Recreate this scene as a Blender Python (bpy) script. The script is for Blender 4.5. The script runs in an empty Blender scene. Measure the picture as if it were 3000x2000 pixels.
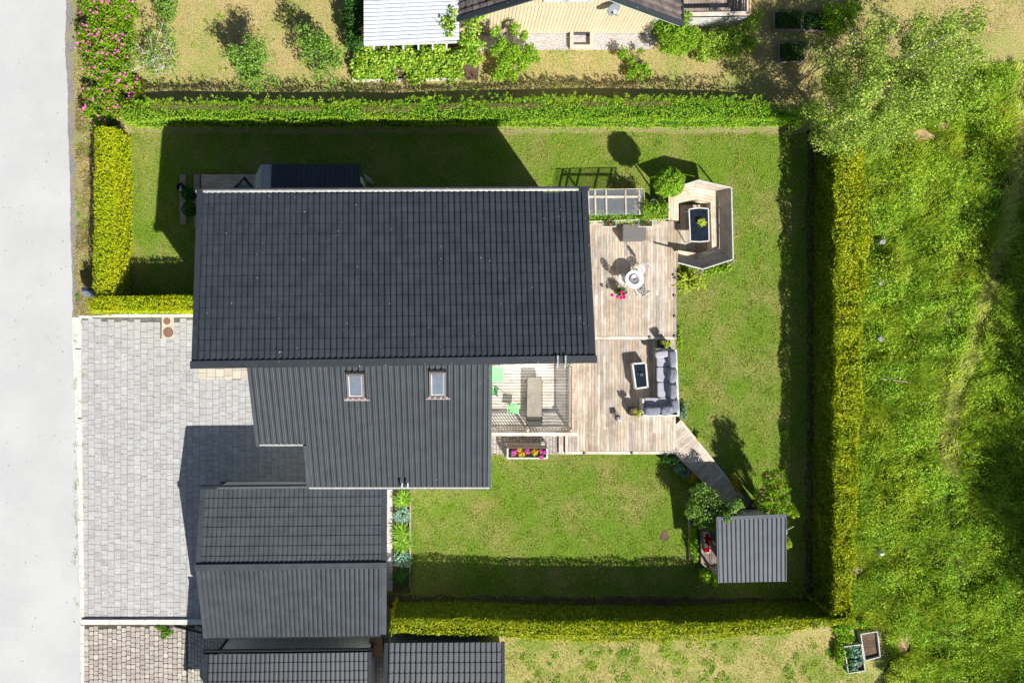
import bpy, math, random
import numpy as np
from mathutils import Vector, Matrix
random.seed(7)
rng = np.random.default_rng(7)
R = math.radians
scene = bpy.context.scene
COL = scene.collection

# ---------------------------------------------------------------- camera, sky, sun, exposure
CAM_H = 29.4            # camera height above the garden
FPX = 2000.0            # focal length in photograph pixels (3000 wide)
NX, NY = 1340.0, 975.0  # photograph pixel straight below the camera
cam_data = bpy.data.cameras.new("camera")
cam_data.sensor_width = 36.0
cam_data.lens = 36.0 * FPX / 3000.0
cam_data.shift_x = (1500 - NX) / 3000.0
cam_data.shift_y = -(1000 - NY) / 3000.0
cam_data.clip_end = 500
cam = bpy.data.objects.new("camera", cam_data)
cam.location = (0, 0, CAM_H)
COL.objects.link(cam)
scene.camera = cam

SUN_DIR = Vector((-0.65, 0.93, -1.0)).normalized()
world = bpy.data.worlds.new("World")
scene.world = world
world.use_nodes = True
wn = world.node_tree
sky = wn.nodes.new("ShaderNodeTexSky")
sky.sky_type = 'NISHITA'
sky.sun_disc = False
sky.sun_elevation = R(41.4)
sky.sun_rotation = R(145)
bg = wn.nodes["Background"]
bg.inputs[1].default_value = 0.05
wn.links.new(sky.outputs[0], bg.inputs[0])
sun_data = bpy.data.lights.new("sun", 'SUN')
sun_data.energy = 4.9
sun_data.angle = R(0.5)
sun_data.color = (1.0, 0.96, 0.9)
sun = bpy.data.objects.new("sun", sun_data)
sun.rotation_euler = SUN_DIR.to_track_quat('-Z', 'Y').to_euler()
sun.location = (10, -15, 30)
COL.objects.link(sun)
scene.view_settings.view_transform = 'Standard'
scene.view_settings.look = 'None'
scene.view_settings.exposure = 0.75
scene.view_settings.gamma = 1.0

def P(px, py, z=0.0):
    """point at height z that the photograph shows at pixel (px, py)"""
    k = (CAM_H - z) / FPX
    return ((px - NX) * k, (NY - py) * k, z)

# ---------------------------------------------------------------- materials
def _mat(name):
    m = bpy.data.materials.new(name)
    m.use_nodes = True
    nt = m.node_tree
    return m, nt, nt.nodes["Principled BSDF"]

def _ramp(nt, cols, pos=None):
    r = nt.nodes.new("ShaderNodeValToRGB")
    n = len(cols)
    pos = pos or [i / (n - 1) for i in range(n)]
    while len(r.color_ramp.elements) < n:
        r.color_ramp.elements.new(0.5)
    for e, c, p in zip(r.color_ramp.elements, cols, pos):
        e.position = p
        e.color = (*c, 1)
    return r

def _noise(nt, scale, detail=4, rough=0.6, vec=None, stretch=None):
    n = nt.nodes.new("ShaderNodeTexNoise")
    n.inputs["Scale"].default_value = scale
    n.inputs["Detail"].default_value = detail
    n.inputs["Roughness"].default_value = rough
    if vec is None:
        tc = nt.nodes.new("ShaderNodeTexCoord")
        vec = tc.outputs["Object"]
    if stretch:
        mp = nt.nodes.new("ShaderNodeMapping")
        mp.inputs["Scale"].default_value = stretch
        nt.links.new(vec, mp.inputs[0])
        vec = mp.outputs[0]
    nt.links.new(vec, n.inputs["Vector"])
    return n

def _mix(nt, fac, a, b, mode='MIX'):
    m = nt.nodes.new("ShaderNodeMix")
    m.data_type = 'RGBA'
    m.blend_type = mode
    for sock, v in ((m.inputs[0], fac), (m.inputs[6], a), (m.inputs[7], b)):
        if isinstance(v, (int, float)):
            sock.default_value = v
        elif isinstance(v, tuple):
            sock.default_value = (*v, 1)
        else:
            nt.links.new(v, sock)
    return m.outputs[2]

def _bump(nt, bsdf, h, strength, dist=0.02):
    b = nt.nodes.new("ShaderNodeBump")
    b.inputs["Strength"].default_value = strength
    b.inputs["Distance"].default_value = dist
    nt.links.new(h, b.inputs["Height"])
    nt.links.new(b.outputs[0], bsdf.inputs["Normal"])

def m_plain(name, col, rough=0.6, metal=0.0, var=0.12, scale=6.0, bump=0.0, spec=0.5, speck=None, island=0.0, stretch=None):
    """painted or natural surface with slight mottling; optional droppings specks and per-piece variation"""
    m, nt, b = _mat(name)
    n = _noise(nt, scale, 6, 0.65, stretch=stretch)
    lo = tuple(c * (1 - var) for c in col)
    hi = tuple(min(1, c * (1 + var)) for c in col)
    r = _ramp(nt, [lo, hi], [0.35, 0.65])
    nt.links.new(n.outputs[0], r.inputs[0])
    out = r.outputs[0]
    if island:
        g = nt.nodes.new("ShaderNodeNewGeometry")
        rr = _ramp(nt, [(1 - island,) * 3, (1 + 0.0,) * 3])
        nt.links.new(g.outputs["Random Per Island"], rr.inputs[0])
        out = _mix(nt, 1.0, out, rr.outputs[0], 'MULTIPLY')
    if speck:
        s = _noise(nt, speck[0], 3, 0.5)
        sr = _ramp(nt, [(0, 0, 0), (1, 1, 1)], [speck[1], speck[1] + 0.02])
        nt.links.new(s.outputs[0], sr.inputs[0])
        out = _mix(nt, sr.outputs[0], out, speck[2])
    nt.links.new(out, b.inputs["Base Color"])
    b.inputs["Roughness"].default_value = rough
    b.inputs["Metallic"].default_value = metal
    b.inputs["Specular IOR Level"].default_value = spec
    if bump:
        _bump(nt, b, n.outputs[0], bump)
    return m

def m_ground(name, cols, fine, patch, pcols, bump=0.6, pdet=4, ppos=(0.4, 0.62)):
    """turf or soil: fine speckle multiplied over larger patches"""
    m, nt, b = _mat(name)
    n1 = _noise(nt, fine, 3, 0.7)
    r1 = _ramp(nt, cols)
    mr = nt.nodes.new("ShaderNodeMapRange")
    mr.inputs[1].default_value = 0.3; mr.inputs[2].default_value = 0.7
    nt.links.new(n1.outputs[0], mr.inputs[0])
    nt.links.new(mr.outputs[0], r1.inputs[0])
    n2 = _noise(nt, patch, pdet, 0.6)
    r2 = _ramp(nt, [(0, 0, 0), (1, 1, 1)], list(ppos))
    nt.links.new(n2.outputs[0], r2.inputs[0])
    r3 = _ramp(nt, pcols)
    nt.links.new(mr.outputs[0], r3.inputs[0])
    out = _mix(nt, r2.outputs[0], r1.outputs[0], r3.outputs[0])
    nt.links.new(out, b.inputs["Base Color"])
    b.inputs["Roughness"].default_value = 0.9
    b.inputs["Specular IOR Level"].default_value = 0.15
    if bump:
        _bump(nt, b, n1.outputs[0], bump, 0.03)
    return m

def m_leaf(name, cols, trans=0.35, patch=None, rough=0.6, spec=0.1, pscale=1.3, pos=None):
    """leaves: each leaf its own tint, patches of another tint over the plant, light shining through"""
    m, nt, b = _mat(name)
    g = nt.nodes.new("ShaderNodeNewGeometry")
    r = _ramp(nt, cols, pos)
    nt.links.new(g.outputs["Random Per Island"], r.inputs[0])
    out = r.outputs[0]
    if patch:
        n = _noise(nt, pscale, 4, 0.65)
        rr = _ramp(nt, [(0, 0, 0), (1, 1, 1)], [0.45, 0.62])
        nt.links.new(n.outputs[0], rr.inputs[0])
        out = _mix(nt, rr.outputs[0], out, _mix(nt, 0.6, out, patch))
    nt.links.new(out, b.inputs["Base Color"])
    b.inputs["Roughness"].default_value = rough
    b.inputs["Specular IOR Level"].default_value = spec
    t = nt.nodes.new("ShaderNodeBsdfTranslucent")
    nt.links.new(out, t.inputs[0])
    ms = nt.nodes.new("ShaderNodeMixShader")
    ms.inputs[0].default_value = trans
    nt.links.new(b.outputs[0], ms.inputs[1])
    nt.links.new(t.outputs[0], ms.inputs[2])
    nt.links.new(ms.outputs[0], nt.nodes["Material Output"].inputs[0])
    return m

def m_wood(name, cols, axis='y', rough=0.75, spec=0.2, stain=None):
    """weathered boards: each board its own tint, grain along the board"""
    m, nt, b = _mat(name)
    g = nt.nodes.new("ShaderNodeNewGeometry")
    r = _ramp(nt, cols)
    nt.links.new(g.outputs["Random Per Island"], r.inputs[0])
    st = {'y': (30, 1.6, 30), 'x': (1.6, 30, 30), 'z': (30, 30, 1.6), 'd': (5, 5, 5)}[axis]
    n = _noise(nt, 1.0, 5, 0.6, stretch=st)
    rr = _ramp(nt, [(0.62, 0.54, 0.47) if axis != 'd' else (0.86, 0.83, 0.8), (1.12, 1.1, 1.08)], [0.3, 0.62])
    nt.links.new(n.outputs[0], rr.inputs[0])
    out = _mix(nt, 1.0, r.outputs[0], rr.outputs[0], 'MULTIPLY')
    n2 = _noise(nt, 1.4, 5, 0.7)
    r2 = _ramp(nt, [(0.72, 0.66, 0.6), (1.08, 1.07, 1.06)], [0.32, 0.6])
    nt.links.new(n2.outputs[0], r2.inputs[0])
    out = _mix(nt, 1.0, out, r2.outputs[0], 'MULTIPLY')
    nt.links.new(out, b.inputs["Base Color"])
    b.inputs["Roughness"].default_value = rough
    b.inputs["Specular IOR Level"].default_value = spec
    _bump(nt, b, n.outputs[0], 0.25, 0.01)
    return m

def m_glass(name, col, alpha=0.5, rough=0.08):
    m, nt, b = _mat(name)
    n = _noise(nt, 3, 4, 0.6)
    rr = _ramp(nt, [tuple(c * 0.9 for c in col), col])
    nt.links.new(n.outputs[0], rr.inputs[0])
    nt.links.new(rr.outputs[0], b.inputs["Base Color"])
    b.inputs["Roughness"].default_value = rough
    b.inputs["Alpha"].default_value = alpha
    return m

def m_paver(name, cols, var=0.8, edge=(0.62, 0.63, 0.63)):
    m, nt, b = _mat(name)
    g = nt.nodes.new("ShaderNodeNewGeometry")
    r = _ramp(nt, cols)
    nt.links.new(g.outputs["Random Per Island"], r.inputs[0])
    n = _noise(nt, 3.5, 6, 0.7)
    rr = _ramp(nt, [(0.8, 0.79, 0.78), (1.1, 1.1, 1.1)], [0.35, 0.68])
    nt.links.new(n.outputs[0], rr.inputs[0])
    out = _mix(nt, var, r.outputs[0], rr.outputs[0], 'MULTIPLY')
    n2 = _noise(nt, 9, 3, 0.6)
    r2 = _ramp(nt, [(0, 0, 0), (1, 1, 1)], [0.6, 0.68])
    nt.links.new(n2.outputs[0], r2.inputs[0])
    out = _mix(nt, r2.outputs[0], out, _mix(nt, 0.45, out, edge))
    n3 = _noise(nt, 30, 3, 0.6)
    r3 = _ramp(nt, [(0.88, 0.88, 0.88), (1.08, 1.08, 1.08)], [0.35, 0.65])
    nt.links.new(n3.outputs[0], r3.inputs[0])
    out = _mix(nt, 1.0, out, r3.outputs[0], 'MULTIPLY')
    nt.links.new(out, b.inputs["Base Color"])
    b.inputs["Roughness"].default_value = 0.8
    b.inputs["Specular IOR Level"].default_value = 0.25
    _bump(nt, b, n3.outputs[0], 0.3, 0.01)
    return m

M = {}
M['road'] = m_ground('road_asphalt', [(0.38, 0.384, 0.384), (0.45, 0.454, 0.454)], 30, 0.3, [(0.42, 0.423, 0.42), (0.50, 0.503, 0.50)], 0.25, 8)
M['verge'] = m_ground('verge_gravel', [(0.10, 0.10, 0.10), (0.30, 0.29, 0.27)], 16, 1.2, [(0.16, 0.14, 0.09), (0.34, 0.30, 0.22)], 0.5)
M['verge_grass'] = m_ground('verge_turf', [(0.14, 0.13, 0.05), (0.40, 0.32, 0.17)], 18, 1.6, [(0.12, 0.15, 0.03), (0.33, 0.34, 0.12)], 0.8)
M['lawn'] = m_ground('lawn_turf', [(0.06, 0.12, 0.010), (0.18, 0.28, 0.025)], 16, 0.5, [(0.12, 0.12, 0.03), (0.36, 0.32, 0.11)], 0.9, 8, (0.44, 0.66))
M['dry'] = m_ground('dry_turf', [(0.22, 0.17, 0.06), (0.54, 0.44, 0.20)], 16, 0.6, [(0.13, 0.16, 0.03), (0.42, 0.42, 0.13)], 0.9, 8, (0.44, 0.66))
M['dry_mixed'] = m_ground('patchy_dry_turf', [(0.22, 0.19, 0.06), (0.50, 0.43, 0.17)], 16, 0.8, [(0.09, 0.14, 0.015), (0.28, 0.34, 0.06)], 0.9, 8, (0.42, 0.60))
M['meadow_soil'] = m_ground('meadow_soil', [(0.03, 0.05, 0.012), (0.09, 0.13, 0.02)], 14, 0.8, [(0.05, 0.05, 0.02), (0.12, 0.11, 0.04)], 0.8)  # shadow among the plants is put into this dark ground colour
M['gravel'] = m_ground('gravel', [(0.12, 0.11, 0.12), (0.75, 0.72, 0.70)], 22, 3.0, [(0.20, 0.18, 0.18), (0.62, 0.55, 0.50)], 0.8)
M['soil'] = m_ground('soil', [(0.05, 0.032, 0.02), (0.13, 0.09, 0.06)], 18, 2.0, [(0.09, 0.06, 0.04), (0.19, 0.13, 0.09)], 0.9)
M['straw'] = m_ground('straw', [(0.26, 0.17, 0.08), (0.6, 0.45, 0.24)], 22, 3.0, [(0.12, 0.07, 0.035), (0.5, 0.36, 0.2)], 0.9)
M['joint'] = m_plain('paver_joint', (0.12, 0.12, 0.11), 0.9, var=0.4, scale=3)
M['joint_mossy'] = m_plain('mossy_joint', (0.07, 0.06, 0.04), 0.9, var=0.5, scale=3)
M['paver'] = m_paver('grey_paver', [(0.36, 0.358, 0.355), (0.42, 0.41, 0.40), (0.39, 0.395, 0.395), (0.45, 0.445, 0.435)])
M['cobble'] = m_paver('tan_cobble', [(0.30, 0.265, 0.235), (0.42, 0.36, 0.32), (0.36, 0.33, 0.30), (0.50, 0.46, 0.40)])
M['cobble_small'] = m_paver('pale_cobble', [(0.36, 0.35, 0.30), (0.46, 0.44, 0.38)])
M['cream_slab'] = m_paver('cream_slab', [(0.46, 0.41, 0.33), (0.55, 0.50, 0.41)], 0.6, (0.5, 0.4, 0.3))
M['concrete'] = m_plain('pale_concrete', (0.56, 0.55, 0.51), 0.85, var=0.18, scale=5, bump=0.3, spec=0.2)
M['iron'] = m_plain('rusty_iron', (0.20, 0.105, 0.075), 0.8, var=0.3, scale=25, bump=0.4)
M['roof'] = m_plain('charcoal_roof', (0.025, 0.031, 0.039), 0.42, var=0.22, scale=2.2, spec=0.45, speck=(13, 0.74, (0.5, 0.5, 0.48)))
M['roof2'] = m_plain('slate_grey_roof', (0.047, 0.055, 0.064), 0.5, var=0.18, scale=2.0, spec=0.3, speck=(14, 0.765, (0.5, 0.5, 0.48)))
M['roof3'] = m_plain('blue_grey_roof', (0.022, 0.028, 0.037), 0.5, var=0.12, scale=2.5, spec=0.3, speck=(14, 0.765, (0.5, 0.5, 0.48)))
M['wing'] = m_plain('slate_grey_sheet', (0.034, 0.041, 0.048), 0.52, var=0.16, scale=2.0, spec=0.22, speck=(14, 0.765, (0.5, 0.5, 0.48)))
M['roof_shed'] = m_plain('mid_grey_sheet', (0.062, 0.074, 0.09), 0.55, var=0.12, scale=2.5, spec=0.3)
M['flash'] = m_plain('charcoal_flashing', (0.03, 0.035, 0.042), 0.42, var=0.12, scale=3, speck=(12, 0.72, (0.45, 0.45, 0.43)))
M['gutter'] = m_plain('zinc_gutter', (0.42, 0.42, 0.40), 0.4, 0.2, var=0.2, scale=8)
M['black'] = m_plain('black_metal', (0.012, 0.013, 0.014), 0.45, var=0.2)
M['neigh_tile'] = m_plain('brown_roof_tile', (0.13, 0.105, 0.10), 0.75, var=0.45, scale=2.5, bump=0.2, island=0.3)
M['galv'] = m_plain('galvanised_steel', (0.42, 0.45, 0.45), 0.4, 0.3, var=0.2, scale=10)
M['white'] = m_plain('white_paint', (0.56, 0.56, 0.55), 0.5, var=0.05)
M['offwhite'] = m_plain('weathered_white_paint', (0.50, 0.50, 0.47), 0.7, var=0.15, scale=10, bump=0.15)
M['white_wall'] = m_plain('white_cladding', (0.80, 0.82, 0.79), 0.6, var=0.07, island=0.08)
M['grey_wall'] = m_plain('grey_cladding', (0.22, 0.25, 0.28), 0.6, var=0.1, island=0.12)
M['green_wall'] = m_plain('pale_green_trim', (0.42, 0.52, 0.47), 0.6, var=0.08)
M['yellow_wall'] = m_plain('pale_yellow_cladding', (0.64, 0.54, 0.37), 0.6, var=0.05, scale=3, island=0.09)
M['yellow_dark'] = m_plain('groove_paint', (0.22, 0.13, 0.04), 0.8)
M['sheet_white'] = m_plain('white_corrugated_sheet', (0.48, 0.50, 0.53), 0.6, var=0.10, scale=4)
M['plywood'] = m_plain('brown_plywood', (0.20, 0.125, 0.075), 0.8, var=0.25, scale=5)
M['deck'] = m_wood('sun_bleached_decking', [(0.36, 0.32, 0.27), (0.50, 0.46, 0.40), (0.42, 0.35, 0.27), (0.57, 0.53, 0.47), (0.43, 0.41, 0.37), (0.33, 0.31, 0.29), (0.50, 0.43, 0.34)], 'y')
M['deckx'] = m_wood('pale_grey_decking', [(0.50, 0.49, 0.46), (0.60, 0.59, 0.56), (0.66, 0.65, 0.62)], 'x')
M['deckshade'] = m_wood('tan_decking', [(0.46, 0.37, 0.29), (0.62, 0.50, 0.40), (0.40, 0.33, 0.27)], 'x')
M['plank'] = m_wood('grey_plank', [(0.30, 0.26, 0.23), (0.42, 0.37, 0.33)], 'y')
M['walk'] = m_wood('boardwalk_board', [(0.43, 0.39, 0.34), (0.53, 0.49, 0.43), (0.38, 0.34, 0.30)], 'd')
M['bench'] = m_wood('bench_board', [(0.50, 0.42, 0.33), (0.64, 0.56, 0.45), (0.57, 0.48, 0.37)], 'd')
M['benchgrey'] = m_wood('grey_bench_board', [(0.38, 0.34, 0.30), (0.50, 0.45, 0.40), (0.44, 0.40, 0.36)], 'd')
M['railwood'] = m_wood('rail_wood', [(0.50, 0.46, 0.40), (0.62, 0.58, 0.52)], 'd')
M['darkwood'] = m_wood('dark_wood', [(0.06, 0.045, 0.035), (0.12, 0.09, 0.07)], 'd')
M['green_furn'] = m_plain('mint_green_paint', (0.20, 0.60, 0.22), 0.45, var=0.05)
M['green_dark'] = m_plain('vivid_green_paint', (0.03, 0.45, 0.07), 0.45, var=0.05)
M['lounger'] = m_plain('taupe_textile', (0.23, 0.21, 0.165), 0.85, var=0.15, scale=3, bump=0.1)
M['cushion'] = m_plain('lilac_grey_fabric', (0.34, 0.34, 0.39), 0.9, var=0.10, scale=4, bump=0.15, spec=0.15)
M['pillow'] = m_plain('slate_fabric', (0.19, 0.195, 0.235), 0.9, var=0.16, scale=6, bump=0.3, spec=0.15)
M['sofaframe'] = m_plain('white_sofa_frame', (0.52, 0.52, 0.49), 0.6, var=0.08)
M['rattan'] = m_plain('grey_rattan', (0.13, 0.12, 0.115), 0.7, var=0.15, scale=60, bump=0.5)
M['darkglass'] = m_plain('dark_glass', (0.012, 0.018, 0.025), 0.08, var=0.3)
M['skyglass'] = m_plain('skylight_glass', (0.13, 0.155, 0.19), 0.12, var=0.1, spec=0.8)
M['poly'] = m_glass('polycarbonate', (0.34, 0.37, 0.40), 0.28, 0.2)
M['frost'] = m_glass('frosted_sheet', (0.42, 0.45, 0.46), 0.78, 0.35)
M['clear'] = m_glass('clear_glass', (0.7, 0.75, 0.78), 0.25)
M['winglass'] = m_plain('window_glass', (0.03, 0.04, 0.05), 0.05, spec=0.8)
M['stone'] = m_plain('pale_stone', (0.24, 0.24, 0.24), 0.8, var=0.25, scale=14, bump=0.5)
M['terracotta'] = m_plain('brown_pot', (0.06, 0.035, 0.03), 0.7)
M['pink_strip'] = m_plain('faded_lead_flashing', (0.36, 0.27, 0.26), 0.7, var=0.25, scale=14)
M['lichen'] = m_plain('orange_lichen_rail', (0.55, 0.36, 0.16), 0.8, var=0.5, scale=9)
M['bark'] = m_plain('bark', (0.13, 0.11, 0.09), 0.9, var=0.3, scale=16, bump=0.5)
M['birch'] = m_plain('birch_bark', (0.48, 0.46, 0.44), 0.8, var=0.35, scale=9)
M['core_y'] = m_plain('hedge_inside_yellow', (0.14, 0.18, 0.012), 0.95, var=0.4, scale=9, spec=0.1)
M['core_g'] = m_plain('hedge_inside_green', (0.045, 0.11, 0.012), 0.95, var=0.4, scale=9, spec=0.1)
M['l_thuja'] = m_leaf('thuja_sprays', [(0.26, 0.36, 0.006), (0.44, 0.54, 0.008), (0.36, 0.48, 0.010), (0.58, 0.60, 0.012)], 0.3, (0.56, 0.52, 0.01), pscale=0.7)
M['l_side'] = m_leaf('shaded_thuja_sprays', [(0.04, 0.08, 0.006), (0.09, 0.15, 0.008), (0.14, 0.19, 0.01)], 0.12)  # greener side growth, with the shade of the hedge face darkened into it
M['l_thuja2'] = m_leaf('golden_thuja_sprays', [(0.12, 0.24, 0.006), (0.28, 0.40, 0.010), (0.42, 0.50, 0.016), (0.54, 0.50, 0.06)], 0.3, (0.50, 0.50, 0.012), pscale=1.1)
M['l_green'] = m_leaf('hedge_leaves', [(0.10, 0.28, 0.008), (0.20, 0.45, 0.015), (0.30, 0.52, 0.02), (0.44, 0.56, 0.08)], 0.3, (0.36, 0.46, 0.04), pscale=0.6)
M['l_brown'] = m_leaf('dry_hedge_twigs', [(0.16, 0.10, 0.05), (0.34, 0.24, 0.13), (0.20, 0.24, 0.05)], 0.2)
M['l_rose'] = m_leaf('rose_leaves', [(0.10, 0.24, 0.012), (0.22, 0.42, 0.02), (0.33, 0.48, 0.03)], 0.35, (0.30, 0.36, 0.02))
M['l_fruit'] = m_leaf('fruit_tree_leaves', [(0.09, 0.22, 0.02), (0.20, 0.38, 0.04), (0.38, 0.52, 0.13)], 0.35)
M['l_vine'] = m_leaf('vine_leaves', [(0.07, 0.20, 0.015), (0.22, 0.42, 0.03), (0.42, 0.58, 0.06), (0.55, 0.66, 0.12)], 0.35)
M['l_birch'] = m_leaf('birch_leaves', [(0.07, 0.17, 0.015), (0.18, 0.32, 0.03), (0.34, 0.46, 0.06), (0.58, 0.64, 0.18)], 0.3)
M['l_dark'] = m_leaf('dark_leaves', [(0.02, 0.07, 0.012), (0.05, 0.14, 0.02), (0.09, 0.20, 0.04)], 0.25)
M['l_lily'] = m_leaf('lily_leaves', [(0.10, 0.26, 0.02), (0.22, 0.42, 0.03), (0.45, 0.56, 0.10)], 0.3)
M['pale_straw'] = m_leaf('pale_straw_blades', [(0.34, 0.46, 0.04), (0.56, 0.62, 0.12), (0.74, 0.70, 0.30)], 0.3)
M['l_bush'] = m_leaf('wild_bush_leaves', [(0.08, 0.26, 0.015), (0.20, 0.46, 0.02), (0.44, 0.66, 0.06), (0.64, 0.78, 0.16)], 0.35, (0.56, 0.66, 0.05), pscale=0.5)
M['l_bright'] = m_leaf('bright_leaves', [(0.14, 0.32, 0.015), (0.26, 0.48, 0.03), (0.40, 0.55, 0.05)], 0.35)
M['l_lime'] = m_leaf('lime_leaves', [(0.26, 0.38, 0.02), (0.45, 0.55, 0.05), (0.60, 0.66, 0.13)], 0.35)
M['l_gold'] = m_leaf('golden_leaves', [(0.34, 0.30, 0.01), (0.52, 0.42, 0.02)], 0.3)
M['l_blue'] = m_leaf('blue_green_leaves', [(0.06, 0.16, 0.10), (0.14, 0.28, 0.19), (0.38, 0.48, 0.34)], 0.2)
M['l_ball'] = m_leaf('clipped_ball_leaves', [(0.012, 0.07, 0.008), (0.035, 0.15, 0.012)], 0.2)
M['g_lawn'] = m_leaf('lawn_blades', [(0.08, 0.18, 0.008), (0.18, 0.33, 0.014), (0.30, 0.45, 0.03), (0.46, 0.50, 0.10)], 0.3, (0.54, 0.44, 0.13), pscale=0.6)
M['g_dry'] = m_leaf('dry_blades', [(0.22, 0.19, 0.05), (0.46, 0.37, 0.15), (0.64, 0.53, 0.26), (0.70, 0.60, 0.34)], 0.3, (0.30, 0.38, 0.08), pscale=0.6)
M['g_meadow'] = m_leaf('meadow_blades', [(0.10, 0.25, 0.010), (0.24, 0.44, 0.016), (0.42, 0.58, 0.04), (0.64, 0.66, 0.16)], 0.35, (0.56, 0.60, 0.05), pscale=0.3)
M['g_weed'] = m_leaf('meadow_leaves', [(0.07, 0.24, 0.012), (0.20, 0.44, 0.02), (0.46, 0.62, 0.06)], 0.35, (0.50, 0.56, 0.05), pscale=0.4)
M['pink'] = m_leaf('pink_petals', [(0.80, 0.03, 0.42), (0.85, 0.16, 0.55), (0.88, 0.36, 0.62)], 0.3)
M['hotpink'] = m_leaf('hot_pink_petals', [(0.75, 0.005, 0.16), (0.85, 0.03, 0.30)], 0.3)
M['magenta'] = m_leaf('magenta_petals', [(0.55, 0.02, 0.33), (0.75, 0.10, 0.50), (0.82, 0.35, 0.65)], 0.3)
M['red'] = m_leaf('red_petals', [(0.5, 0.004, 0.008), (0.75, 0.01, 0.015)], 0.3)
M['yellow'] = m_leaf('yellow_petals', [(0.75, 0.42, 0.02), (0.85, 0.62, 0.05)], 0.3)
M['whitepetal'] = m_leaf('white_petals', [(0.75, 0.70, 0.68), (0.85, 0.82, 0.80)], 0.3)

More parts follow.
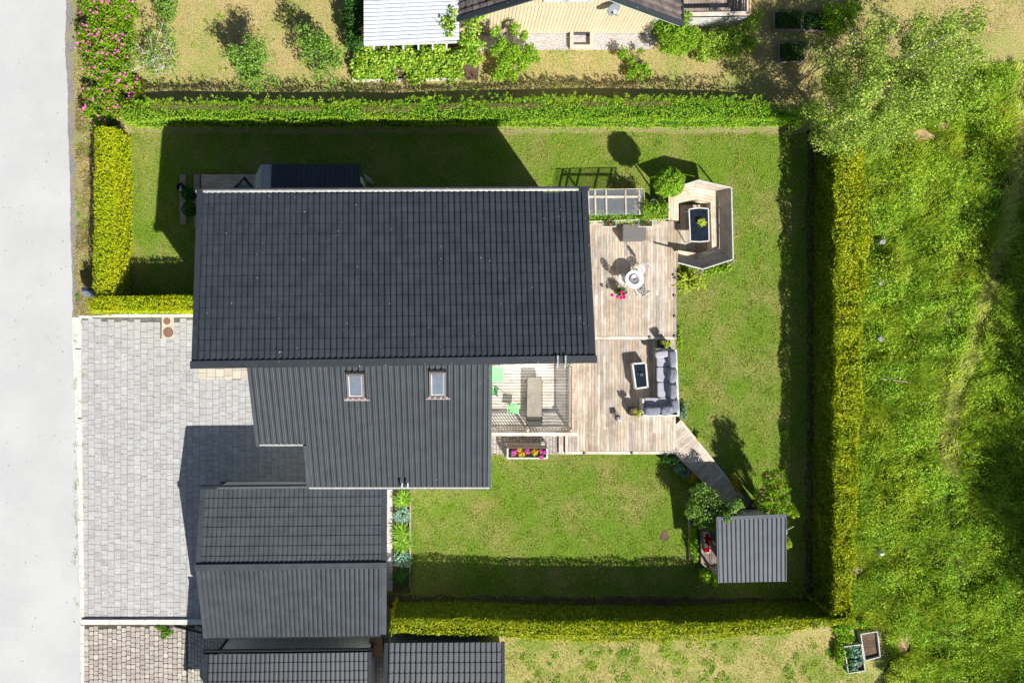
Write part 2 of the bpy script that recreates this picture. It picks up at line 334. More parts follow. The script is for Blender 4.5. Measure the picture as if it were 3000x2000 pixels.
# ---------------------------------------------------------------- mesh helpers
class MB:
    """collects shapes as one mesh; m = material slot of the faces that follow"""
    def __init__(s):
        s.v = []; s.f = []; s.mi = []; s.m = 0; s.nv = 0; s.smooth = False
    def add(s, v, f):
        v = np.asarray(v, float).reshape(-1, 3)
        s.v.append(v)
        k = s.nv
        s.f += [tuple(i + k for i in q) for q in f]
        s.mi += [s.m] * len(f)
        s.nv += len(v)
        return s
    def box(s, c, size, rz=0.0, taper=1.0):
        x, y, z = (a / 2 for a in size)
        v = []
        for dz, t in ((-z, 1.0), (z, taper)):
            for dx, dy in ((-x, -y), (x, -y), (x, y), (-x, y)):
                v.append((dx * t, dy * t, dz))
        v = np.array(v)
        if rz:
            cc, ss = math.cos(rz), math.sin(rz)
            v = np.stack([v[:, 0] * cc - v[:, 1] * ss, v[:, 0] * ss + v[:, 1] * cc, v[:, 2]], 1)
        return s.add(v + np.array(c), [(0, 3, 2, 1), (4, 5, 6, 7), (0, 1, 5, 4), (1, 2, 6, 5), (2, 3, 7, 6), (3, 0, 4, 7)])
    def bx(s, x0, x1, y0, y1, z0, z1):
        return s.box(((x0 + x1) / 2, (y0 + y1) / 2, (z0 + z1) / 2), (abs(x1 - x0), abs(y1 - y0), abs(z1 - z0)))
    def slab(s, pts, t):
        """polygon (3-D points, ordered) given thickness t downwards"""
        p = np.array(pts, float)
        n = len(p)
        q = p - np.array((0, 0, t))
        f = [tuple(range(n)), tuple(range(2 * n - 1, n - 1, -1))]
        a = p[1] - p[0]; b = p[2] - p[0]
        flip = np.cross(a, b)[2] < 0
        for i in range(n):
            j = (i + 1) % n
            f.append((i, i + n, j + n, j))
        if flip:
            f = [tuple(reversed(x)) for x in f]
        return s.add(np.vstack([p, q]), f)
    def bar(s, a, b, w, h=None, up=(0, 0, 1)):
        """rectangular bar from a to b"""
        h = h or w
        a = Vector(a); b = Vector(b)
        d = (b - a).normalized()
        u = Vector(up)
        if abs(d.dot(u)) > 0.98:
            u = Vector((1, 0, 0))
        r = d.cross(u).normalized(); u = r.cross(d)
        v = []
        for p in (a, b):
            for i, j in ((-1, -1), (1, -1), (1, 1), (-1, 1)):
                v.append(p + r * (w / 2 * i) + u * (h / 2 * j))
        return s.add([tuple(x) for x in v], [(0, 1, 2, 3), (7, 6, 5, 4), (0, 4, 5, 1), (1, 5, 6, 2), (2, 6, 7, 3), (3, 7, 4, 0)])
    def tube(s, pts, rad, n=8, cap=True):
        pts = [Vector(p) for p in pts]
        if not hasattr(rad, '__len__'):
            rad = [rad] * len(pts)
        v = []; f = []
        for i, p in enumerate(pts):
            d = (pts[min(i + 1, len(pts) - 1)] - pts[max(i - 1, 0)]).normalized()
            u = Vector((0, 0, 1)) if abs(d.z) < 0.9 else Vector((1, 0, 0))
            r = d.cross(u).normalized(); u = r.cross(d)
            for k in range(n):
                t = 2 * math.pi * k / n
                v.append(p + (r * math.cos(t) + u * math.sin(t)) * rad[i])
        for i in range(len(pts) - 1):
            for k in range(n):
                a = i * n + k; b = i * n + (k + 1) % n
                f.append((a, b, b + n, a + n))
        if cap:
            f.append(tuple(range(n - 1, -1, -1)))
            f.append(tuple(range((len(pts) - 1) * n, len(pts) * n)))
        return s.add([tuple(x) for x in v], f)
    def lathe(s, c, prof, n=24):
        """profile of (radius, z) turned around the vertical through c"""
        v = []; f = []
        for r, z in prof:
            for k in range(n):
                t = 2 * math.pi * k / n
                v.append((c[0] + r * math.cos(t), c[1] + r * math.sin(t), c[2] + z))
        for i in range(len(prof) - 1):
            for k in range(n):
                a = i * n + k; b = i * n + (k + 1) % n
                f.append((a, b, b + n, a + n))
        return s.add(v, f)
    def soft(s, c, size, rz=0.0, e=0.45, rx=0.0, ry=0.0, nu=20, nv=12, lump=0.0):
        """cushion: rounded box"""
        v = []; f = []
        def pw(x): return math.copysign(abs(x) ** e, x)
        rot = Matrix.Rotation(rz, 3, 'Z') @ Matrix.Rotation(ry, 3, 'Y') @ Matrix.Rotation(rx, 3, 'X')
        ph = random.random() * 6
        for i in range(nv + 1):
            a = -math.pi / 2 + math.pi * i / nv
            for k in range(nu):
                t = 2 * math.pi * k / nu
                q = Vector((pw(math.cos(a)) * pw(math.cos(t)) * size[0] / 2, pw(math.cos(a)) * pw(math.sin(t)) * size[1] / 2, pw(math.sin(a)) * size[2] / 2))
                if lump:
                    q *= 1 + lump * math.sin(3 * t + ph + 2 * a) * math.cos(2 * a + ph)
                v.append(tuple(rot @ q + Vector(c)))
        for i in range(nv):
            for k in range(nu):
                a = i * nu + k; b = i * nu + (k + 1) % nu
                f.append((a, b, b + nu, a + nu))
        return s.add(v, f)
    def boards(s, p00, p10, p11, p01, pitch=0.125, gap=0.007, t=0.028, lens=None, jit=0.002):
        """boards laid in a quad: they run p00->p10 and are stacked towards p01"""
        p00, p10, p11, p01 = (np.array(p, float) for p in (p00, p10, p11, p01))
        w = (np.linalg.norm(p01 - p00) + np.linalg.norm(p11 - p10)) / 2
        n = max(1, round(w / pitch))
        nn = np.cross(p10 - p00, p01 - p00); nn /= np.linalg.norm(nn)
        if nn[2] < 0: nn = -nn
        g = gap / w
        for i in range(n):
            a, b = i / n + g / 2, (i + 1) / n - g / 2
            A = p00 + (p01 - p00) * a; B = p10 + (p11 - p10) * a
            C_ = p10 + (p11 - p10) * b; D = p00 + (p01 - p00) * b
            L = np.linalg.norm(B - A)
            cuts = [0.0]
            if lens:
                x = random.uniform(0.2, 1) * lens
                while x < L - 0.5:
                    cuts.append(x / L); x += lens * random.uniform(0.8, 1.1)
            cuts.append(1.0)
            for c0, c1 in zip(cuts, cuts[1:]):
                e = 0.002 / max(L, .01)
                c0 += e; c1 -= e
                o = nn * random.uniform(-jit, jit)
                q = [A + (B - A) * c0 + o, A + (B - A) * c1 + o, D + (C_ - D) * c1 + o, D + (C_ - D) * c0 + o]
                k = [x - nn * t for x in q]
                f = [(0, 1, 2, 3), (7, 6, 5, 4), (0, 4, 5, 1), (1, 5, 6, 2), (2, 6, 7, 3), (3, 7, 4, 0)]
                if np.dot(np.cross(q[1] - q[0], q[3] - q[0]), nn) < 0:
                    f = [tuple(reversed(x)) for x in f]
                s.add(q + k, f)
        return s

def quads_mesh(name, v, nf, mats, mi=None, vi=None):
    """fast mesh of separate quads: v is (4*nf, 3)"""
    me = bpy.data.meshes.new(name)
    me.vertices.add(len(v))
    me.vertices.foreach_set("co", np.ascontiguousarray(v, np.float32).ravel())
    me.loops.add(4 * nf)
    me.loops.foreach_set("vertex_index", np.arange(4 * nf, dtype=np.int32) if vi is None else vi)
    me.polygons.add(nf)
    me.polygons.foreach_set("loop_start", np.arange(0, 4 * nf, 4, dtype=np.int32))
    me.polygons.foreach_set("loop_total", np.full(nf, 4, np.int32))
    if mi is not None:
        me.polygons.foreach_set("material_index", mi)
    for m in mats:
        me.materials.append(m)
    me.update(calc_edges=True)
    return me

def base_of(o):
    while o.parent is not None:
        o = o.parent
    return o.get('_b', (0, 0, 0))

def _props(o, label=None, cat=None, group=None, kind=None):
    for k, v in (('label', label), ('category', cat), ('group', group), ('kind', kind)):
        if v: o[k] = v
    return o

BASES = {}
def link(name, me, parent=None, loc=(0, 0, 0)):
    o = bpy.data.objects.new(name, me)
    COL.objects.link(o)
    if parent is not None:
        o.parent = parent
    else:
        o.location = loc
    return o

def rootloc(o):
    while o.parent is not None: o = o.parent
    return np.array(o.location)

def build(name, mb, mats, parent=None, loc=(0, 0, 0), world=True, smooth=False):
    """link the collected shapes as ONE mesh object. world=True: shapes were given in scene coordinates."""
    if not isinstance(mats, (list, tuple)): mats = [mats]
    v = np.vstack(mb.v)
    if world:
        v = v - (rootloc(parent) if parent is not None else np.array(loc))
    me = bpy.data.meshes.new(name)
    me.from_pydata(v.tolist(), [], mb.f)
    for m in mats: me.materials.append(m)
    if len(mats) > 1:
        me.polygons.foreach_set("material_index", np.array(mb.mi, np.int32))
    if smooth:
        me.polygons.foreach_set("use_smooth", np.ones(len(me.polygons), bool))
    me.update()
    return link(name, me, parent, loc)

def thing(name, label, cat, loc=(0, 0, 0), rz=0.0, group=None):
    o = bpy.data.objects.new(name, None)
    COL.objects.link(o)
    o.location = loc
    o.rotation_euler = (0, 0, rz)
    o.empty_display_size = 0.2
    return _props(o, label, cat, group)

def solo(name, mb, mats, label, cat, group=None, loc=None, world=True, smooth=False):
    if loc is None:
        v = np.vstack(mb.v)
        loc = (float(v[:, 0].mean()), float(v[:, 1].mean()), float(v[:, 2].min())) if world else (0, 0, 0)
    o = build(name, mb, mats, None, loc, world, smooth)
    return _props(o, label, cat, group)

def copy_tree(o, parent=None):
    c = o.copy()
    COL.objects.link(c)
    c.parent = parent
    for ch in list(o.children):
        copy_tree(ch, c)
    return c

def structure(name, mb, mats):
    o = build(name, mb, mats, None, (0, 0, 0))
    o['kind'] = 'structure'
    return o

def vnoise(x, y, scale, seed=0):
    """smooth value noise 0..1"""
    r = np.random.default_rng(seed).random((64, 64))
    x = np.asarray(x) / scale + 100; y = np.asarray(y) / scale + 100
    xi = np.floor(x).astype(int); yi = np.floor(y).astype(int)
    fx = x - xi; fy = y - yi
    fx = fx * fx * (3 - 2 * fx); fy = fy * fy * (3 - 2 * fy)
    g = lambda a, b: r[a % 64, b % 64]
    return (g(xi, yi) * (1 - fx) * (1 - fy) + g(xi + 1, yi) * fx * (1 - fy) + g(xi, yi + 1) * (1 - fx) * fy + g(xi + 1, yi + 1) * fx * fy)

def norm(a):
    return a / np.maximum(np.linalg.norm(a, axis=1, keepdims=True), 1e-6)

def leaf_quads(p, n, size, aspect=0.55, tilt=0.8, dirs=None):
    """pointed leaves at p facing n (+ random tilt)"""
    N = len(p)
    nn = norm(n + rng.normal(0, tilt, (N, 3)))
    r = rng.normal(0, 1, (N, 3)) if dirs is None else dirs + rng.normal(0, 0.3, (N, 3))
    t = norm(np.cross(nn, r))
    if dirs is not None:
        t = norm(r - nn * np.sum(r * nn, 1, keepdims=True))
    b = np.cross(nn, t)
    s = (np.full(N, size) if np.isscalar(size) else size)[:, None] * rng.uniform(0.65, 1.3, (N, 1))
    L = t * s / 2; W = b * s / 2 * aspect
    droop = nn * s * 0.12
    v = np.stack([p - L - droop, p + W, p + L - droop, p - W], 1).reshape(-1, 3)
    return v

def foliage(name, v, mat, parent=None, loc=(0, 0, 0), props=None):
    base = rootloc(parent) if parent is not None else np.array(loc)
    me = quads_mesh(name, v - base, len(v) // 4, [mat])
    o = link(name, me, parent, loc)
    if props: _props(o, **props)
    return o

def blob_points(c, r, n, shell=0.55, clump=14, csize=0.32):
    """points in clumps spread over an ellipsoid, mostly near its surface"""
    c = np.array(c, float); r = np.array(r if hasattr(r, '__len__') else (r, r, r), float)
    k = max(3, clump)
    d = norm(rng.normal(0, 1, (k, 3)))
    rad = shell + (1 - shell) * rng.random((k, 1)) ** 0.6
    cc = d * rad * 0.85
    nc = int(n * .62)
    idx = rng.integers(0, k, nc)
    cs = csize * rng.uniform(0.5, 1.2, k)[idx][:, None]
    off = norm(rng.normal(0, 1, (nc, 3))) * (rng.random((nc, 1)) ** 0.75) * cs * rng.uniform(.8, 1.5, (nc, 1))
    p = cc[idx] + off
    nrm = norm(off + 0.5 * cc[idx] + np.array((0, 0, 0.35)))
    d2 = norm(rng.normal(0, 1, (n - nc, 3)))
    p = np.vstack([p, d2 * rng.uniform(.45, .98, (n - nc, 1))]); nrm = np.vstack([nrm, norm(d2 + np.array((0, 0, .5)))])
    return c + p * r, nrm
# ================================================================ THE SETTING
def sheet(name, pts, z, mat):
    mb = MB()
    p = [(x, y, z) for x, y in pts]
    a = sum(p[i][0] * p[(i + 1) % len(p)][1] - p[(i + 1) % len(p)][0] * p[i][1] for i in range(len(p)))
    if a < 0: p = p[::-1]
    mb.add(p, [tuple(range(len(p)))])
    return structure(name, mb, mat)

def G(*pp):
    """ground polygon from photograph pixels"""
    return [P(x, y)[:2] for x, y in pp]

sheet('ground', [(-60, -45), (70, -45), (70, 45), (-60, 45)], 0.0, M['dry'])
# road with a ragged right edge
edge = [(192, -300), (195, 0), (191, 150), (198, 250), (200, 400), (205, 520), (207, 667), (211, 780), (213, 930),
        (215, 1060), (228, 1333), (230, 1500), (235, 1800), (238, 2000), (240, 2400)]
def dense(pts, step, jit):
    out = []
    for a, b in zip(pts, pts[1:]):
        n = max(1, int(abs(b[1] - a[1]) / step))
        for i in range(n):
            t = i / n
            out.append((a[0] + (b[0] - a[0]) * t + random.uniform(-jit, jit), a[1] + (b[1] - a[1]) * t))
    return out + [pts[-1]]
ed = dense(edge, 12, 1.6)
sheet('road', G((-1500, -300), *ed, (-1500, 2400)), 0.012, M['road'])
sheet('kerb_gap', G((200, 925), (262, 925), (262, 2300), (210, 2300)), 0.005, M['concrete'])
# gravel shoulder and turf verge
sh = dense([(214, -300), (216, 0), (218, 300), (222, 520), (226, 700), (238, 800), (240, 930)], 14, 5)
sheet('verge', G((150, -300), *sh, (150, 930)), 0.008, M['verge'])
vg = dense([(270, -300), (300, 0), (285, 380), (280, 860), (330, 925)], 20, 3)
sheet('verge_turf', G((170, -300), *vg, (220, 925)), 0.004, M['verge_grass'])
# lawn
sheet('lawn', G((383, 380), (2400, 380), (2400, 1770), (1120, 1770), (1120, 1000), (383, 925)), 0.004, M['lawn'])
# bare soil strips under the hedges
sn = dense([(392, 383), (392, 2370)], 22, 4)
sheet('soil_strip_north', G((383, 376), (2370, 376), *[(y, x) for x, y in reversed(sn)]), 0.008, M['verge_grass'])
se = dense([(2362, 380), (2364, 1100), (2356, 1760)], 24, 5)
sheet('soil_strip_east', G((2400, 1760), (2400, 380), *se), 0.008, M['soil'])
ss_ = dense([(1742, 1140), (1752, 2400)], 24, 5)
sheet('soil_strip_south', G((2400, 1780), (1140, 1780), *[(y, x) for x, y in ss_]), 0.012, M['soil'])
sheet('lower_yard', G((1478, 1850), (2620, 1850), (2620, 2300), (1478, 2300)), 0.003, M['dry_mixed'])
# meadow
mead = dense([(2760, 210), (2640, 260), (2560, 330), (2500, 380), (2500, 700), (2500, 1300), (2500, 1800), (2560, 1850), (2620, 1900), (2560, 2000), (2560, 2300)], 30, 12)
sheet('meadow', G(*mead, (3500, 2300), (3500, 200)), 0.006, M['meadow_soil'])
tx = [(300, 2990), (560, 2965), (690, 2940), (900, 2880), (1100, 2815), (1260, 2775), (1400, 2785)]
sheet('trail', G(*[(x - 16 + random.uniform(-6, 6), y) for y, x in tx], *[(x + 16 + random.uniform(-6, 6), y) for y, x in reversed(tx)]), 0.010, m_ground('trodden_turf', [(0.22, 0.26, 0.05), (0.48, 0.50, 0.14)], 16, 1.2, [(0.30, 0.26, 0.10), (0.60, 0.52, 0.28)], 0.8))
# soil under roses and planted bed of the neighbour
sheet('rose_soil', G((222, -100), (380, -100), (385, 340), (300, 400), (232, 330)), 0.010, M['soil'])
sheet('vine_bed_soil', G((1035, 20), (1420, 20), (1400, 235), (1035, 235)), 0.006, M['soil'])
sheet('gravel_strip', G((1395, 95), (1912, 95), (1930, 120), (1905, 146), (1560, 148), (1400, 150)), 0.008, M['gravel'])
sheet('gravel_path', G((1124, 1425), (1158, 1425), (1158, 1730), (1124, 1730)), 0.008, M['gravel'])
sheet('flower_bed_soil', G((1150, 1425), (1201, 1425), (1201, 1735), (1150, 1735)), 0.012, M['soil'])
for k, (x, y, rx, ry) in enumerate([(2697, 398, 38, 17), (2757, 368, 20, 15), (2503, 1672, 20, 15), (2642, 1880, 24, 38)]):
    pts = [(x + rx * (1 + 0.25 * math.sin(3 * a + k)) * math.cos(a), y + ry * (1 + .2 * math.cos(4 * a)) * math.sin(a)) for a in [i * math.pi / 9 for i in range(18)]]
    sheet('bare_patch', G(*pts), 0.010 + 0.02, M['straw'])
pts = [(1947 + 13 * math.cos(a) * (1 + .3 * math.sin(3 * a)), 1568 + 17 * math.sin(a)) for a in [i * math.pi / 8 for i in range(16)]]
sheet('bare_patch', G(*pts), 0.010, M['soil'])

# ---- driveway of long random grey stones, laid in columns
def paving(name, poly_fn, x0, x1, y0, y1, colw, lens, z, mat, joint, jmat, chamfer=0.0, gap=0.012, skip=None):
    v = []; f = []
    mb = MB()
    x = x0
    while x < x1 - 0.02:
        y = y1 - random.uniform(0, lens[0])
        while y > y0:
            L = random.choice(lens) * random.uniform(0.94, 1.06)
            xa, xb = x + gap / 2, min(x + colw, x1) - gap / 2
            ya, yb = max(y - L, y0) + gap / 2, min(y, y1) - gap / 2
            cx, cy = (xa + xb) / 2, (ya + yb) / 2
            if yb - ya > 0.03 and (skip is None or not skip(cx, cy)):
                zz = z + random.uniform(-0.003, 0.003)
                if chamfer:
                    c = chamfer * random.uniform(0.7, 1.3)
                    j = lambda: random.uniform(-.008, .008)
                    mb.add([(xa + c, ya + j(), zz), (xb - c, ya + j(), zz), (xb, ya + c, zz), (xb, yb - c, zz), (xb - c, yb + j(), zz), (xa + c, yb + j(), zz), (xa, yb - c, zz), (xa, ya + c, zz)], [tuple(range(8))])
                else:
                    mb.add([(xa, ya, zz), (xb, ya, zz), (xb, yb, zz), (xa, yb, zz)], [(0, 1, 2, 3)])
            y -= L
        x += colw
    o = structure(name, mb, mat)
    jb = MB(); jb.add([(x0, y0, joint), (x1, y0, joint), (x1, y1, joint), (x0, y1, joint)], [(0, 1, 2, 3)])
    structure(name + '_bed', jb, jmat)
    return o
dx0 = P(240, 0)[0]; dy1 = P(0, 931)[1]; dy0 = P(0, 1812)[1]
sk1 = lambda x, y: (P(474, 0)[0] < x < P(512, 0)[0] and P(0, 993)[1] < y < P(0, 926)[1])
paving('driveway', None, dx0, P(985, 0)[0], dy0, dy1, 0.282, [0.2, 0.24, 0.28, 0.36, 0.42], 0.030, M['paver'], 0.016, M['joint'], skip=sk1)
paving('entrance_paving', None, P(582, 0)[0], P(740, 0)[0], P(0, 1112)[1], P(0, 1050)[1], 0.37, [0.36], 0.046, M['cream_slab'], 0.038, M['joint_mossy'])
paving('neighbour_driveway', None, P(248, 0)[0], P(551, 0)[0], -17.5, P(0, 1829)[1], 0.200, [0.19, 0.2, 0.23, 0.26], 0.030, M['cobble'], 0.016, M['joint_mossy'], chamfer=0.03, gap=0.02)
paving('neighbour_driveway_edge', None, P(551, 0)[0], P(720, 0)[0], -17.5, P(0, 1829)[1], 0.142, [0.2, 0.22], 0.030, M['cobble_small'], 0.016, M['joint_mossy'], chamfer=0.015, gap=0.016)
paving('garden_paving', None, P(1425, 0)[0], P(1642, 0)[0], P(0, 1330)[1], P(0, 1200)[1], 0.142, [0.14, 0.2, 0.26], 0.030, M['cobble'], 0.016, M['joint_mossy'], gap=0.016)
paving('passage_paving', None, P(1083, 0)[0], P(1135, 0)[0], -17.5, P(0, 1740)[1], 0.142, [0.2, 0.22], 0.030, M['cobble'], 0.016, M['joint_mossy'], gap=0.016)

# kerbs
mb = MB()
y = 934
while y < 1812:
    L = random.uniform(55, 90); xk = 222 + (y - 934) * 0.019
    a = P(xk + random.uniform(-3, 3), y); b = P(238 + (y - 934) * 0.012, min(y + L - 1, 1812))
    if random.random() > 0.12:
        mb.bx(a[0], b[0], b[1], a[1], 0.0, 0.052)
    y += L
for x0_, x1_ in ((262, 301), (302, 340)):
    a = P(x0_ - 30, 932 - (x0_ - 262) * .06); b = P(x1_ - 30, 924)
    mb.bx(a[0], b[0], a[1], b[1] , 0.0, 0.05)
structure('kerb', mb, M['concrete'])
mb = MB()
for k in range(5):
    a = P(311 + k * 68.5, 929); b = P(311 + k * 68.5 + 67, 920)
    mb.bx(a[0], b[0], a[1], b[1], 0.0, 0.09)
structure('kerb_row', mb, M['concrete'])
mb = MB()
y = 1830
while y < 2100:
    L = random.uniform(25, 60)
    a = P(238 + random.uniform(-2, 2), y); b = P(247, y + L - 1)
    mb.bx(a[0], b[0], b[1], a[1], 0.0, 0.05); y += L
structure('kerb_lower', mb, M['concrete'])
# low concrete wall between the two driveways
mb = MB()
x = 240
while x < 600:
    w = random.choice([60, 75, 90])
    a = P(x, 1828, 0.12); b = P(min(x + w, 602) - .6, 1814, 0.12)
    mb.bx(a[0], b[0], a[1], b[1], 0.0, 0.14); x += w
solo('low_wall', mb, M['concrete'], 'low pale concrete wall dividing grey driveway from tan cobbled driveway', 'wall')

# manhole slab with two covers
t = thing('manhole', 'cream concrete slab with two round rusty iron covers in driveway', 'manhole', P(492, 960, 0.03))
mb = MB(); a = P(475, 992); b = P(510, 928); mb.bx(a[0], b[0], a[1], b[1], 0.012, 0.036)
build('slab', mb, M['cream_slab'], t)
for cx, cy, r in ((489, 940, 10.5), (493, 973, 15)):
    mb = MB(); c = P(cx, cy, 0.036); rr = r / 68
    mb.lathe((c[0], c[1], 0.036), [(rr, 0), (rr, .007), (rr * .84, .008), (rr * .82, .004), (rr * .3, .004), (rr * .28, .007), (0.0, .007)], 28)
    build('cover', mb, M['iron'], t)

# ================================================================ ROOF BUILDER
PROF_TILE = [(0, 0), (.05, .55), (.11, .92), (.19, 1.0), (.34, .92), (.5, .72), (.66, .45), (.82, .18), (.93, .03)]
PROF_CORR = [(0, 0), (.04, .02), (.12, .7), (.2, .95), (.34, 1.0), (.44, .93), (.49, .8), (.53, .94), (.66, .98), (.78, .75), (.88, .2), (.95, 0)]
PROF_RIB = [(0, 0), (.05, .9), (.10, 1.0), (.17, .15), (.23, .45), (.30, .02), (.5, 0.06), (.75, .04), (.92, .0)]
def tiled(LL, LR, HR, HL, rib, row, amp, step, prof=PROF_TILE, keep=None, mb=None):
    """roof sheet with rolls running up the slope and stepped tile rows"""
    LL, LR, HR, HL = (np.array(p, float) for p in (LL, LR, HR, HL))
    W = (np.linalg.norm(LR - LL) + np.linalg.norm(HR - HL)) / 2
    L = (np.linalg.norm(HL - LL) + np.linalg.norm(HR - LR)) / 2
    nn = np.cross(LR - LL, HL - LL); nn /= np.linalg.norm(nn)
    if nn[2] < 0: nn = -nn
    nr = max(1, round(W / rib)); nw = max(1, round(L / row))
    us = []; hs = []
    for i in range(nr):
        for u, h in prof:
            us.append((i + u) / nr); hs.append(h * amp)
    us.append(1.0); hs.append(0.0)
    vs = []; ls = []
    for j in range(nw):
        vs += [j / nw, (j + 1) / nw]; ls += [step, 0.0]
    us = np.array(us); hs = np.array(hs); vs = np.array(vs); ls = np.array(ls)
    U, V = np.meshgrid(us, vs); H = hs[None, :] + ls[:, None] * (1 if step else 0)
    wob = (vnoise(U * W, V * L, 0.9, 5) - .5) * 0.012
    Pt = (LL * ((1 - U) * (1 - V))[..., None] + LR * (U * (1 - V))[..., None] + HR * (U * V)[..., None] + HL * ((1 - U) * V)[..., None]) + nn * (H + wob)[..., None]
    nu, nv = len(us), len(vs)
    I = np.arange(nu * nv).reshape(nv, nu)
    q = np.stack([I[:-1, :-1], I[:-1, 1:], I[1:, 1:], I[1:, :-1]], -1).reshape(-1, 4)
    pts = Pt.reshape(-1, 3)
    if keep is not None:
        cen = pts[q].mean(1)
        q = q[keep(cen)]
    a = pts[q[0]]
    if np.dot(np.cross(a[1] - a[0], a[3] - a[0]), nn) < 0: q = q[:, ::-1]
    mb = mb or MB()
    return mb.add(pts, [tuple(int(k) for k in r) for r in q])

def bars(name, lst, mat, parent):
    for a_, b_, w_, h_ in lst:
        m_ = MB(); m_.bar(a_, b_, w_, h_); build(name, m_, mat, parent)

def window_part(parent, c, w, h, axis, name='window'):
    """window on a wall: axis 'x' = the wall faces along x"""
    fr = MB()
    d = 0.05
    for s in (-1, 1):
        if axis == 'x':
            fr.box((c[0], c[1] + s * w / 2, c[2]), (d, 0.07, h + .07)); fr.box((c[0], c[1], c[2] + s * h / 2), (d, w - .07, 0.07))
        else:
            fr.box((c[0] + s * w / 2, c[1], c[2]), (0.07, d, h + .07)); fr.box((c[0], c[1], c[2] + s * h / 2), (w - .07, d, 0.07))
    f = build(name, fr, M['white'], parent)
    g = MB()
    g.box(c, (0.02, w - .08, h - .08) if axis == 'x' else (w - .08, 0.02, h - .08))
    build('pane', g, M['winglass'], f)
    return f

def cladding(mb, x0, x1, y, ztop, pitch=0.12, t=0.02, z0=0.0, gap=0.008):
    """vertical boards on a wall that faces along y; ztop = function of x"""
    n = max(1, round(abs(x1 - x0) / pitch)); p = (x1 - x0) / n
    for i in range(n):
        a = x0 + i * p + gap / 2; b = x0 + (i + 1) * p - gap / 2
        za, zb = ztop(a), ztop(b)
        mb.add([(a, y, z0), (b, y, z0), (b, y, zb), (a, y, za), (a, y + t, z0), (b, y + t, z0), (b, y + t, zb), (a, y + t, za)],
               [(0, 1, 2, 3), (7, 6, 5, 4), (0, 4, 5, 1), (1, 5, 6, 2), (2, 6, 7, 3), (3, 7, 4, 0)])

# ================================================================ MAIN HOUSE
NW = P(583, 560, 5.2); NE = P(1717, 554, 5.2); SE = P(1741, 1055, 6.06); SW = P(566, 1072, 6.06)
house = thing('house', 'large white house under a charcoal tiled roof in the middle of the lawn', 'house', (-2.3, 2.0, 0))
mb = MB()
mb.add([(-9.0, -.95, 0), (4.45, -.95, 0), (4.45, 4.95, 0), (-9.0, 4.95, 0), (-9.0, -.95, 5.9), (4.45, -.95, 5.9), (4.45, 4.95, 5.12), (-9.0, 4.95, 5.12)],
       [(0, 1, 5, 4), (1, 2, 6, 5), (2, 3, 7, 6), (3, 0, 4, 7), (4, 5, 6, 7)])
build('wall', mb, M['white_wall'], house)
mb = MB()
mb.bx(-7.2, 1.05, -5.6, -.97, 0, 3.4) if False else None
mb.add([(-5.45, -5.65, 0), (1.05, -5.65, 0), (1.05, -.96, 0), (-5.45, -.96, 0), (-5.45, -5.65, 3.55), (1.05, -5.65, 3.55), (1.05, -.96, 5.2), (-5.45, -.96, 5.2)],
       [(0, 1, 5, 4), (1, 2, 6, 5), (3, 0, 4, 7), (4, 5, 6, 7)])
mb.add([(-7.15, -3.95, 0), (-5.46, -3.95, 0), (-5.46, -.96, 0), (-7.15, -.96, 0), (-7.15, -3.95, 4.15), (-5.46, -3.95, 4.15), (-5.46, -.96, 5.2), (-7.15, -.96, 5.2)],
       [(0, 1, 5, 4), (3, 0, 4, 7), (4, 5, 6, 7)])
build('wing_wall', mb, M['white_wall'], house)
lift = 0.0
inset = 0.13
def lerp(a, b, t): return tuple(a[i] + (b[i] - a[i]) * t for i in range(3))
mb = tiled((NW[0] + inset, NW[1] - .12, NW[2]), (NE[0] - inset, NE[1] - .12, NE[2]), (SE[0] - inset - .03, SE[1] + .14, SE[2]), (SW[0] + inset + .03, SW[1] + .14, SW[2]), 0.2065, 0.36, 0.048, 0.015)
build('roof', mb, M['roof'], house)
# verge and top flashings
bars('flashing', [((NW[0] + .05, NW[1], 5.2), (SW[0] + .05, SW[1], 6.05), .2, .12), ((NE[0] - .06, NE[1], 5.2), (SE[0] - .06, SE[1], 6.05), .22, .12), ((SW[0] - .08, SW[1] + .04, 6.07), (SE[0] + .08, SE[1] + .04, 6.07), .26, .14)], M['flash'], house)
mb = MB()
mb.tube([(NW[0] - .12, NW[1] + .0, 5.14), (NE[0] + .06, NE[1] + .0, 5.14)], 0.066, 10)
build('gutter', mb, M['gutter'], house)
mb = MB(); mb.bar((NW[0] - .14, NW[1] + .085, 5.12), (NE[0] + .1, NE[1] + .085, 5.12), 0.03, 0.12)
mb.bar((NE[0] - .25, NE[1] + .02, 5.16), (NE[0] + .1, NE[1] + .02, 5.16), 0.16, 0.15)
build('gutter_edge', mb, M['flash'], house)
# ladder brackets on the high edge
for x in (1634, 1657):
    mb = MB(); a = P(x, 1041, 6.2); b = P(x, 1066, 6.2)
    mb.bar(a, b, 0.05, 0.03); c = P(x - 1, 1078, 6.1); mb.bar(b, (c[0], c[1], 6.0), 0.05, 0.03); mb.bar(a, (a[0], a[1] , 6.05), 0.03)
    build('ladder_bracket', mb, M['galv'], house)
for x in (1178, 1195):
    mb = MB(); a = P(x, 1414, 3.95); b = P(x, 1430, 3.9)
    mb.bar(a, b, 0.05, 0.03); mb.bar(b, (b[0], b[1] - .06, 2.9), 0.05, 0.03)
    build('ladder_bracket', mb, M['galv'], house)
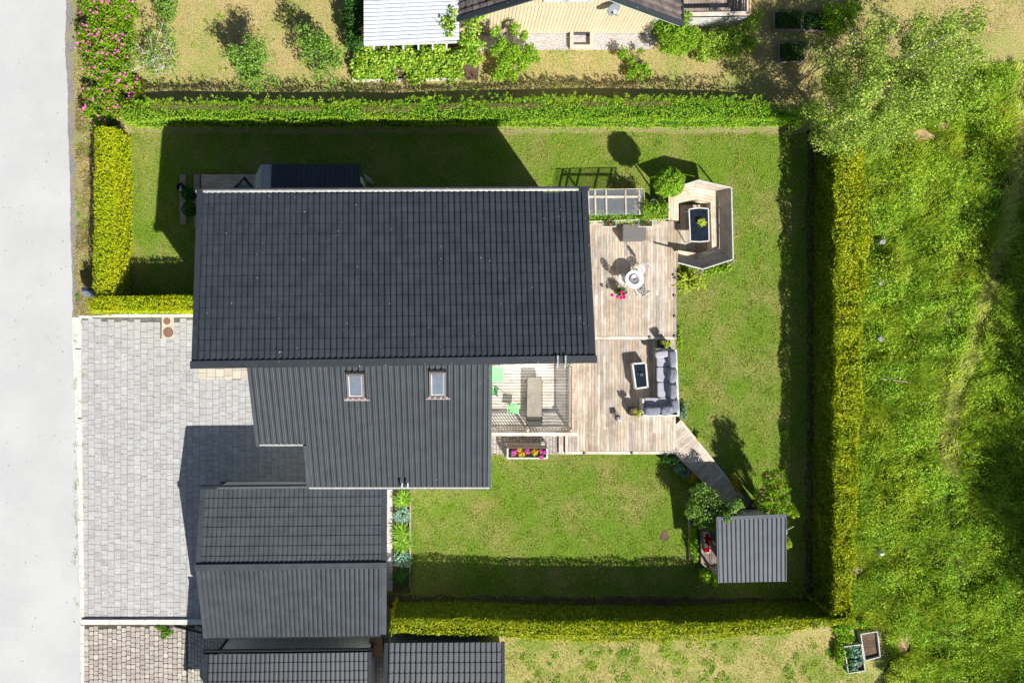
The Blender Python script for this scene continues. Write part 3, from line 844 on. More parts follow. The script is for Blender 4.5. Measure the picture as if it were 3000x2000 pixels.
# wing roof: steel sheets sloping south, cut back on the west
wt, wb = 5.36, 3.58
LLw = (-7.30, -5.80, wb); LRw = (1.14, -5.80, wb); HRw = (1.10, -1.0, wt); HLw = (-7.30, -1.0, wt)
WCX, WCY = -5.56, -4.14
zslope = lambda y: wb + (y + 5.80) / 4.80 * (wt - wb)
mb = tiled(LLw, LRw, HRw, HLw, 0.2085, 0.36, 0.052, 0.0035, PROF_CORR, keep=lambda c: ~((c[:, 0] < WCX) & (c[:, 1] < WCY + .12)))
build('wing_roof', mb, M['wing'], house)
bars('wing_flashing', [((-7.36, -1.0, wt), (-7.36, WCY, zslope(WCY)), 0.13, 0.1), ((WCX - .06, WCY, zslope(WCY)), (WCX - .06, -5.82, wb), 0.13, 0.1), ((1.17, -1.0, wt), (1.2, -5.82, wb), 0.13, 0.1), ((WCX, -5.9, wb - .05), (1.26, -5.9, wb - .05), 0.03, 0.12), ((-7.42, WCY - .06, zslope(WCY) - .05), (WCX - .13, WCY - .06, zslope(WCY) - .05), 0.03, 0.12)], M['roof2'], house)
for q in ([(-7.40, WCY + .02, zslope(WCY) - .02), (WCX - .14, WCY + .02, zslope(WCY) - .02)], [(WCX - .04, -5.84, wb), (1.22, -5.84, wb)]):
    mb = MB(); mb.tube(q, 0.055, 10); build('wing_gutter', mb, M['gutter'], house)
# two skylights
for sx0, sx1, sy0, sy1 in ((1016, 1068, 1093, 1165), (1258, 1306, 1088, 1161)):
    zc = 4.95
    a = P(sx0, sy0, 5.12); b = P(sx1, sy1, 4.75)
    x0_, x1_ = a[0], P(sx1, sy0, 5.0)[0]; y1_, y0_ = P(0, sy0, 5.1)[1], P(0, sy1, 4.8)[1]
    zt = lambda y, h=0.06: zslope(y) + h
    fr = MB(); fw = 0.075
    fr.bar((x0_ + fw / 2, y0_, zt(y0_)), (x0_ + fw / 2, y1_, zt(y1_)), fw, 0.12)
    fr.bar((x1_ - fw / 2, y0_, zt(y0_)), (x1_ - fw / 2, y1_, zt(y1_)), fw, 0.12)
    fr.bar((x0_ + fw, y1_ - fw / 2, zt(y1_ - fw / 2)), (x1_ - fw, y1_ - fw / 2, zt(y1_ - fw / 2)), fw * 1.6, 0.13)
    fr.bar((x0_ + fw, y0_ + fw / 2, zt(y0_ + fw / 2)), (x1_ - fw, y0_ + fw / 2, zt(y0_ + fw / 2)), fw, 0.11)
    sk = build('skylight', fr, m_plain('brown_grey_frame', (0.14, 0.125, 0.12), 0.4), house)
    g = MB(); g.add([(x0_ + fw, y0_ + fw, zt(y0_ + fw, .09)), (x1_ - fw, y0_ + fw, zt(y0_ + fw, .09)), (x1_ - fw, y1_ - fw, zt(y1_ - fw, .09)), (x0_ + fw, y1_ - fw, zt(y1_ - fw, .09))], [(0, 1, 2, 3)])
    build('pane', g, M['skyglass'], sk)
    l = MB()
    for xx in (x0_ + fw + .01, x1_ - fw - .01):
        l.bar((xx, y0_ + fw, zt(y0_ + fw, .10)), (xx, y1_ - fw, zt(y1_ - fw, .10)), 0.022, 0.02)
    l.bar((x0_ + fw, y0_ + fw + .01, zt(y0_ + fw, .10)), (x1_ - fw, y0_ + fw + .01, zt(y0_ + fw, .10)), 0.03, 0.02)
    build('pane_trim', l, M['white'], sk)
    h = MB(); h.bar((x0_ - .03, y1_ + .03, zt(y1_, .06)), (x1_ + .03, y1_ + .03, zt(y1_, .06)), 0.08, 0.13)
    build('hood', h, M['black'], sk)
    s = MB(); ys = y0_ - .05
    s.bar((x0_ - .13, ys, zt(ys, .045)), (x1_ + .16, ys, zt(ys, .045)), 0.10, 0.02)
    build('apron', s, M['pink_strip'], sk)
# windows and doors of the house (hidden under the eaves from above)
for y, z, w, h in ((1.0, 1.5, 1.9, 1.9), (3.4, 1.6, 1.2, 1.3), (1.6, 4.2, 1.6, 1.1)):
    window_part(house, (4.47, y, z), w, h, 'x')
for x, z in ((-7.5, 1.5), (-1.2, 1.5), (1.8, 1.5), (-6, 4.0), (0, 4.0)):
    window_part(house, (x, 4.97, z), 1.2, 1.2, 'y')
for y, z in ((1.5, 1.5), (3.6, 1.5), (2.4, 4.1)):
    window_part(house, (-9.02, y, z), 1.2, 1.2, 'x')
window_part(house, (1.07, -2.6, 1.55), 1.8, 1.9, 'x')
mb = MB(); mb.bx(-8.45, -7.5, -1.0, -.955, 0.05, 2.1); d = build('door', mb, M['grey_wall'], house)
mb = MB(); mb.bar((-7.62, -1.03, 1.0), (-7.62, -1.03, 1.15), .03); build('handle', mb, M['galv'], d)

# ---- annex north of the house
annex = thing('annex', 'small annex with dark sheet roof against the shaded north side of house', 'annex', (-5.6, 5.7, 0))
mb = MB(); mb.bx(-7.2, -3.95, 4.97, 6.4, 0, 2.1)
build('wall', mb, M['white_wall'], annex)
mb = tiled((-7.29, 6.68, 2.38), (-3.88, 6.68, 2.38), (-3.88, 5.0, 2.65), (-7.29, 5.0, 2.65), 0.187, 1.4, 0.035, 0.004, PROF_TILE)
build('roof', mb, M['roof'], annex)
bars('flashing', [((-3.86, 6.69, 2.36), (-3.86, 5.0, 2.64), .06, .1), ((-7.31, 6.69, 2.36), (-7.31, 5.0, 2.64), .06, .1)], M['flash'], annex)
mb = MB(); mb.bx(-3.94, -3.91, 5.35, 6.1, 0, 1.95); d = build('door', mb, M['darkglass'], annex)
mb = MB(); mb.bar((-3.88, 5.45, .9), (-3.88, 5.45, 1.1), .04); build('handle', mb, M['white'], d)
# wind shelter of frosted sheets beside it
sh = thing('wind_shelter', 'frosted grey plastic wind shelter at the end of shaded deck', 'shelter', (-8.0, 5.8, 0))
mb = MB()
p = lambda x, y, z: P(x, y, z)
mb.add([p(765, 483, 2.25), p(800, 482, 2.25), p(802, 560, 2.4), p(765, 560, 2.4)], [(0, 3, 2, 1)])
mb.add([p(765, 483, 2.24), p(765, 560, 2.39), p(747, 560, 1.9), p(747, 515, 1.85)], [(0, 3, 2, 1)])
build('sheet', mb, M['frost'], sh)
mb = MB(); mb.bar(p(765, 483, 2.28), p(765, 560, 2.42), .045); mb.bar(p(765, 488, 2.27), p(800, 487, 2.27), .03)
for q in (p(765, 486, 2.2), p(799, 486, 2.2), p(748, 516, 1.83)): mb.bar(q, (q[0] + .1, q[1] - .02, 0.15), .05)
build('frame', mb, M['galv'], sh)
pal = MB()
for k in range(4):
    a = P(1071 + k * 4.3, 520 + k * 3, 0.9)
    pal.bar((a[0], a[1], .95), (a[0] + .02, a[1] - .02, 0.05), .05, .012, up=(0, 1, 0))
a = P(1068, 515, .5)
pal.bar((a[0], a[1], .75), (a[0] + .33, a[1] - .22, .75), .03); pal.bar((a[0], a[1], .25), (a[0] + .33, a[1] - .22, .25), .03)
solo('slatted_gate', pal, M['white'], 'small white slatted gate standing beside the shaded annex wall', 'gate')

# ================================================================ GARAGE
gar = thing('garage', 'double garage with dark tiled saddle roof beside grey driveway', 'garage', (-6.5, -9.1, 0))
mb = MB()
zr = lambda y: 2.25 + (-6.4 - y) * 0.0
mb.add([(-9.9, -11.95, 0), (-3.05, -11.95, 0), (-3.05, -6.4, 0), (-9.9, -6.4, 0), (-9.9, -11.95, 1.98), (-3.05, -11.95, 1.98), (-3.05, -6.4, 2.24), (-9.9, -6.4, 2.24), (-9.9, -9.11, 2.7), (-3.05, -9.11, 2.7)],
       [(0, 1, 5, 4), (2, 3, 7, 6), (1, 2, 6, 9, 5), (3, 0, 4, 8, 7)])
build('wall', mb, M['white_wall'], gar)
for y0_, y1_ in ((-8.9, -6.7), (-11.7, -9.4)):
    mb = MB(); mb.bx(-9.93, -9.90, y0_, y1_, 0.02, 1.85)
    d = build('garage_door', mb, M['offwhite'], gar)
    mb = MB(); mb.bx(-9.97, -9.94, (y0_ + y1_) / 2 - .06, (y0_ + y1_) / 2 + .06, .9, .93); build('handle', mb, M['black'], d)
a = P(591, 1432, 2.3); b = P(1129, 1427, 2.3); c = P(1128, 1652, 2.78); d = P(578, 1658, 2.78)
mb = tiled((a[0] + .12, a[1], a[2]), (b[0] - .08, b[1], b[2]), (c[0] - .08, c[1], c[2]), (d[0] + .12, d[1], d[2]), 0.186, 0.355, 0.026, 0.02)
build('roof', mb, M['roof2'], gar)
e = P(601, 1867, 2.0); f_ = P(1127, 1861, 2.0)
mb = tiled((e[0] + .1, e[1], e[2]), (f_[0] - .08, f_[1], f_[2]), (c[0] - .08, c[1] - .05, c[2]), (d[0] + .12, d[1] - .05, d[2]), 0.186, 0.355, 0.068, 0.006, PROF_RIB)
build('roof', mb, M['roof2'], gar)
bars('flashing', [((q[0] + s_, q[1], q[2]), (r_[0] + s_, r_[1], r_[2]), .2, .08) for q, r_, s_ in ((a, d, .05), (b, c, -.03), (e, d, .05), (f_, c, -.03))], M['roof2'], gar)
mb = MB(); mb.bar((d[0] - .07, d[1] - .02, 2.84), (c[0] + .07, c[1] - .02, 2.84), 0.22, 0.06)
build('ridge_cap', mb, M['roof2'], gar)
for q in ([(a[0] - .05, a[1] + .1, 2.24), (b[0], b[1] + .1, 2.24)], [(e[0], e[1] - .03, 1.95), (f_[0], f_[1] - .03, 1.95)]):
    mb = MB(); mb.tube(q, 0.045, 8); build('gutter', mb, M['black'], gar)

# ================================================================ NEIGHBOUR'S GARAGES TO THE SOUTH
ng = thing('outbuilding', 'white clad outbuilding with dark roof at bottom edge beside the cobbles', 'outbuilding', (-6.5, -15, 0))
mb = MB()
cladding(mb, -9.7, -3.55, -12.97, lambda x: 2.18, 0.15, 0.02)
mb.bx(-9.68, -3.57, -16.8, -12.975, 0, 2.2)
build('wall', mb, M['white_wall'], ng)
mb = MB(); mb.bar((-9.72, -12.94, 0), (-9.72, -12.94, 2.1), .09); mb.bar((-3.53, -12.94, 0), (-3.53, -12.94, 2.1), .09)
mb.tube([(-10.12, -12.62, 2.26), (-3.42, -12.56, 2.26)], 0.06, 8); mb.bar((-10.1, -12.72, 2.2), (-3.42, -12.66, 2.2), .06, .1)
build('trim', mb, M['black'], ng)
mb = tiled((-9.87, -12.74, 2.32), (-3.55, -12.64, 2.32), (-3.5, -16.9, 2.62), (-9.92, -16.9, 2.62), 0.188, 0.36, 0.036, 0.022)
build('roof', mb, M['roof3'], ng)
bars('flashing', [((-9.95, -12.72, 2.33), (-10.0, -16.9, 2.64), .15, .08), ((-3.47, -12.62, 2.33), (-3.42, -16.9, 2.64), .15, .08)], M['roof3'], ng)
ns = thing('shed', 'dark tiled shed touching the south hedge at the bottom edge', 'shed', (-.5, -14.5, 0))
mb = MB()
cladding(mb, -2.78, 1.72, -12.52, lambda x: 2.12, 0.14, 0.02)
mb.bx(-2.76, 1.70, -16.4, -12.525, 0, 2.12)
build('wall', mb, M['grey_wall'], ns)
mb = tiled((-2.72, -12.30, 2.26), (1.76, -12.27, 2.26), (1.76, -16.5, 2.7), (-2.78, -16.5, 2.7), 0.213, 0.40, 0.045, 0.024)
build('roof', mb, M['roof3'], ns)
bars('flashing', [((-2.82, -12.29, 2.26), (-2.86, -16.5, 2.72), .14, .08), ((1.81, -12.26, 2.26), (1.82, -16.5, 2.72), .13, .08)], M['roof3'], ns)
mb = MB(); a = P(1082, 1922, .95); b = P(1121, 1862, .95); mb.bx(a[0], b[0], a[1], b[1], .93, .97)
t = thing('bin_shelter', 'brown plywood-topped box wedged between the dark roofs', 'box', ((a[0] + b[0]) / 2, (a[1] + b[1]) / 2, 0))
build('lid', mb, M['plywood'], t)
mb = MB(); mb.bx(a[0] + .04, b[0] - .04, a[1] + .04, b[1] - .04, 0.03, .93); build('body', mb, M['darkwood'], t)

# ================================================================ NEIGHBOUR'S HOUSE TO THE NORTH
nh = thing('neighbour_house', 'pale yellow boarded house with brown tiled gable roof at top edge', 'house', (4.2, 15, 0))
AX, AZ, EZ = 4.24, 5.07, 2.0
YW = 12.87; YO = 12.37
roofz = lambda x: AZ - abs(x - AX) * (AZ - EZ) / 4.67 - 0.12
mb = MB()
zb_ = 2.55
cladding(mb, -.25, 8.16, YW, lambda x: min(roofz(x) - .05, 2.75), 0.145, 0.02, 0.06, 0.014)
cladding(mb, AX - 3.4, AX + 3.4, YW - .03, lambda x: max(2.62, roofz(x) - .08), 0.145, 0.02, 2.6, 0.014)
build('wall', mb, M['yellow_wall'], nh)
mb = MB()
mb.add([(-.25, YW + .03, 0), (8.16, YW + .03, 0), (8.16, YW + .03, roofz(8.16)), (AX, YW + .03, roofz(AX)), (-.25, YW + .03, roofz(-.25)),
        (-.25, 22, 0), (8.16, 22, 0), (8.16, 22, roofz(8.16)), (AX, 22, roofz(AX)), (-.25, 22, roofz(-.25))],
       [(0, 1, 2, 3, 4), (9, 8, 7, 6, 5), (1, 6, 7, 2), (5, 0, 4, 9)])
build('wall_core', mb, M['yellow_dark'], nh)
mb = MB(); mb.bar((8.18, YW - .0, 0.05), (8.18, YW - .0, roofz(8.2)), .17, .05, up=(0, 1, 0)); mb.bar((8.22, YW + .08, 0.05), (8.22, YW + .08, roofz(8.2)), .05, .17, up=(0, 1, 0))
mb.bar((-.55, YO + .05, EZ - .16), (AX, YO + .05, AZ - .16), .05, .18); mb.bar((9.03, YO + .05, EZ - .16), (AX, YO + .05, AZ - .16), .05, .18)
for s in (-1, 1):
    x_ = AX + s * 4.74
    mb.add([(AX, YO, AZ - .13), (x_, YO, EZ - .13), (x_, YW, EZ - .13), (AX, YW, AZ - .13)], [(0, 1, 2, 3)])
build('barge_trim', mb, M['green_wall'], nh)
for s in (-1, 1):
    x_ = AX + s * 4.70
    low0 = (x_, YO + .1, EZ); low1 = (x_, 22, EZ); hi0 = (AX, YO + .1, AZ); hi1 = (AX, 22, AZ)
    mb = tiled(low0, low1, hi1, hi0, 0.30, 0.34, 0.055, 0.03) if s > 0 else tiled(low1, low0, hi0, hi1, 0.30, 0.34, 0.055, 0.03)
    build('roof', mb, M['neigh_tile'], nh)
mb = MB()
mb.bar((AX - 4.78, YO + .03, EZ), (AX, YO + .03, AZ + .03), .2, .10); mb.bar((AX + 4.78, YO + .03, EZ), (AX, YO + .03, AZ + .03), .2, .10)
mb.tube([(AX - 4.8, YO, EZ - .02), (AX - 4.8, 22, EZ - .02)], .06, 8); mb.tube([(AX + 4.8, YO, EZ - .02), (AX + 4.8, 22, EZ - .02)], .06, 8)
build('flashing', mb, M['flash'], nh)
for x0_, x1_ in ((1595, 1655), (1665, 1728)):
    a = P(x0_, 8, 3.0); xx0 = (x0_ - NX) * .0132; xx1 = (x1_ - NX) * .0132
    fr = MB(); zt_, zb2 = 4.0, 3.0; y_ = YW - .06
    for q in (xx0, xx1): fr.bx(q - .05, q + .05, y_ - .02, y_ + .03, zb2 - .05, zt_ + .05)
    for q in (zb2, zt_): fr.bx(xx0 + .05, xx1 - .05, y_ - .02, y_ + .03, q - .05, q + .05)
    w_ = build('window', fr, M['green_wall'], nh)
    g = MB(); g.bx(xx0 + .05, xx1 - .05, y_ + .0, y_ + .02, zb2 + .05, zt_ - .05); build('blind', g, M['white'], w_)
# satellite dish on the gable
dish = thing('satellite_dish', 'grey satellite dish on an arm fixed to the pale yellow wall', 'satellite dish', (5.75, 12.75, 2.9))
c = Vector(P(1795, 25, 2.9))
ax = Vector((.35, -.75, .55)).normalized()
q = ax.to_track_quat('Z', 'Y').to_matrix()
v = []; f = []
mb = MB(); n = 24
for i, (r, z) in enumerate([(0.001, 0), (.1, .008), (.2, .035), (.27, .07), (.275, .075), (.2, .05), (.1, .02), (.001, .012)][:5]):
    for k in range(n):
        t_ = 2 * math.pi * k / n
        v.append(tuple(c + q @ Vector((r * math.cos(t_), r * math.sin(t_) * .92, z))))
for i in range(4):
    for k in range(n):
        f.append((i * n + k, i * n + (k + 1) % n, (i + 1) * n + (k + 1) % n, (i + 1) * n + k))
mb.add(v, f); build('reflector', mb, m_plain('grey_dish', (.17, .19, .21), .4), dish)
mb = MB(); mb.tube([tuple(c), (c.x, YW, c.z - .1)], .025, 8); build('bracket', mb, M['galv'], dish)
mb = MB(); e_ = c + ax * .42 + Vector((0, 0, -.12)); mb.tube([tuple(c + q @ Vector((0, -.25, .03))), tuple(e_)], .012, 6); mb.box(tuple(e_), (.07, .07, .07)); build('feed_arm', mb, M['galv'], dish)
# little grey wall vent, basement light well
t = thing('light_well', 'cream concrete basement light well with window set in gravel strip', 'light well', P(1701, 124))
mb = MB(); a = P(1668, 147); b = P(1735, 100)
mb.bx(a[0], a[0] + .14, a[1], b[1], 0, .22); mb.bx(b[0] - .14, b[0], a[1], b[1], 0, .22); mb.bx(a[0] + .14, b[0] - .14, a[1], a[1] + .14, 0, .22)
build('rim', mb, M['cream_slab'], t)
mb = MB(); mb.bx(a[0] + .16, b[0] - .16, b[1] - .06, b[1] - .02, .01, .2); build('window', mb, M['winglass'], t)
# white lean-to roof over a trellis, its rafters and bed edging
cp = thing('carport', 'white corrugated lean-to roof on pale posts overgrown by vines', 'carport', (-1.8, 12.5, 0))
l0 = P(1066, 131, 2.2); l1 = P(1353, 122, 2.2)
mb = tiled((l0[0], 17.5, 2.2), (l0[0], l0[1], 2.2), (l1[0] - .1, l1[1], 2.35), (l1[0] - .1, 17.5, 2.35), 0.155, 9, 0.035, 0.0, PROF_CORR)
build('roof', mb, M['sheet_white'], cp)
mb = MB()
for x in (1096, 1138, 1182, 1226, 1268, 1308):
    a = P(x, 120, 2.05); b = P(x, 146, 2.05); mb.bar(a, b, .07, .1)
    mb.bar((a[0], l0[1] + .75, 0), (a[0], l0[1] + .75, 2.1), .08)
mb.bar((l0[0], l0[1] + .02, 2.08), (l1[0] - .2, l1[1] - .02, 2.2), .06, .12)
build('rafter', mb, M['offwhite'], cp)
mb = MB()
mb.bar((*P(1035, 150)[:2], .06), (*P(1035, 238)[:2], .06), .07, .12); mb.bar((*P(1032, 238)[:2], .06), (*P(1352, 234)[:2], .06), .07, .12)
solo('bed_edging', mb, M['concrete'], 'pale timber edging round the vine bed below the white lean-to', 'edging')
# terrace at top edge
tr = thing('terrace', 'grey timber terrace with white skirt and railing at top edge', 'terrace', (11, 13.9, 0))
tz = .35
a = P(1995, 40, tz); b = P(2180, 40, tz)
mb = MB(); mb.boards((8.3, a[1] + .0, tz), (8.3, 18, tz), (b[0] - .05, 18, tz), (b[0] - .05, a[1], tz), .13)
build('floor', mb, M['plank'], tr)
r0 = P(2013, 47, 1.1); r1 = P(2194, 44, 1.1)
mb = MB(); 
for k in range(4):
    z_ = .2 + k * .2
    mb.bar((r0[0] - .1, r0[1], z_ + .02), (r1[0] - .02, r1[1] , z_ + .02), .03, .16)
build('skirt', mb, M['offwhite'], tr)
mb = MB(); mb.bar((r0[0] - .1, r0[1] + .06, 1.1), (r1[0], r1[1] + .06, 1.1), .16, .04)
mb.bar((r1[0] - .05, r1[1] + .0, 1.12), (r1[0] - .05, 18, 1.12), .1, .04)
for k in range(3): mb.bar((r1[0] - .02, r1[1], .45 + k * .22), (r1[0] - .02, 18, .45 + k * .22), .03, .1)
for yy in (0.1, 1.4, 2.8): mb.bar((r1[0] - .05, r1[1] + yy, 0), (r1[0] - .05, r1[1] + yy, 1.1), .09)
build('railing', mb, M['railwood'], tr)
mb = MB(); mb.bar((r1[0] + .03, r1[1], 1.16), (r1[0] + .03, 18, 1.16), .07, .03)
build('handrail', mb, M['lichen'], tr)
# raised timber beds in the shaded yard behind
for k, (x0_, y0_, x1_, y1_, lab) in enumerate(((2268, 33, 2350, 88, 'larger overgrown timber bed left of its twin in shaded dry grass'), (2352, 36, 2428, 90, 'overgrown timber bed right of its twin under birch shade'), (2282, 126, 2358, 182, 'single overgrown timber bed below the pair in birch shade'))):
    a = P(x0_, y1_, .2); b = P(x1_, y0_, .2)
    t = thing('raised_bed', lab, 'raised bed', ((a[0] + b[0]) / 2, (a[1] + b[1]) / 2, 0), 0, 'timber beds in the neighbouring yard')
    mb = MB()
    mb.bx(a[0], b[0], b[1] - .04, b[1], 0, .22); mb.bx(a[0], b[0], a[1], a[1] + .04, 0, .2)
    mb.bx(a[0], a[0] + .04, a[1] + .04, b[1] - .04, 0, .2); mb.bx(b[0] - .04, b[0], a[1] + .04, b[1] - .04, 0, .2)
    build('frame', mb, M['plank'], t)
    mb = MB(); mb.bx(a[0] + .04, b[0] - .04, a[1] + .04, b[1] - .04, 0, .13); build('soil', mb, M['soil'], t)
    pp = np.stack([rng.uniform(a[0] + .05, b[0] - .05, 900), rng.uniform(a[1] + .05, b[1] - .05, 900), rng.uniform(.13, .5, 900)], 1)
    foliage('plants', leaf_quads(pp, np.tile([0, 0, 1.], (900, 1)), .10, .4, .7), M['l_dark'], t)
# ================================================================ DECKS
ZA, ZB, ZC = 0.40, 0.25, 0.50     # upper deck, lower deck, balcony
deckA = thing('upper_deck', 'sun bleached upper deck with round white table, north of the step', 'deck', (7, 2.5, 0))
xl = 4.48; xr = P(1982, 0, ZA)[0]; yb = P(0, 995, ZA)[1]; yt = P(0, 648, ZA)[1]
mb = MB(); mb.boards((xl, yb + .14, ZA), (xl, yt, ZA), (xr, yt, ZA), (xr, yb + .14, ZA), .125, .008, .03, 3.6)
build('floor', mb, M['deck'], deckA)
mb = MB(); mb.bx(xl, xr - .12, yb, yb + .13, ZA - .03, ZA + .002); mb.bx(xr - .11, xr, yb, yb + .13, ZA - .03, ZA + .002)
build('edge_board', mb, M['railwood'], deckA)
mb = MB(); mb.bx(xl, xr - .02, yb + .02, yt - .02, 0.01, ZA - .032); build('base', mb, M['darkwood'], deckA)
deckB = thing('lower_deck', 'sun bleached lower deck carrying the corner sofa, south of the step', 'deck', (7, -2.5, 0))
xl2 = P(1656, 0, ZB)[0]; xr2 = P(1980, 0, ZB)[0]; yb2 = P(0, 1330, ZB)[1]; yt2 = yb - .01
xm = P(1742, 0, ZB)[0]
mb = MB(); mb.boards((xl2 + .13, yb2 + .13, ZB), (xl2 + .13, yt2, ZB), (xr2, yt2, ZB), (xr2, yb2 + .13, ZB), .125, .008, .03, 3.4)
build('floor', mb, M['deck'], deckB)
mb = MB(); mb.bx(xl2, xr2 + .01, yb2, yb2 + .12, ZB - .03, ZB + .002); mb.bx(xl2, xl2 + .12, yb2 + .125, P(0, 1272, ZB)[1], ZB - .03, ZB + .002)
build('edge_board', mb, M['railwood'], deckB)
mb = MB(); mb.bx(xl2 + .02, xr2 - .02, yb2 + .02, yt2, 0.01, ZB - .032)
build('base', mb, M['darkwood'], deckB)
st = MB(); a = P(1637, 1330, .14); b = P(1655, 1272, .14)
st.boards((a[0], a[1], .14), (a[0], b[1], .14), (b[0] - .02, b[1], .14), (b[0] - .02, a[1], .14), .12)
solo('deck_step', st, M['deck'], 'narrow low timber step along the west edge of lower deck', 'step')
# balcony with slatted railing
bal = thing('balcony', 'pale timber balcony with slatted railings and green furniture beside the wing', 'balcony', (3, -2.5, 0))
bx0 = 1.1; bx1 = P(1664, 0, ZC)[0]; by0 = P(0, 1253, ZC)[1]; by1 = -.97
mb = MB(); mb.boards((bx0, by0, ZC), (bx1, by0, ZC), (bx1, by1, ZC), (bx0, by1, ZC), .127, .016, .03, 4.6)
build('floor', mb, M['deckx'], bal)
mb = MB(); mb.bx(bx0, bx1 - .02, by0 + .02, by1, 0.02, ZC - .035); build('base', mb, M['darkwood'], bal)
RH = 0.95
mb = MB()
k = by0 - .04; n = 0
while k < by1 - .3:
    mb.box((bx1 + .05, k, ZC + RH / 2 - .12), (.02, .06, RH + .2)); k += .12
x = bx0 + .08
while x < bx1:
    mb.box((x, by0 - .05, ZC + RH / 2 - .12), (.06, .02, RH + .2)); x += .12
build('baluster', mb, M['railwood'], bal)['kind'] = 'stuff'
mb = MB()
mb.bar((bx0, by0 - .02, ZC + RH - .10), (bx1 + .03, by0 - .02, ZC + RH - .10), .03, .07); mb.bar((bx1 + .02, by0, ZC + RH - .10), (bx1 + .02, by1 - .3, ZC + RH - .10), .03, .07)
mb.bar((bx0, by0 - .02, ZC + .12), (bx1 + .03, by0 - .02, ZC + .12), .03, .06); mb.bar((bx1 + .02, by0, ZC + .12), (bx1 + .02, by1 - .3, ZC + .12), .03, .06)
mb.boards((bx0, by0 - .20, ZC + RH), (bx1 + .22, by0 - .20, ZC + RH), (bx1 + .22, by0 - .055, ZC + RH), (bx0, by0 - .055, ZC + RH), .15, .004, .03, 1.3)
mb.bar((bx1 + .05, by0 - .05, ZC + RH - .02), (bx1 + .05, by1 - .3, ZC + RH - .02), .06, .04)
for xx, yy in ((bx1 - .01, by0 + .01), (bx1 + .0, by1 - .35), ((bx0 + bx1) / 2, by0 + .01)):
    mb.box((xx, yy, ZC + RH / 2), (.09, .09, RH))
build('railing', mb, M['railwood'], bal)
# diagonal boardwalk
wk = thing('boardwalk', 'diagonal grey timber boardwalk leading from lower deck to small shed', 'boardwalk', (*P(2070, 1370)[:2], 0))
z0 = .20; z1 = .13
A_ = P(1981, 1232, z0); B_ = P(1996, 1229, z0); C_ = P(2188, 1466, z1); D_ = P(2116, 1468, z1); E_ = P(1973, 1327, z0)
# boards perpendicular to the walk
u = (Vector(C_) - Vector(B_)); 
mb = MB()
left = [Vector(A_), Vector(E_), Vector(D_)]; 
N = 34
pts_r = [Vector(B_).lerp(Vector(C_), i / N) for i in range(N + 1)]
def left_at(i):
    # boards run at right angle to the right-hand edge until they meet the left outline
    p = pts_r[i]; d = Vector((u.y, -u.x, 0)).normalized()
    if d.dot(Vector(E_) - Vector(B_)) < 0: d = -d
    best = None
    segs = [(Vector(A_), Vector(E_)), (Vector(E_), Vector(D_)), (Vector(D_), Vector(D_) + (Vector(C_) - Vector(B_)) * .3)]
    for s0, s1 in segs:
        e = s1 - s0; den = d.x * e.y - d.y * e.x
        if abs(den) < 1e-6: continue
        t_ = ((s0.x - p.x) * e.y - (s0.y - p.y) * e.x) / den
        w_ = ((s0.x - p.x) * d.y - (s0.y - p.y) * d.x) / den
        if t_ > 0 and -.001 <= w_ <= 1.001 and (best is None or t_ < best): best = t_
    q = p + d * (best or .3); q.z = p.z
    return q
ls = [left_at(i) for i in range(N + 1)]
for i in range(N):
    g = .03
    a, b = pts_r[i].lerp(pts_r[i + 1], g), pts_r[i].lerp(pts_r[i + 1], 1 - g)
    c, d = ls[i].lerp(ls[i + 1], 1 - g), ls[i].lerp(ls[i + 1], g)
    mb.slab([tuple(a), tuple(b), tuple(c), tuple(d)], .03)
build('floor', mb, M['walk'], wk)
mb = MB(); mb.bar((B_[0] - .06, B_[1] - .03, z0 + .012), (C_[0] - .06, C_[1] - .03, z1 + .012), .11, .02); mb.bar((E_[0] + .05, E_[1] + .02, z0 + .012), (D_[0] + .05, D_[1] + .02, z1 + .012), .10, .02)
build('edge_board', mb, M['walk'], wk)
mb = MB(); mb.slab([(B_[0] - .05, B_[1] - .05, z0 - .035), (C_[0] - .05, C_[1], z1 - .035), (D_[0] + .04, D_[1], z1 - .035), (E_[0] + .04, E_[1], z0 - .035)], .08)
build('base', mb, M['darkwood'], wk)
# shaded deck and stepping boards on the north-west
nd = thing('north_deck', 'narrow shaded tan deck strip north of the charcoal roof', 'deck', (*P(665, 535)[:2], 0))
a = P(589, 640, .18); b = P(800, 511, .18)
mb = MB(); mb.boards((a[0], a[1], .18), (b[0], a[1], .18), (b[0], b[1], .18), (a[0], b[1], .18), .125, .008, .03)
build('floor', mb, M['deckshade'], nd)
mb = MB(); mb.bx(a[0] + .02, b[0], a[1], b[1] - .02, .01, .145); build('base', mb, M['darkwood'], nd)
for x0_, x1_, y0_, y1_, lab in ((526, 544, 657, 511, 'single grey plank on lawn, nearer to the west hedge'), (567, 585, 665, 510, 'single grey plank on lawn, nearer to the house')):
    a = P(x0_, y0_, .1); b = P(x1_, y1_, .1); mb = MB(); mb.boards((a[0], a[1], .1), (a[0], b[1], .1), (b[0], b[1], .1), (b[0], a[1], .1), .13, .004, .05)
    solo('plank', mb, M['plank'], lab, 'plank', 'planks on the lawn')

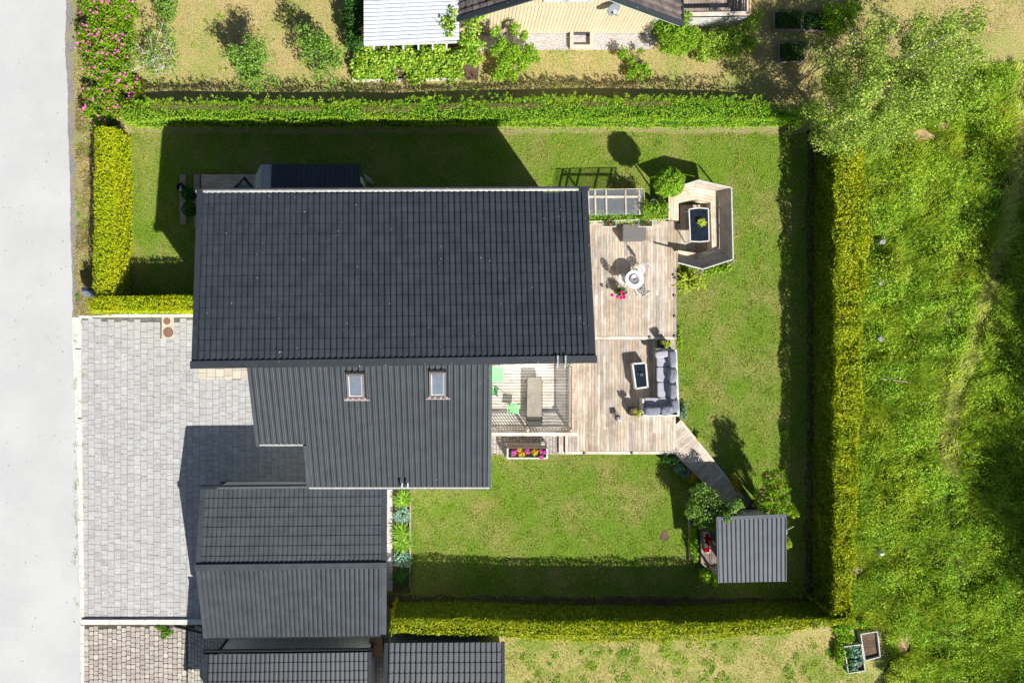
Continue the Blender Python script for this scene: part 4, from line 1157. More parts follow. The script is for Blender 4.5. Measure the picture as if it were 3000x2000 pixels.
# ================================================================ HEXAGONAL BENCH
hx = thing('corner_bench', 'half hexagonal timber bench with leaning back around a glass table', 'bench', (*P(2045, 660)[:2], 0))
ZS, ZR = ZA + .45, ZA + 1.05
mb = MB(); a = P(1958, 765, ZA - .02); b = P(2110, 570, ZA - .02)
mb.boards((a[0] + .5, P(0, 745, ZA)[1], ZA - .004), (a[0] + .5, P(0, 600, ZA)[1], ZA - .004), (b[0], P(0, 600, ZA)[1], ZA - .004), (b[0], P(0, 745, ZA)[1], ZA - .004), .125, .008, .03)
mb.boards((xr + .01, P(0, 790, ZA)[1], ZA - .004), (xr + .01, P(0, 655, ZA)[1], ZA - .004), (a[0] + .49, P(0, 655, ZA)[1], ZA - .004), (a[0] + .49, P(0, 760, ZA)[1], ZA - .004), .125, .008, .03) if a[0] + .49 > xr + .05 else None
build('floor', mb, M['deck'], hx)
o = {k: P(*v, ZS) for k, v in dict(l0=(1958, 646), l1=(1958, 563), t=(2031.7, 547), r1=(2105.5, 561), r2=(2107.6, 728), b=(2044.8, 756), b0=(1986, 745)).items()}
i_ = {k: P(*v, ZS) for k, v in dict(l0=(1989, 646), l1=(1988, 594), t=(2035, 584), r1=(2081.6, 593.7), r2=(2085.9, 730), b=(2044.8, 742), b0=(1986, 733)).items()}
o['r2'] = P(2107.6, 728 + 0, ZS); 
mb = MB()
mb.boards(i_['l0'], i_['l1'], o['l1'], o['l0'], .125, .014, .03)
mb.boards(i_['l1'], i_['t'], o['t'], o['l1'], .125, .014, .03)
mb.boards(i_['t'], i_['r1'], o['r1'], o['t'], .125, .014, .03)
mb.boards(i_['r1'], i_['r2'], o['r2'], o['r1'], .125, .014, .03)
mb.boards(i_['r2'], i_['b'], o['b'], o['r2'], .10, .006, .03)
mb.boards(i_['b'], i_['b0'], o['b0'], o['b'], .10, .006, .03)
build('seat', mb, M['bench'], hx)
mb = MB()
for p0, p1 in (('l0', 'l1'), ('l1', 't'), ('t', 'r1'), ('r1', 'r2'), ('r2', 'b'), ('b', 'b0')):
    q, r_ = i_[p0], i_[p1]
    mb.add([(q[0], q[1], ZA), (r_[0], r_[1], ZA), (r_[0], r_[1], ZS - .04), (q[0], q[1], ZS - .04)], [(0, 1, 2, 3)])
build('front_panel', mb, M['bench'], hx)
rim = {k: P(*v, ZR) for k, v in dict(l1=(1962, 556), t=(2044.7, 528.7), r1=(2142.3, 551), r2=(2147, 760), b=(2058, 789), b0=(1986, 770)).items()}
mb = MB()
up = lambda q: (q[0], q[1], ZS + .02)
for p0, p1 in (('l1', 't'), ('t', 'r1'), ('r1', 'r2'), ('r2', 'b'), ('b', 'b0')):
    mb.boards(up(o[p0]), up(o[p1]), rim[p1], rim[p0], .15, .014, .025)
build('backrest', mb, M['benchgrey'], hx)
mb = MB()
for p0, p1 in (('l1', 't'), ('t', 'r1'), ('r1', 'r2'), ('r2', 'b'), ('b', 'b0')):
    mb.bar((rim[p0][0], rim[p0][1], ZR + .025), (rim[p1][0], rim[p1][1], ZR + .025), .045, .03)
build('top_rail', mb, M['offwhite'], hx)
for fx, fy, dx, dy in ((2146, 553, .12, .05), (2147, 623, .22, 0), (2149, 681, .24, 0), (2150, 762, .2, -.16), (2060, 792, 0, -.12), (2045, 527, 0, .08)):
    q = P(fx, fy, ZR - .05); mb = MB()
    mb.bar((q[0] + dx * .1, q[1] + dy * .1, ZR - .04), (q[0] + dx - .02, q[1] + dy, 0.02), .05, .05)
    build('strut', mb, M['plank'], hx)
# glass table inside it
tb = thing('glass_table', 'rectangular white framed table with dark glass top inside the corner bench', 'table', (*P(2048, 659, ZA)[:2], ZA))
zt = ZA + .66
cs = [P(2018.5, 613, zt), P(2048, 609.5, zt), P(2075, 611.5, zt), P(2077.5, 706, zt), P(2050, 708.5, zt), P(2022.5, 707, zt)]
mb = MB()
for q, r_ in zip(cs, cs[1:] + cs[:1]): mb.bar(q, r_, .045, .03)
build('frame', mb, M['white'], tb)
mb = MB(); mb.slab([(q[0], q[1], q[2] + .012) for q in cs[::-1]], .012); build('table_top', mb, M['darkglass'], tb)
for q in (cs[0], cs[2], cs[3], cs[5]):
    cx = sum(c[0] for c in cs) / 6; cy = sum(c[1] for c in cs) / 6
    mb = MB(); mb.bar((q[0] + (cx - q[0]) * .1, q[1] + (cy - q[1]) * .1, zt - .02), (q[0] + (cx - q[0]) * .03, q[1] + (cy - q[1]) * .03, ZA + .005), .03); build('leg', mb, M['white'], tb)

def spiky(name, p, n, length, mat, parent, width=.22, up=.6):
    """rosette of strap leaves"""
    d = norm(rng.normal(0, 1, (n, 3)) * (1, 1, .35) + (0, 0, up))
    c = np.array(p) + d * length * .5
    nn = norm(np.cross(d, rng.normal(0, 1, (n, 3))) * .3 + (0, 0, 1))
    v = leaf_quads(c, nn, length, width, .12, dirs=d)
    return foliage(name, v, mat, parent)

def pot(name, label, cat, p, r, h, mat, group=None, square=False):
    t = thing(name, label, cat, p, 0, group)
    mb = MB()
    if square:
        w = r
        for sx, sy, lx, ly in ((-1, 0, .03, 2 * w), (1, 0, .03, 2 * w), (0, -1, 2 * w - .06, .03), (0, 1, 2 * w - .06, .03)):
            mb.box((p[0] + sx * (w - .015), p[1] + sy * (w - .015), p[2] + h / 2), (lx, ly, h))
    else:
        mb.lathe(p, [(r * .7, 0), (r, h), (r * 1.04, h), (r * .92, h - .01), (r * .9, h - .06)], 20)
    build('pot', mb, mat, t)
    mb = MB()
    if square: mb.box((p[0], p[1], p[2] + h - .08), (2 * r - .06, 2 * r - .06, .1))
    else: mb.lathe(p, [(0.001, h - .05), (r * .9, h - .05)], 16)
    build('soil', mb, M['soil'], t)
    return t

p = P(2052, 655, zt); t = pot('potted_plant', 'small yellow striped spiky plant in grey pot on glass table', 'potted plant', (p[0], p[1], zt + .014), .045, .09, M['stone'])
spiky('leaves', (p[0] + .03, p[1] + .02, zt + .12), 46, .22, M['l_lime'], t)

# ================================================================ ROUND WHITE TABLE AND THREE CHAIRS
zt = ZA + .62
p = P(1859.4, 819, zt)
rt = thing('round_table', 'round white cast metal table on upper deck', 'table', (p[0], p[1], ZA))
mb = MB(); mb.lathe((p[0], p[1], zt), [(.05, -.02), (.38, -.03), (.395, -.01), (.39, .012), (.36, .004), (.25, .002), (.22, .008), (.0, .008)], 40)
build('table_top', mb, M['white'], rt, smooth=False)
mb = MB(); mb.tube([(p[0], p[1], ZA + .03), (p[0], p[1], zt - .02)], .035, 10); build('pedestal', mb, M['white'], rt)
for k in range(4):
    a = k * math.pi / 2 + .4; mb = MB(); mb.tube([(p[0], p[1], ZA + .2), (p[0] + .15 * math.cos(a), p[1] + .15 * math.sin(a), ZA + .12), (p[0] + .27 * math.cos(a), p[1] + .27 * math.sin(a), ZA + .015)], .016, 6)
    build('leg', mb, M['white'], rt)
bowl = MB(); bowl.lathe((p[0] - .015, p[1] - .01, zt + .01), [(.02, 0), (.12, .012), (.185, .06), (.195, .065), (.18, .055), (.1, .02), (0, .018)], 28)
solo('tray', bowl, m_plain('polished_steel', (.45, .45, .46), .25, .6), 'round grey metal tray in the middle of round white table', 'tray')
cnd = MB(); cnd.lathe((p[0] + .0, p[1] - .0, zt + .035), [(.03, 0), (.03, .07), (.02, .075), (0, .06)], 12)
solo('candle', cnd, m_plain('dark_pink_wax', (.35, .03, .06), .4), 'tiny dark red candle on the metal tray', 'candle')

def lace_disc(mb, c, ex, ey, rx, ry, th, holes=7):
    """openwork plate: rim, hub and rings of small gaps between bars"""
    ex = Vector(ex); ey = Vector(ey); c = Vector(c); nz = ex.cross(ey).normalized()
    def ring(r0, r1, a0=0, a1=2 * math.pi, n=28):
        v = []; f = []
        m = max(3, int(n * (a1 - a0) / 6.28))
        for i in range(m + 1):
            a = a0 + (a1 - a0) * i / m
            for r in (r0, r1):
                q = c + ex * (rx * r * math.cos(a)) + ey * (ry * r * math.sin(a))
                v.append(tuple(q)); v.append(tuple(q + nz * th))
        for i in range(m):
            k = i * 4
            f += [(k, k + 2, k + 6, k + 4), (k + 1, k + 5, k + 7, k + 3), (k + 2, k + 3, k + 7, k + 6), (k, k + 4, k + 5, k + 1)]
        mb.add(v, f)
    ring(.84, 1.0); ring(0.0, .22); ring(.5, .6)
    for k in range(9):
        a = k * 2 * math.pi / 9
        ring(.6, .85, a, a + .38, 40); ring(.22, .5, a + .25, a + .62, 40)
def make_chair():
    t = thing('garden_chair', 'white cast metal chair', 'chair', (0, 0, 0), 0, 'white cast metal chairs round the table')
    mb = MB(); lace_disc(mb, (0, 0, .42), (1, 0, 0), (0, 1, 0), .21, .21, .018); build('seat', mb, M['white'], t, world=False)
    mb = MB(); lace_disc(mb, (.25, 0, .68), (0, 1, 0), (.14, 0, .99), .19, .22, .018); mb.bar((.17, -.12, .42), (.23, -.12, .56), .02); mb.bar((.17, .12, .42), (.23, .12, .56), .02)
    build('backrest', mb, M['white'], t, world=False)
    for sx in (-1, 1):
        for sy in (-1, 1):
            mb = MB(); mb.tube([(sx * .13, sy * .13, .42), (sx * .15, sy * .15, .2), (sx * .21, sy * .2, .0)], .012, 6)
            build('leg', mb, M['white'], t, world=False)
    return t
ch = make_chair()
specs = [((1826, 817), math.pi - .15, 'white cast metal chair, left of the three round the table'), ((1876, 790), math.radians(52), 'white cast metal chair, upper of the three round the table'), ((1876, 846), math.radians(-50), 'white cast metal chair, lower right of the three round the table')]
for k, (pp, a, lab) in enumerate(specs):
    c = ch if k == 0 else copy_tree(ch)
    q = P(*pp, ZA + .42); c.location = (q[0], q[1], ZA); c.rotation_euler = (0, 0, a); c['label'] = lab
    copies = None
# pot of big pink blossoms
def blossoms(parent, pts, r, mat, label=None, n=40):
    out = []
    for (x, y, z) in pts:
        d = norm(rng.normal(0, 1, (n, 3)))
        v = leaf_quads(np.array((x, y, z)) + d * r * .6, d + (0, 0, .4), r * 1.0, .8, .3)
        o_ = foliage('blossom', v, mat, parent)
        out.append(o_)
    return out
q = P(1809, 856, ZA)
t = pot('potted_flowers', 'dark pot of bright pink blossoms standing on upper deck', 'potted flowers', (q[0], q[1], ZA), .13, .3, M['black'])
blossoms(t, [P(1792.5, 864, ZA + .5), P(1809, 869, ZA + .5), P(1820, 872, ZA + .5), P(1827, 864, ZA + .52), P(1821, 855, ZA + .6), P(1829, 871, ZA + .45)], .085, M['hotpink'])
pp = np.array((q[0] + .05, q[1] + .02, ZA + .4)) + norm(rng.normal(0, 1, (420, 3))) * rng.uniform(.05, .28, (420, 1)) * (1, .8, .6)
foliage('leaves', leaf_quads(pp, np.tile([0, 0, 1.], (420, 1)), .07, .6, .6), M['l_dark'], t)
# grey rattan box
a = P(1825, 705, ZA + .5); b = P(1893, 657, ZA + .5)
t = thing('storage_box', 'grey woven storage box with flat lid beside the trellis', 'box', ((a[0] + b[0]) / 2, (a[1] + b[1]) / 2, ZA))
mb = MB(); mb.box(((a[0] + b[0]) / 2 - .02, (a[1] + b[1]) / 2, ZA + .25), (b[0] - a[0] - .06, b[1] - a[1] - .04, .46), 0); build('body', mb, M['rattan'], t)
mb = MB(); mb.soft(((a[0] + b[0]) / 2, (a[1] + b[1]) / 2, ZA + .49), (b[0] - a[0], b[1] - a[1], .07), 0, .12, nu=32); build('lid', mb, M['rattan'], t)

# ================================================================ CANOPY, TRELLIS, FLOWER BOXES
zc = 1.27
cn = thing('canopy', 'see-through plastic lean-to canopy on timber frame behind the climbing plants', 'canopy', (*P(1800, 590)[:2], 0))
A = P(1700, 556, zc); B = P(1886, 553, zc); C = P(1890, 628, zc + .25); D = P(1702, 632, zc + .25)
mb = MB(); mb.slab([A, D, C, B], .008); build('sheet', mb, M['poly'], cn)
for x in (1723, 1743, 1775, 1832, 1872):
    mb = MB(); mb.bar(P(x, 557, zc + .01), P(x + 2, 628, zc + .26), .065, .045); build('rafter', mb, M['railwood'], cn)
mb = MB(); mb.bar(P(1722, 577, zc + .06), P(1877, 577, zc + .06), .08, .05); mb.bar((B[0], B[1], zc + .01), (C[0], C[1], zc + .26), .03); mb.bar((A[0], A[1], zc + .01), (B[0], B[1], zc + .01), .02)
build('frame', mb, M['bench'], cn)
for x, y in ((1724, 560), (1876, 560), (1876, 626), (1724, 626)):
    mb = MB(); q = P(x, y, zc - .08); mb.bar((q[0], q[1], 0), (q[0], q[1], q[2]), .06); build('post', mb, M['plank'], cn)
mb = MB(); a = P(1730, 618, .35); b = P(1870, 580, .35); mb.boards((a[0], a[1], .45), (b[0], a[1], .45), (b[0], b[1], .45), (a[0], b[1], .45), .12, .02); mb.bx(a[0] + .05, b[0] - .05, a[1] + .05, b[1] - .05, 0.01, .4)
solo('potting_bench', mb, M['plank'], 'low grey slatted bench under the see-through canopy', 'bench')
tre = MB()
x = 1722
while x < 1955:
    q = P(x, 648, ZA + .9); tre.bar((q[0], q[1], ZA - .1), (q[0], q[1], ZA + .9), .03, .015, up=(0, 1, 0)); x += 9
q0 = P(1720, 648, ZA + .9); q1 = P(1958, 641, ZA + .9)
for z_ in (ZA + .2, ZA + .55, ZA + .9): tre.bar((q0[0], q0[1] - .02, z_), (q1[0], q1[1], z_), .04, .03)
solo('trellis', tre, M['railwood'], 'timber trellis overgrown with climbers along upper deck edge', 'trellis')
for x0_, x1_, lab in ((1765, 1805, 'white flower box of red geraniums nearest the house roof'), (1871, 1911, 'white flower box of red geraniums above the grey storage box')):
    a = P(x0_, 664, ZA + .9); b = P(x1_, 648, ZA + .9); zf = ZA + .78
    t = thing('flower_box', lab, 'flower box', ((a[0] + b[0]) / 2, (a[1] + b[1]) / 2, zf), 0, 'white flower boxes on the trellis')
    mb = MB(); mb.bx(a[0], b[0], a[1], a[1] + .015, zf, zf + .14); mb.bx(a[0], b[0], b[1] - .015, b[1], zf, zf + .14); mb.bx(a[0], a[0] + .015, a[1] + .015, b[1] - .015, zf, zf + .14); mb.bx(b[0] - .015, b[0], a[1] + .015, b[1] - .015, zf, zf + .14)
    mb.bx(a[0] + .02, b[0] - .02, a[1] + .02, b[1] - .02, zf, zf + .06)
    build('box', mb, M['white'], t)
    cx = (x0_ + x1_) / 2
    blossoms(t, [P(cx - 5, 651, ZA + 1.0), P(cx + 6, 655, ZA + 1.0), P(cx + 4, 661, ZA + .95)] if x0_ < 1800 else [P(cx - 8, 661, ZA + .95), P(cx + 4, 655, ZA + 1.0)], .055, M['red'], n=24)
    pp = np.stack([rng.uniform(a[0] + .05, b[0] - .05, 200), rng.uniform(a[1] + .04, b[1], 200), rng.uniform(zf + .1, zf + .24, 200)], 1)
    foliage('leaves', leaf_quads(pp, np.tile([0, 0, 1.], (200, 1)), .06, .7, .6), M['l_dark'], t)
mb = MB(); q = P(1916, 597, .4); mb.lathe((q[0], q[1], 0), [(.14, 0), (.19, .36), (.2, .4), (.17, .39), (.16, .3), (0, .3)], 20)
solo('bucket', mb, M['black'], 'dark round bucket in the shade between canopy and corner bench', 'bucket')

# ================================================================ SOFA GROUP ON LOWER DECK
sf = thing('corner_sofa', 'white framed corner sofa with lilac grey cushions on lower deck', 'sofa', (*P(1955, 1120, ZB)[:2], ZB))
zs = ZB + .42; za = ZB + .62
mb = MB()
R0 = P(1980, 1024, za); R1 = P(1988, 1214, za)
mb.bar((R0[0], R0[1], ZB + .35), (R1[0], R1[1], ZB + .35), .09, .55)
L0 = P(1886, 1217, za)
mb.bar((L0[0] - .04, L0[1] - .0, ZB + .35), (R1[0] + .04, R1[1] - .04, ZB + .35), .07, .55)
q = P(1930, 1023, za); mb.bar((q[0], q[1], ZB + .33), (R0[0] - .05, R0[1], ZB + .33), .08, .5)
q2 = P(1885, 1168, za); mb.bar((q2[0], q2[1], ZB + .33), (L0[0], L0[1] + .04, ZB + .33), .07, .5)
sb = [P(1927, 1030, zs - .16), P(1972, 1030, zs - .16), P(1980, 1210, zs - .16), P(1934, 1210, zs - .16)]
mb.slab(sb[::-1], .14)
sb = [P(1888, 1168, zs - .16), P(1934, 1168, zs - .16), P(1934, 1212, zs - .16), P(1889, 1212, zs - .16)]
mb.slab(sb[::-1], .14)
build('frame', mb, M['sofaframe'], sf)
def cush(px0, py0, px1, py1, z, th, name='seat_cushion', mat='cushion', rz=0, e=.25, lump=0, rx=0, ry=0, parent=sf):
    a = P(px0, py1, z); b = P(px1, py0, z)
    mb = MB(); mb.soft(((a[0] + b[0]) / 2, (a[1] + b[1]) / 2, z), (b[0] - a[0], b[1] - a[1], th), rz, e, rx, ry, 28, 14, lump)
    return build(name, mb, M[mat], parent, smooth=True)
cush(1923, 1030, 1966, 1073, zs, .14); cush(1923, 1074, 1967, 1118, zs, .14); cush(1925, 1119, 1968, 1162.5, zs, .14)
cush(1929, 1163, 1972, 1207, zs, .14); cush(1886, 1164, 1929.5, 1206, zs, .14)
zp = zs + .2
for (x0_, y0_, x1_, y1_, rz) in ((1957, 1024, 1979, 1076, .07), (1957, 1076, 1981, 1121, -.04), (1958, 1121, 1981, 1168, -.03), (1964, 1166, 1987, 1207, .12)):
    cush(x0_, y0_, x1_, y1_, zp, .42, 'pillow', 'pillow', rz, .6, .05)
for (x0_, y0_, x1_, y1_, rz) in ((1887, 1189, 1934, 1216, .04), (1932, 1187, 1973, 1215, .16)):
    cush(x0_, y0_, x1_, y1_, zp, .40, 'pillow', 'pillow', rz, .6, .05)
o_ = cush(1918, 1027, 1960, 1047, zs + .2, .2, 'cushion', 'cushion', .12, .5, .02, parent=None)
_props(o_, 'pale cushion leaning on the upper arm of the corner sofa', 'cushion')
ct = thing('coffee_table', 'low white framed table with dark glass inset in front of corner sofa', 'table', (*P(1876, 1100, ZB)[:2], ZB))
zt = ZB + .45
cs = [P(1852, 1064, zt), P(1892.5, 1060.5, zt), P(1898.5, 1135, zt), P(1862, 1140, zt)]
mb = MB()
cx = sum(c[0] for c in cs) / 4; cy = sum(c[1] for c in cs) / 4
inn = [(c[0] + (cx - c[0]) * .05, c[1] + (cy - c[1]) * .05, zt) for c in cs]
for q, r_ in zip(inn, inn[1:] + inn[:1]): mb.bar(q, r_, .07, .05)
build('frame', mb, M['sofaframe'], ct)
mb = MB(); mb.slab([(c[0], c[1], zt + .012) for c in [(cc[0] + (cx - cc[0]) * .12, cc[1] + (cy - cc[1]) * .08) for cc in cs]][::-1], .02); build('table_top', mb, M['darkglass'], ct)
mb = MB(); mb.slab([(cc[0] + (cx - cc[0]) * .02, cc[1] + (cy - cc[1]) * .02, zt - .03) for cc in cs][::-1], .35); build('base', mb, M['sofaframe'], ct)
mb = MB(); q = P(1878, 1097, zt); mb.box((q[0], q[1], zt + .06), (.13, .13, .1)); mb.box((q[0] - .1, q[1] + .03, zt + .03), (.12, .1, .03), .5)
solo('candle_holder', mb, m_plain('smoked_glass', (.07, .08, .09), .15), 'small dark glass holder on the low white framed table', 'candle holder')
# square planters with stemmed plants
for (px_, py_, ph, plant, pz, lab) in (((1945), 1007, .42, (1952, 1005), .62, 'black square planter with yellow green plant above the sofa'), ((1858), 1205, .42, (1868, 1206), .66, 'black square planter with yellow green plant left of the sofa')):
    q = P(px_, py_, ZB + .4); t = pot('planter', lab, 'planter', (q[0], q[1], ZB), .165, .42, M['black'], 'black square planters on lower deck', True)
    q2 = P(*plant, ZB + pz); mb = MB(); mb.tube([(q[0], q[1], ZB + .3), (q2[0], q2[1], ZB + pz + .1)], .012, 6); build('stem', mb, M['bark'], t)
    for dx, dy, rr in ((0, 0, .14), (-.12, .02, .09), (.05, -.12, .09)):
        pass
    pts = []
    for dx, dy, rr, nn_ in ((.05, 0, .14, 420), (-.13, .03, .09, 160), (-.02, -.13, .09, 140)):
        a_, n_ = blob_points((q2[0] + dx, q2[1] + dy, q2[2] + .1), rr, nn_, .4, 6, .5); pts.append((a_, n_))
    foliage('leaves', leaf_quads(np.vstack([a for a, b in pts]), np.vstack([b for a, b in pts]), .055, .6, .6), M['l_lime'], t)
    g = MB(); qs = q; 
# small ball lights on thin stems by the planters
for (bx_, by_, lab) in ((1950, 1002, 'thin stemmed round garden light rising from the planter above sofa'), (1860, 1196, 'thin stemmed round garden light rising from the planter left of sofa')):
    pass
# lantern
q = P(1810, 1224, ZB)
t = thing('lantern', 'small grey lantern standing alone on lower deck', 'lantern', (q[0], q[1], ZB))
mb = MB(); 
for sx in (-1, 1):
    for sy in (-1, 1): mb.bar((q[0] + sx * .07, q[1] + sy * .07, ZB), (q[0] + sx * .08, q[1] + sy * .08, ZB + .34), .018)
mb.box((q[0], q[1], ZB + .02), (.18, .18, .03)); build('frame', mb, M['black'], t)
mb = MB(); mb.box((q[0], q[1], ZB + .37), (.24, .22, .06), .1, .8); mb.tube([(q[0], q[1], ZB + .4), (q[0], q[1], ZB + .47)], .03, 8); build('roof', mb, M['galv'], t)
mb = MB(); mb.box((q[0], q[1], ZB + .19), (.13, .13, .28)); build('pane', mb, M['clear'], t)
# deck lights
for (x, y, z, lab) in ((1973, 806, ZA, 'black round deck light nearest the corner bench'), (1975, 866, ZA, 'black round deck light at edge beside the lime shrub'), (1976, 927, ZA, 'black round deck light at right edge midway between shrub and step'),
                       (1976, 985, ZA, 'black round deck light on the step corner by the lawn'), (1903, 988, ZA, 'black round deck light in the middle of the step'),
                       (1712, 1328, ZB, 'black round deck light at left end of bottom deck edge'), (1851, 1327, ZB, 'black round deck light towards the middle of bottom deck edge')):
    q = P(x, y, z); t = thing('deck_light', lab, 'deck light', (q[0], q[1], z), 0, 'black deck lights along the deck edges')
    mb = MB(); mb.lathe((q[0], q[1], z + .003), [(.055, 0), (.058, .035), (.03, .055), (0, .058)], 16); build('housing', mb, M['black'], t)
    mb = MB(); mb.lathe((q[0], q[1], z + .062), [(.03, 0), (.028, .008), (0, .01)], 12); build('cap', mb, M['galv'], t)

# ================================================================ BALCONY FURNITURE
zt = ZC + .66
a = P(1425, 1119, zt); b = P(1475, 1075, zt)
t = thing('folding_table', 'mint green slatted folding table half hidden by the wing roof', 'table', ((a[0] + b[0]) / 2, (a[1] + b[1]) / 2, ZC))
mb = MB(); mb.boards((a[0], a[1], zt), (a[0], b[1], zt), (b[0], b[1], zt), (b[0], a[1], zt), .21, .006, .02); build('table_top', mb, M['green_furn'], t)
for sx, sy, ex, ey in ((.04, .04, -.04, -.1), (-.04, .04, .04, -.1)):
    mb = MB(); mb.bar((b[0] - .08, a[1] + .06, zt - .02) if sx > 0 else (b[0] - .08, b[1] - .06, zt - .02), (b[0] - .12, b[1] + .08, ZC) if sx > 0 else (b[0] - .12, a[1] - .08, ZC), .02); build('leg', mb, M['black'], t)
    mb = MB(); mb.bar((a[0] + .08, a[1] + .06, zt - .02) if sx > 0 else (a[0] + .08, b[1] - .06, zt - .02), (a[0] + .12, b[1] + .08, ZC) if sx > 0 else (a[0] + .12, a[1] - .08, ZC), .02); build('leg', mb, M['black'], t)
def fold_chair(px, py, rz, lab, mat):
    q = P(px, py, ZC + .42)
    t = thing('folding_chair', lab, 'chair', (q[0], q[1], ZC), rz, 'green folding chairs on the balcony')
    mb = MB(); mb.boards((-.2, -.19, .43), (.2, -.19, .43), (.2, .19, .43), (-.2, .19, .43), .125, .006, .018); build('seat', mb, M[mat], t, world=False)
    mb = MB()
    for k in range(5):
        y0_, y1_ = -.19 + k * .076, -.19 + (k + 1) * .076
        c0, c1 = .03 - .5 * y0_ ** 2 * 1.6, .03 - .5 * y1_ ** 2 * 1.6
        mb.add([(-.25 - c0, y0_, .64), (-.25 - c1, y1_, .64), (-.29 - c1, y1_, .80), (-.29 - c0, y0_, .80), (-.235 - c0, y0_, .64), (-.235 - c1, y1_, .64), (-.275 - c1, y1_, .80), (-.275 - c0, y0_, .80)],
               [(3, 2, 1, 0), (4, 5, 6, 7), (0, 1, 5, 4), (2, 3, 7, 6), (1, 2, 6, 5), (3, 0, 4, 7)])
    build('backrest', mb, M[mat], t, world=False)
    for sy in (-1, 1):
        mb = MB(); mb.bar((-.27, sy * .17, .8), (.24, sy * .17, 0), .016); build('leg', mb, M['black'], t, world=False)
        mb = MB(); mb.bar((.16, sy * .15, .42), (-.24, sy * .15, 0), .016); build('leg', mb, M['black'], t, world=False)
    return t
fold_chair(1507, 1197, -.12, 'mint green folding chair standing free beside the sun lounger', 'green_furn')
fold_chair(1432, 1145, math.pi + .35, 'vivid green folding chair half hidden by wing roof edge', 'green_dark')
zt = ZC + .6
a = P(1420, 1219, zt); b = P(1441, 1158, zt)
t = thing('side_table', 'narrow white table top peeking out beside the wing roof', 'table', ((a[0] + b[0]) / 2, (a[1] + b[1]) / 2, ZC))
mb = MB(); mb.bx(a[0] - .2, b[0], a[1], b[1], zt - .03, zt); build('table_top', mb, M['white'], t)
for sx in (a[0] - .15, b[0] - .05):
    for sy in (a[1] + .06, b[1] - .06):
        mb = MB(); mb.bar((sx, sy, ZC), (sx, sy, zt - .03), .03); build('leg', mb, M['white'], t)
q = P(1436, 1200, zt)
t = pot('potted_plant', 'small red potted flower on narrow white table', 'potted plant', (q[0], q[1], zt), .05, .09, M['terracotta'])
blossoms(t, [P(1436, 1197, zt + .15), P(1435, 1206, zt + .13)], .045, M['red'], n=20)
# sun lounger
sl = thing('sun_lounger', 'long taupe textile sun lounger with black frame on balcony', 'sun lounger', (*P(1565, 1170, ZC)[:2], ZC))
zl = ZC + .33
w0, w1 = P(1543, 0, zl)[0], P(1588, 0, zl)[0]
y0_, y1_ = P(0, 1240, zl)[1], P(0, 1103, zl)[1]
mb = MB()
mb.slab([(w0 + .05, y1_ - .02, zl + .05), (w1 - .05, y1_ - .02, zl + .05), (w1, y1_ - .18, zl + .01), (w1, y0_ + .15, zl), (w0, y0_ + .15, zl), (w0, y1_ - .18, zl + .01)][::-1], .012)
build('mattress', mb, M['lounger'], sl)
mb = MB(); mb.slab([(w0 + .02, y0_ + .15, zl + .03), (w1 - .02, y0_ + .15, zl + .03), (w1 - .02, y0_ - .08, zl + .03), (w0 + .02, y0_ - .08, zl + .03)], .02); build('foot_cover', mb, M['rattan'], sl)
mb = MB()
for xx in (w0, w1): mb.tube([(xx, y0_ - .08, zl), (xx, y1_ - .18, zl), (xx + (.05 if xx == w0 else -.05), y1_, zl + .04)], .014, 6)
mb.tube([(w0 + .05, y1_, zl + .04), (w1 - .05, y1_, zl + .04)], .014, 6); mb.tube([(w0, y0_ - .08, zl), (w1, y0_ - .08, zl)], .014, 6)
build('frame', mb, M['black'], sl)
for yy in (y0_ + .1, (y0_ + y1_) / 2 + .05, y1_ - .15):
    mb = MB(); mb.tube([(w0 - .03, yy - .06, zl), (w0 - .02, yy, ZC + .01), (w1 + .02, yy, ZC + .01), (w1 + .03, yy - .06, zl)], .012, 6); build('leg', mb, M['black'], sl)
# planter bench with flowers below the balcony
pb = thing('planter_bench', 'weathered white timber planter with shelf, filled with pink and yellow flowers', 'planter', (*P(1545, 1325)[:2], 0))
zp = .62
a = P(1487, 1343, zp); b = P(1603, 1312, zp); s0 = P(1483, 1312, zp + .1)
mb = MB(); mb.boards((a[0] - .03, b[1] + .0, zp + .08), (b[0] + .02, b[1] + .0, zp + .08), (b[0] - .03, b[1] + .17, zp + .08), (a[0] - .04, b[1] + .17, zp + .08), .085, .006, .03); build('shelf', mb, M['darkwood'], pb)
mb = MB(); 
for (q, r_) in (((a[0], a[1]), (b[0], a[1])), ((a[0], b[1]), (b[0], b[1]))): mb.bar((q[0], q[1] + .02, zp), (r_[0], r_[1] + .02, zp), .06, .05)
for xx in (a[0], b[0]): mb.bar((xx, a[1] + .05, zp), (xx, b[1] - .01, zp), .07, .05)
for xx in (a[0], b[0]):
    for yy in (a[1] + .02, b[1] + .1): mb.bar((xx, yy, 0), (xx, yy, zp - .025), .08)
for z_ in (.2, .34, .48): mb.bar((a[0], a[1] + .0, z_), (b[0], a[1] + .0, z_), .02, .12)
mb.bar((a[0], b[1] + .12, .35), (b[0], b[1] + .12, .35), .02, .5)
build('frame', mb, M['offwhite'], pb)
mb = MB(); mb.bx(a[0] + .04, b[0] - .04, a[1] + .05, b[1] - .02, .1, zp - .12); build('soil', mb, M['soil'], pb)
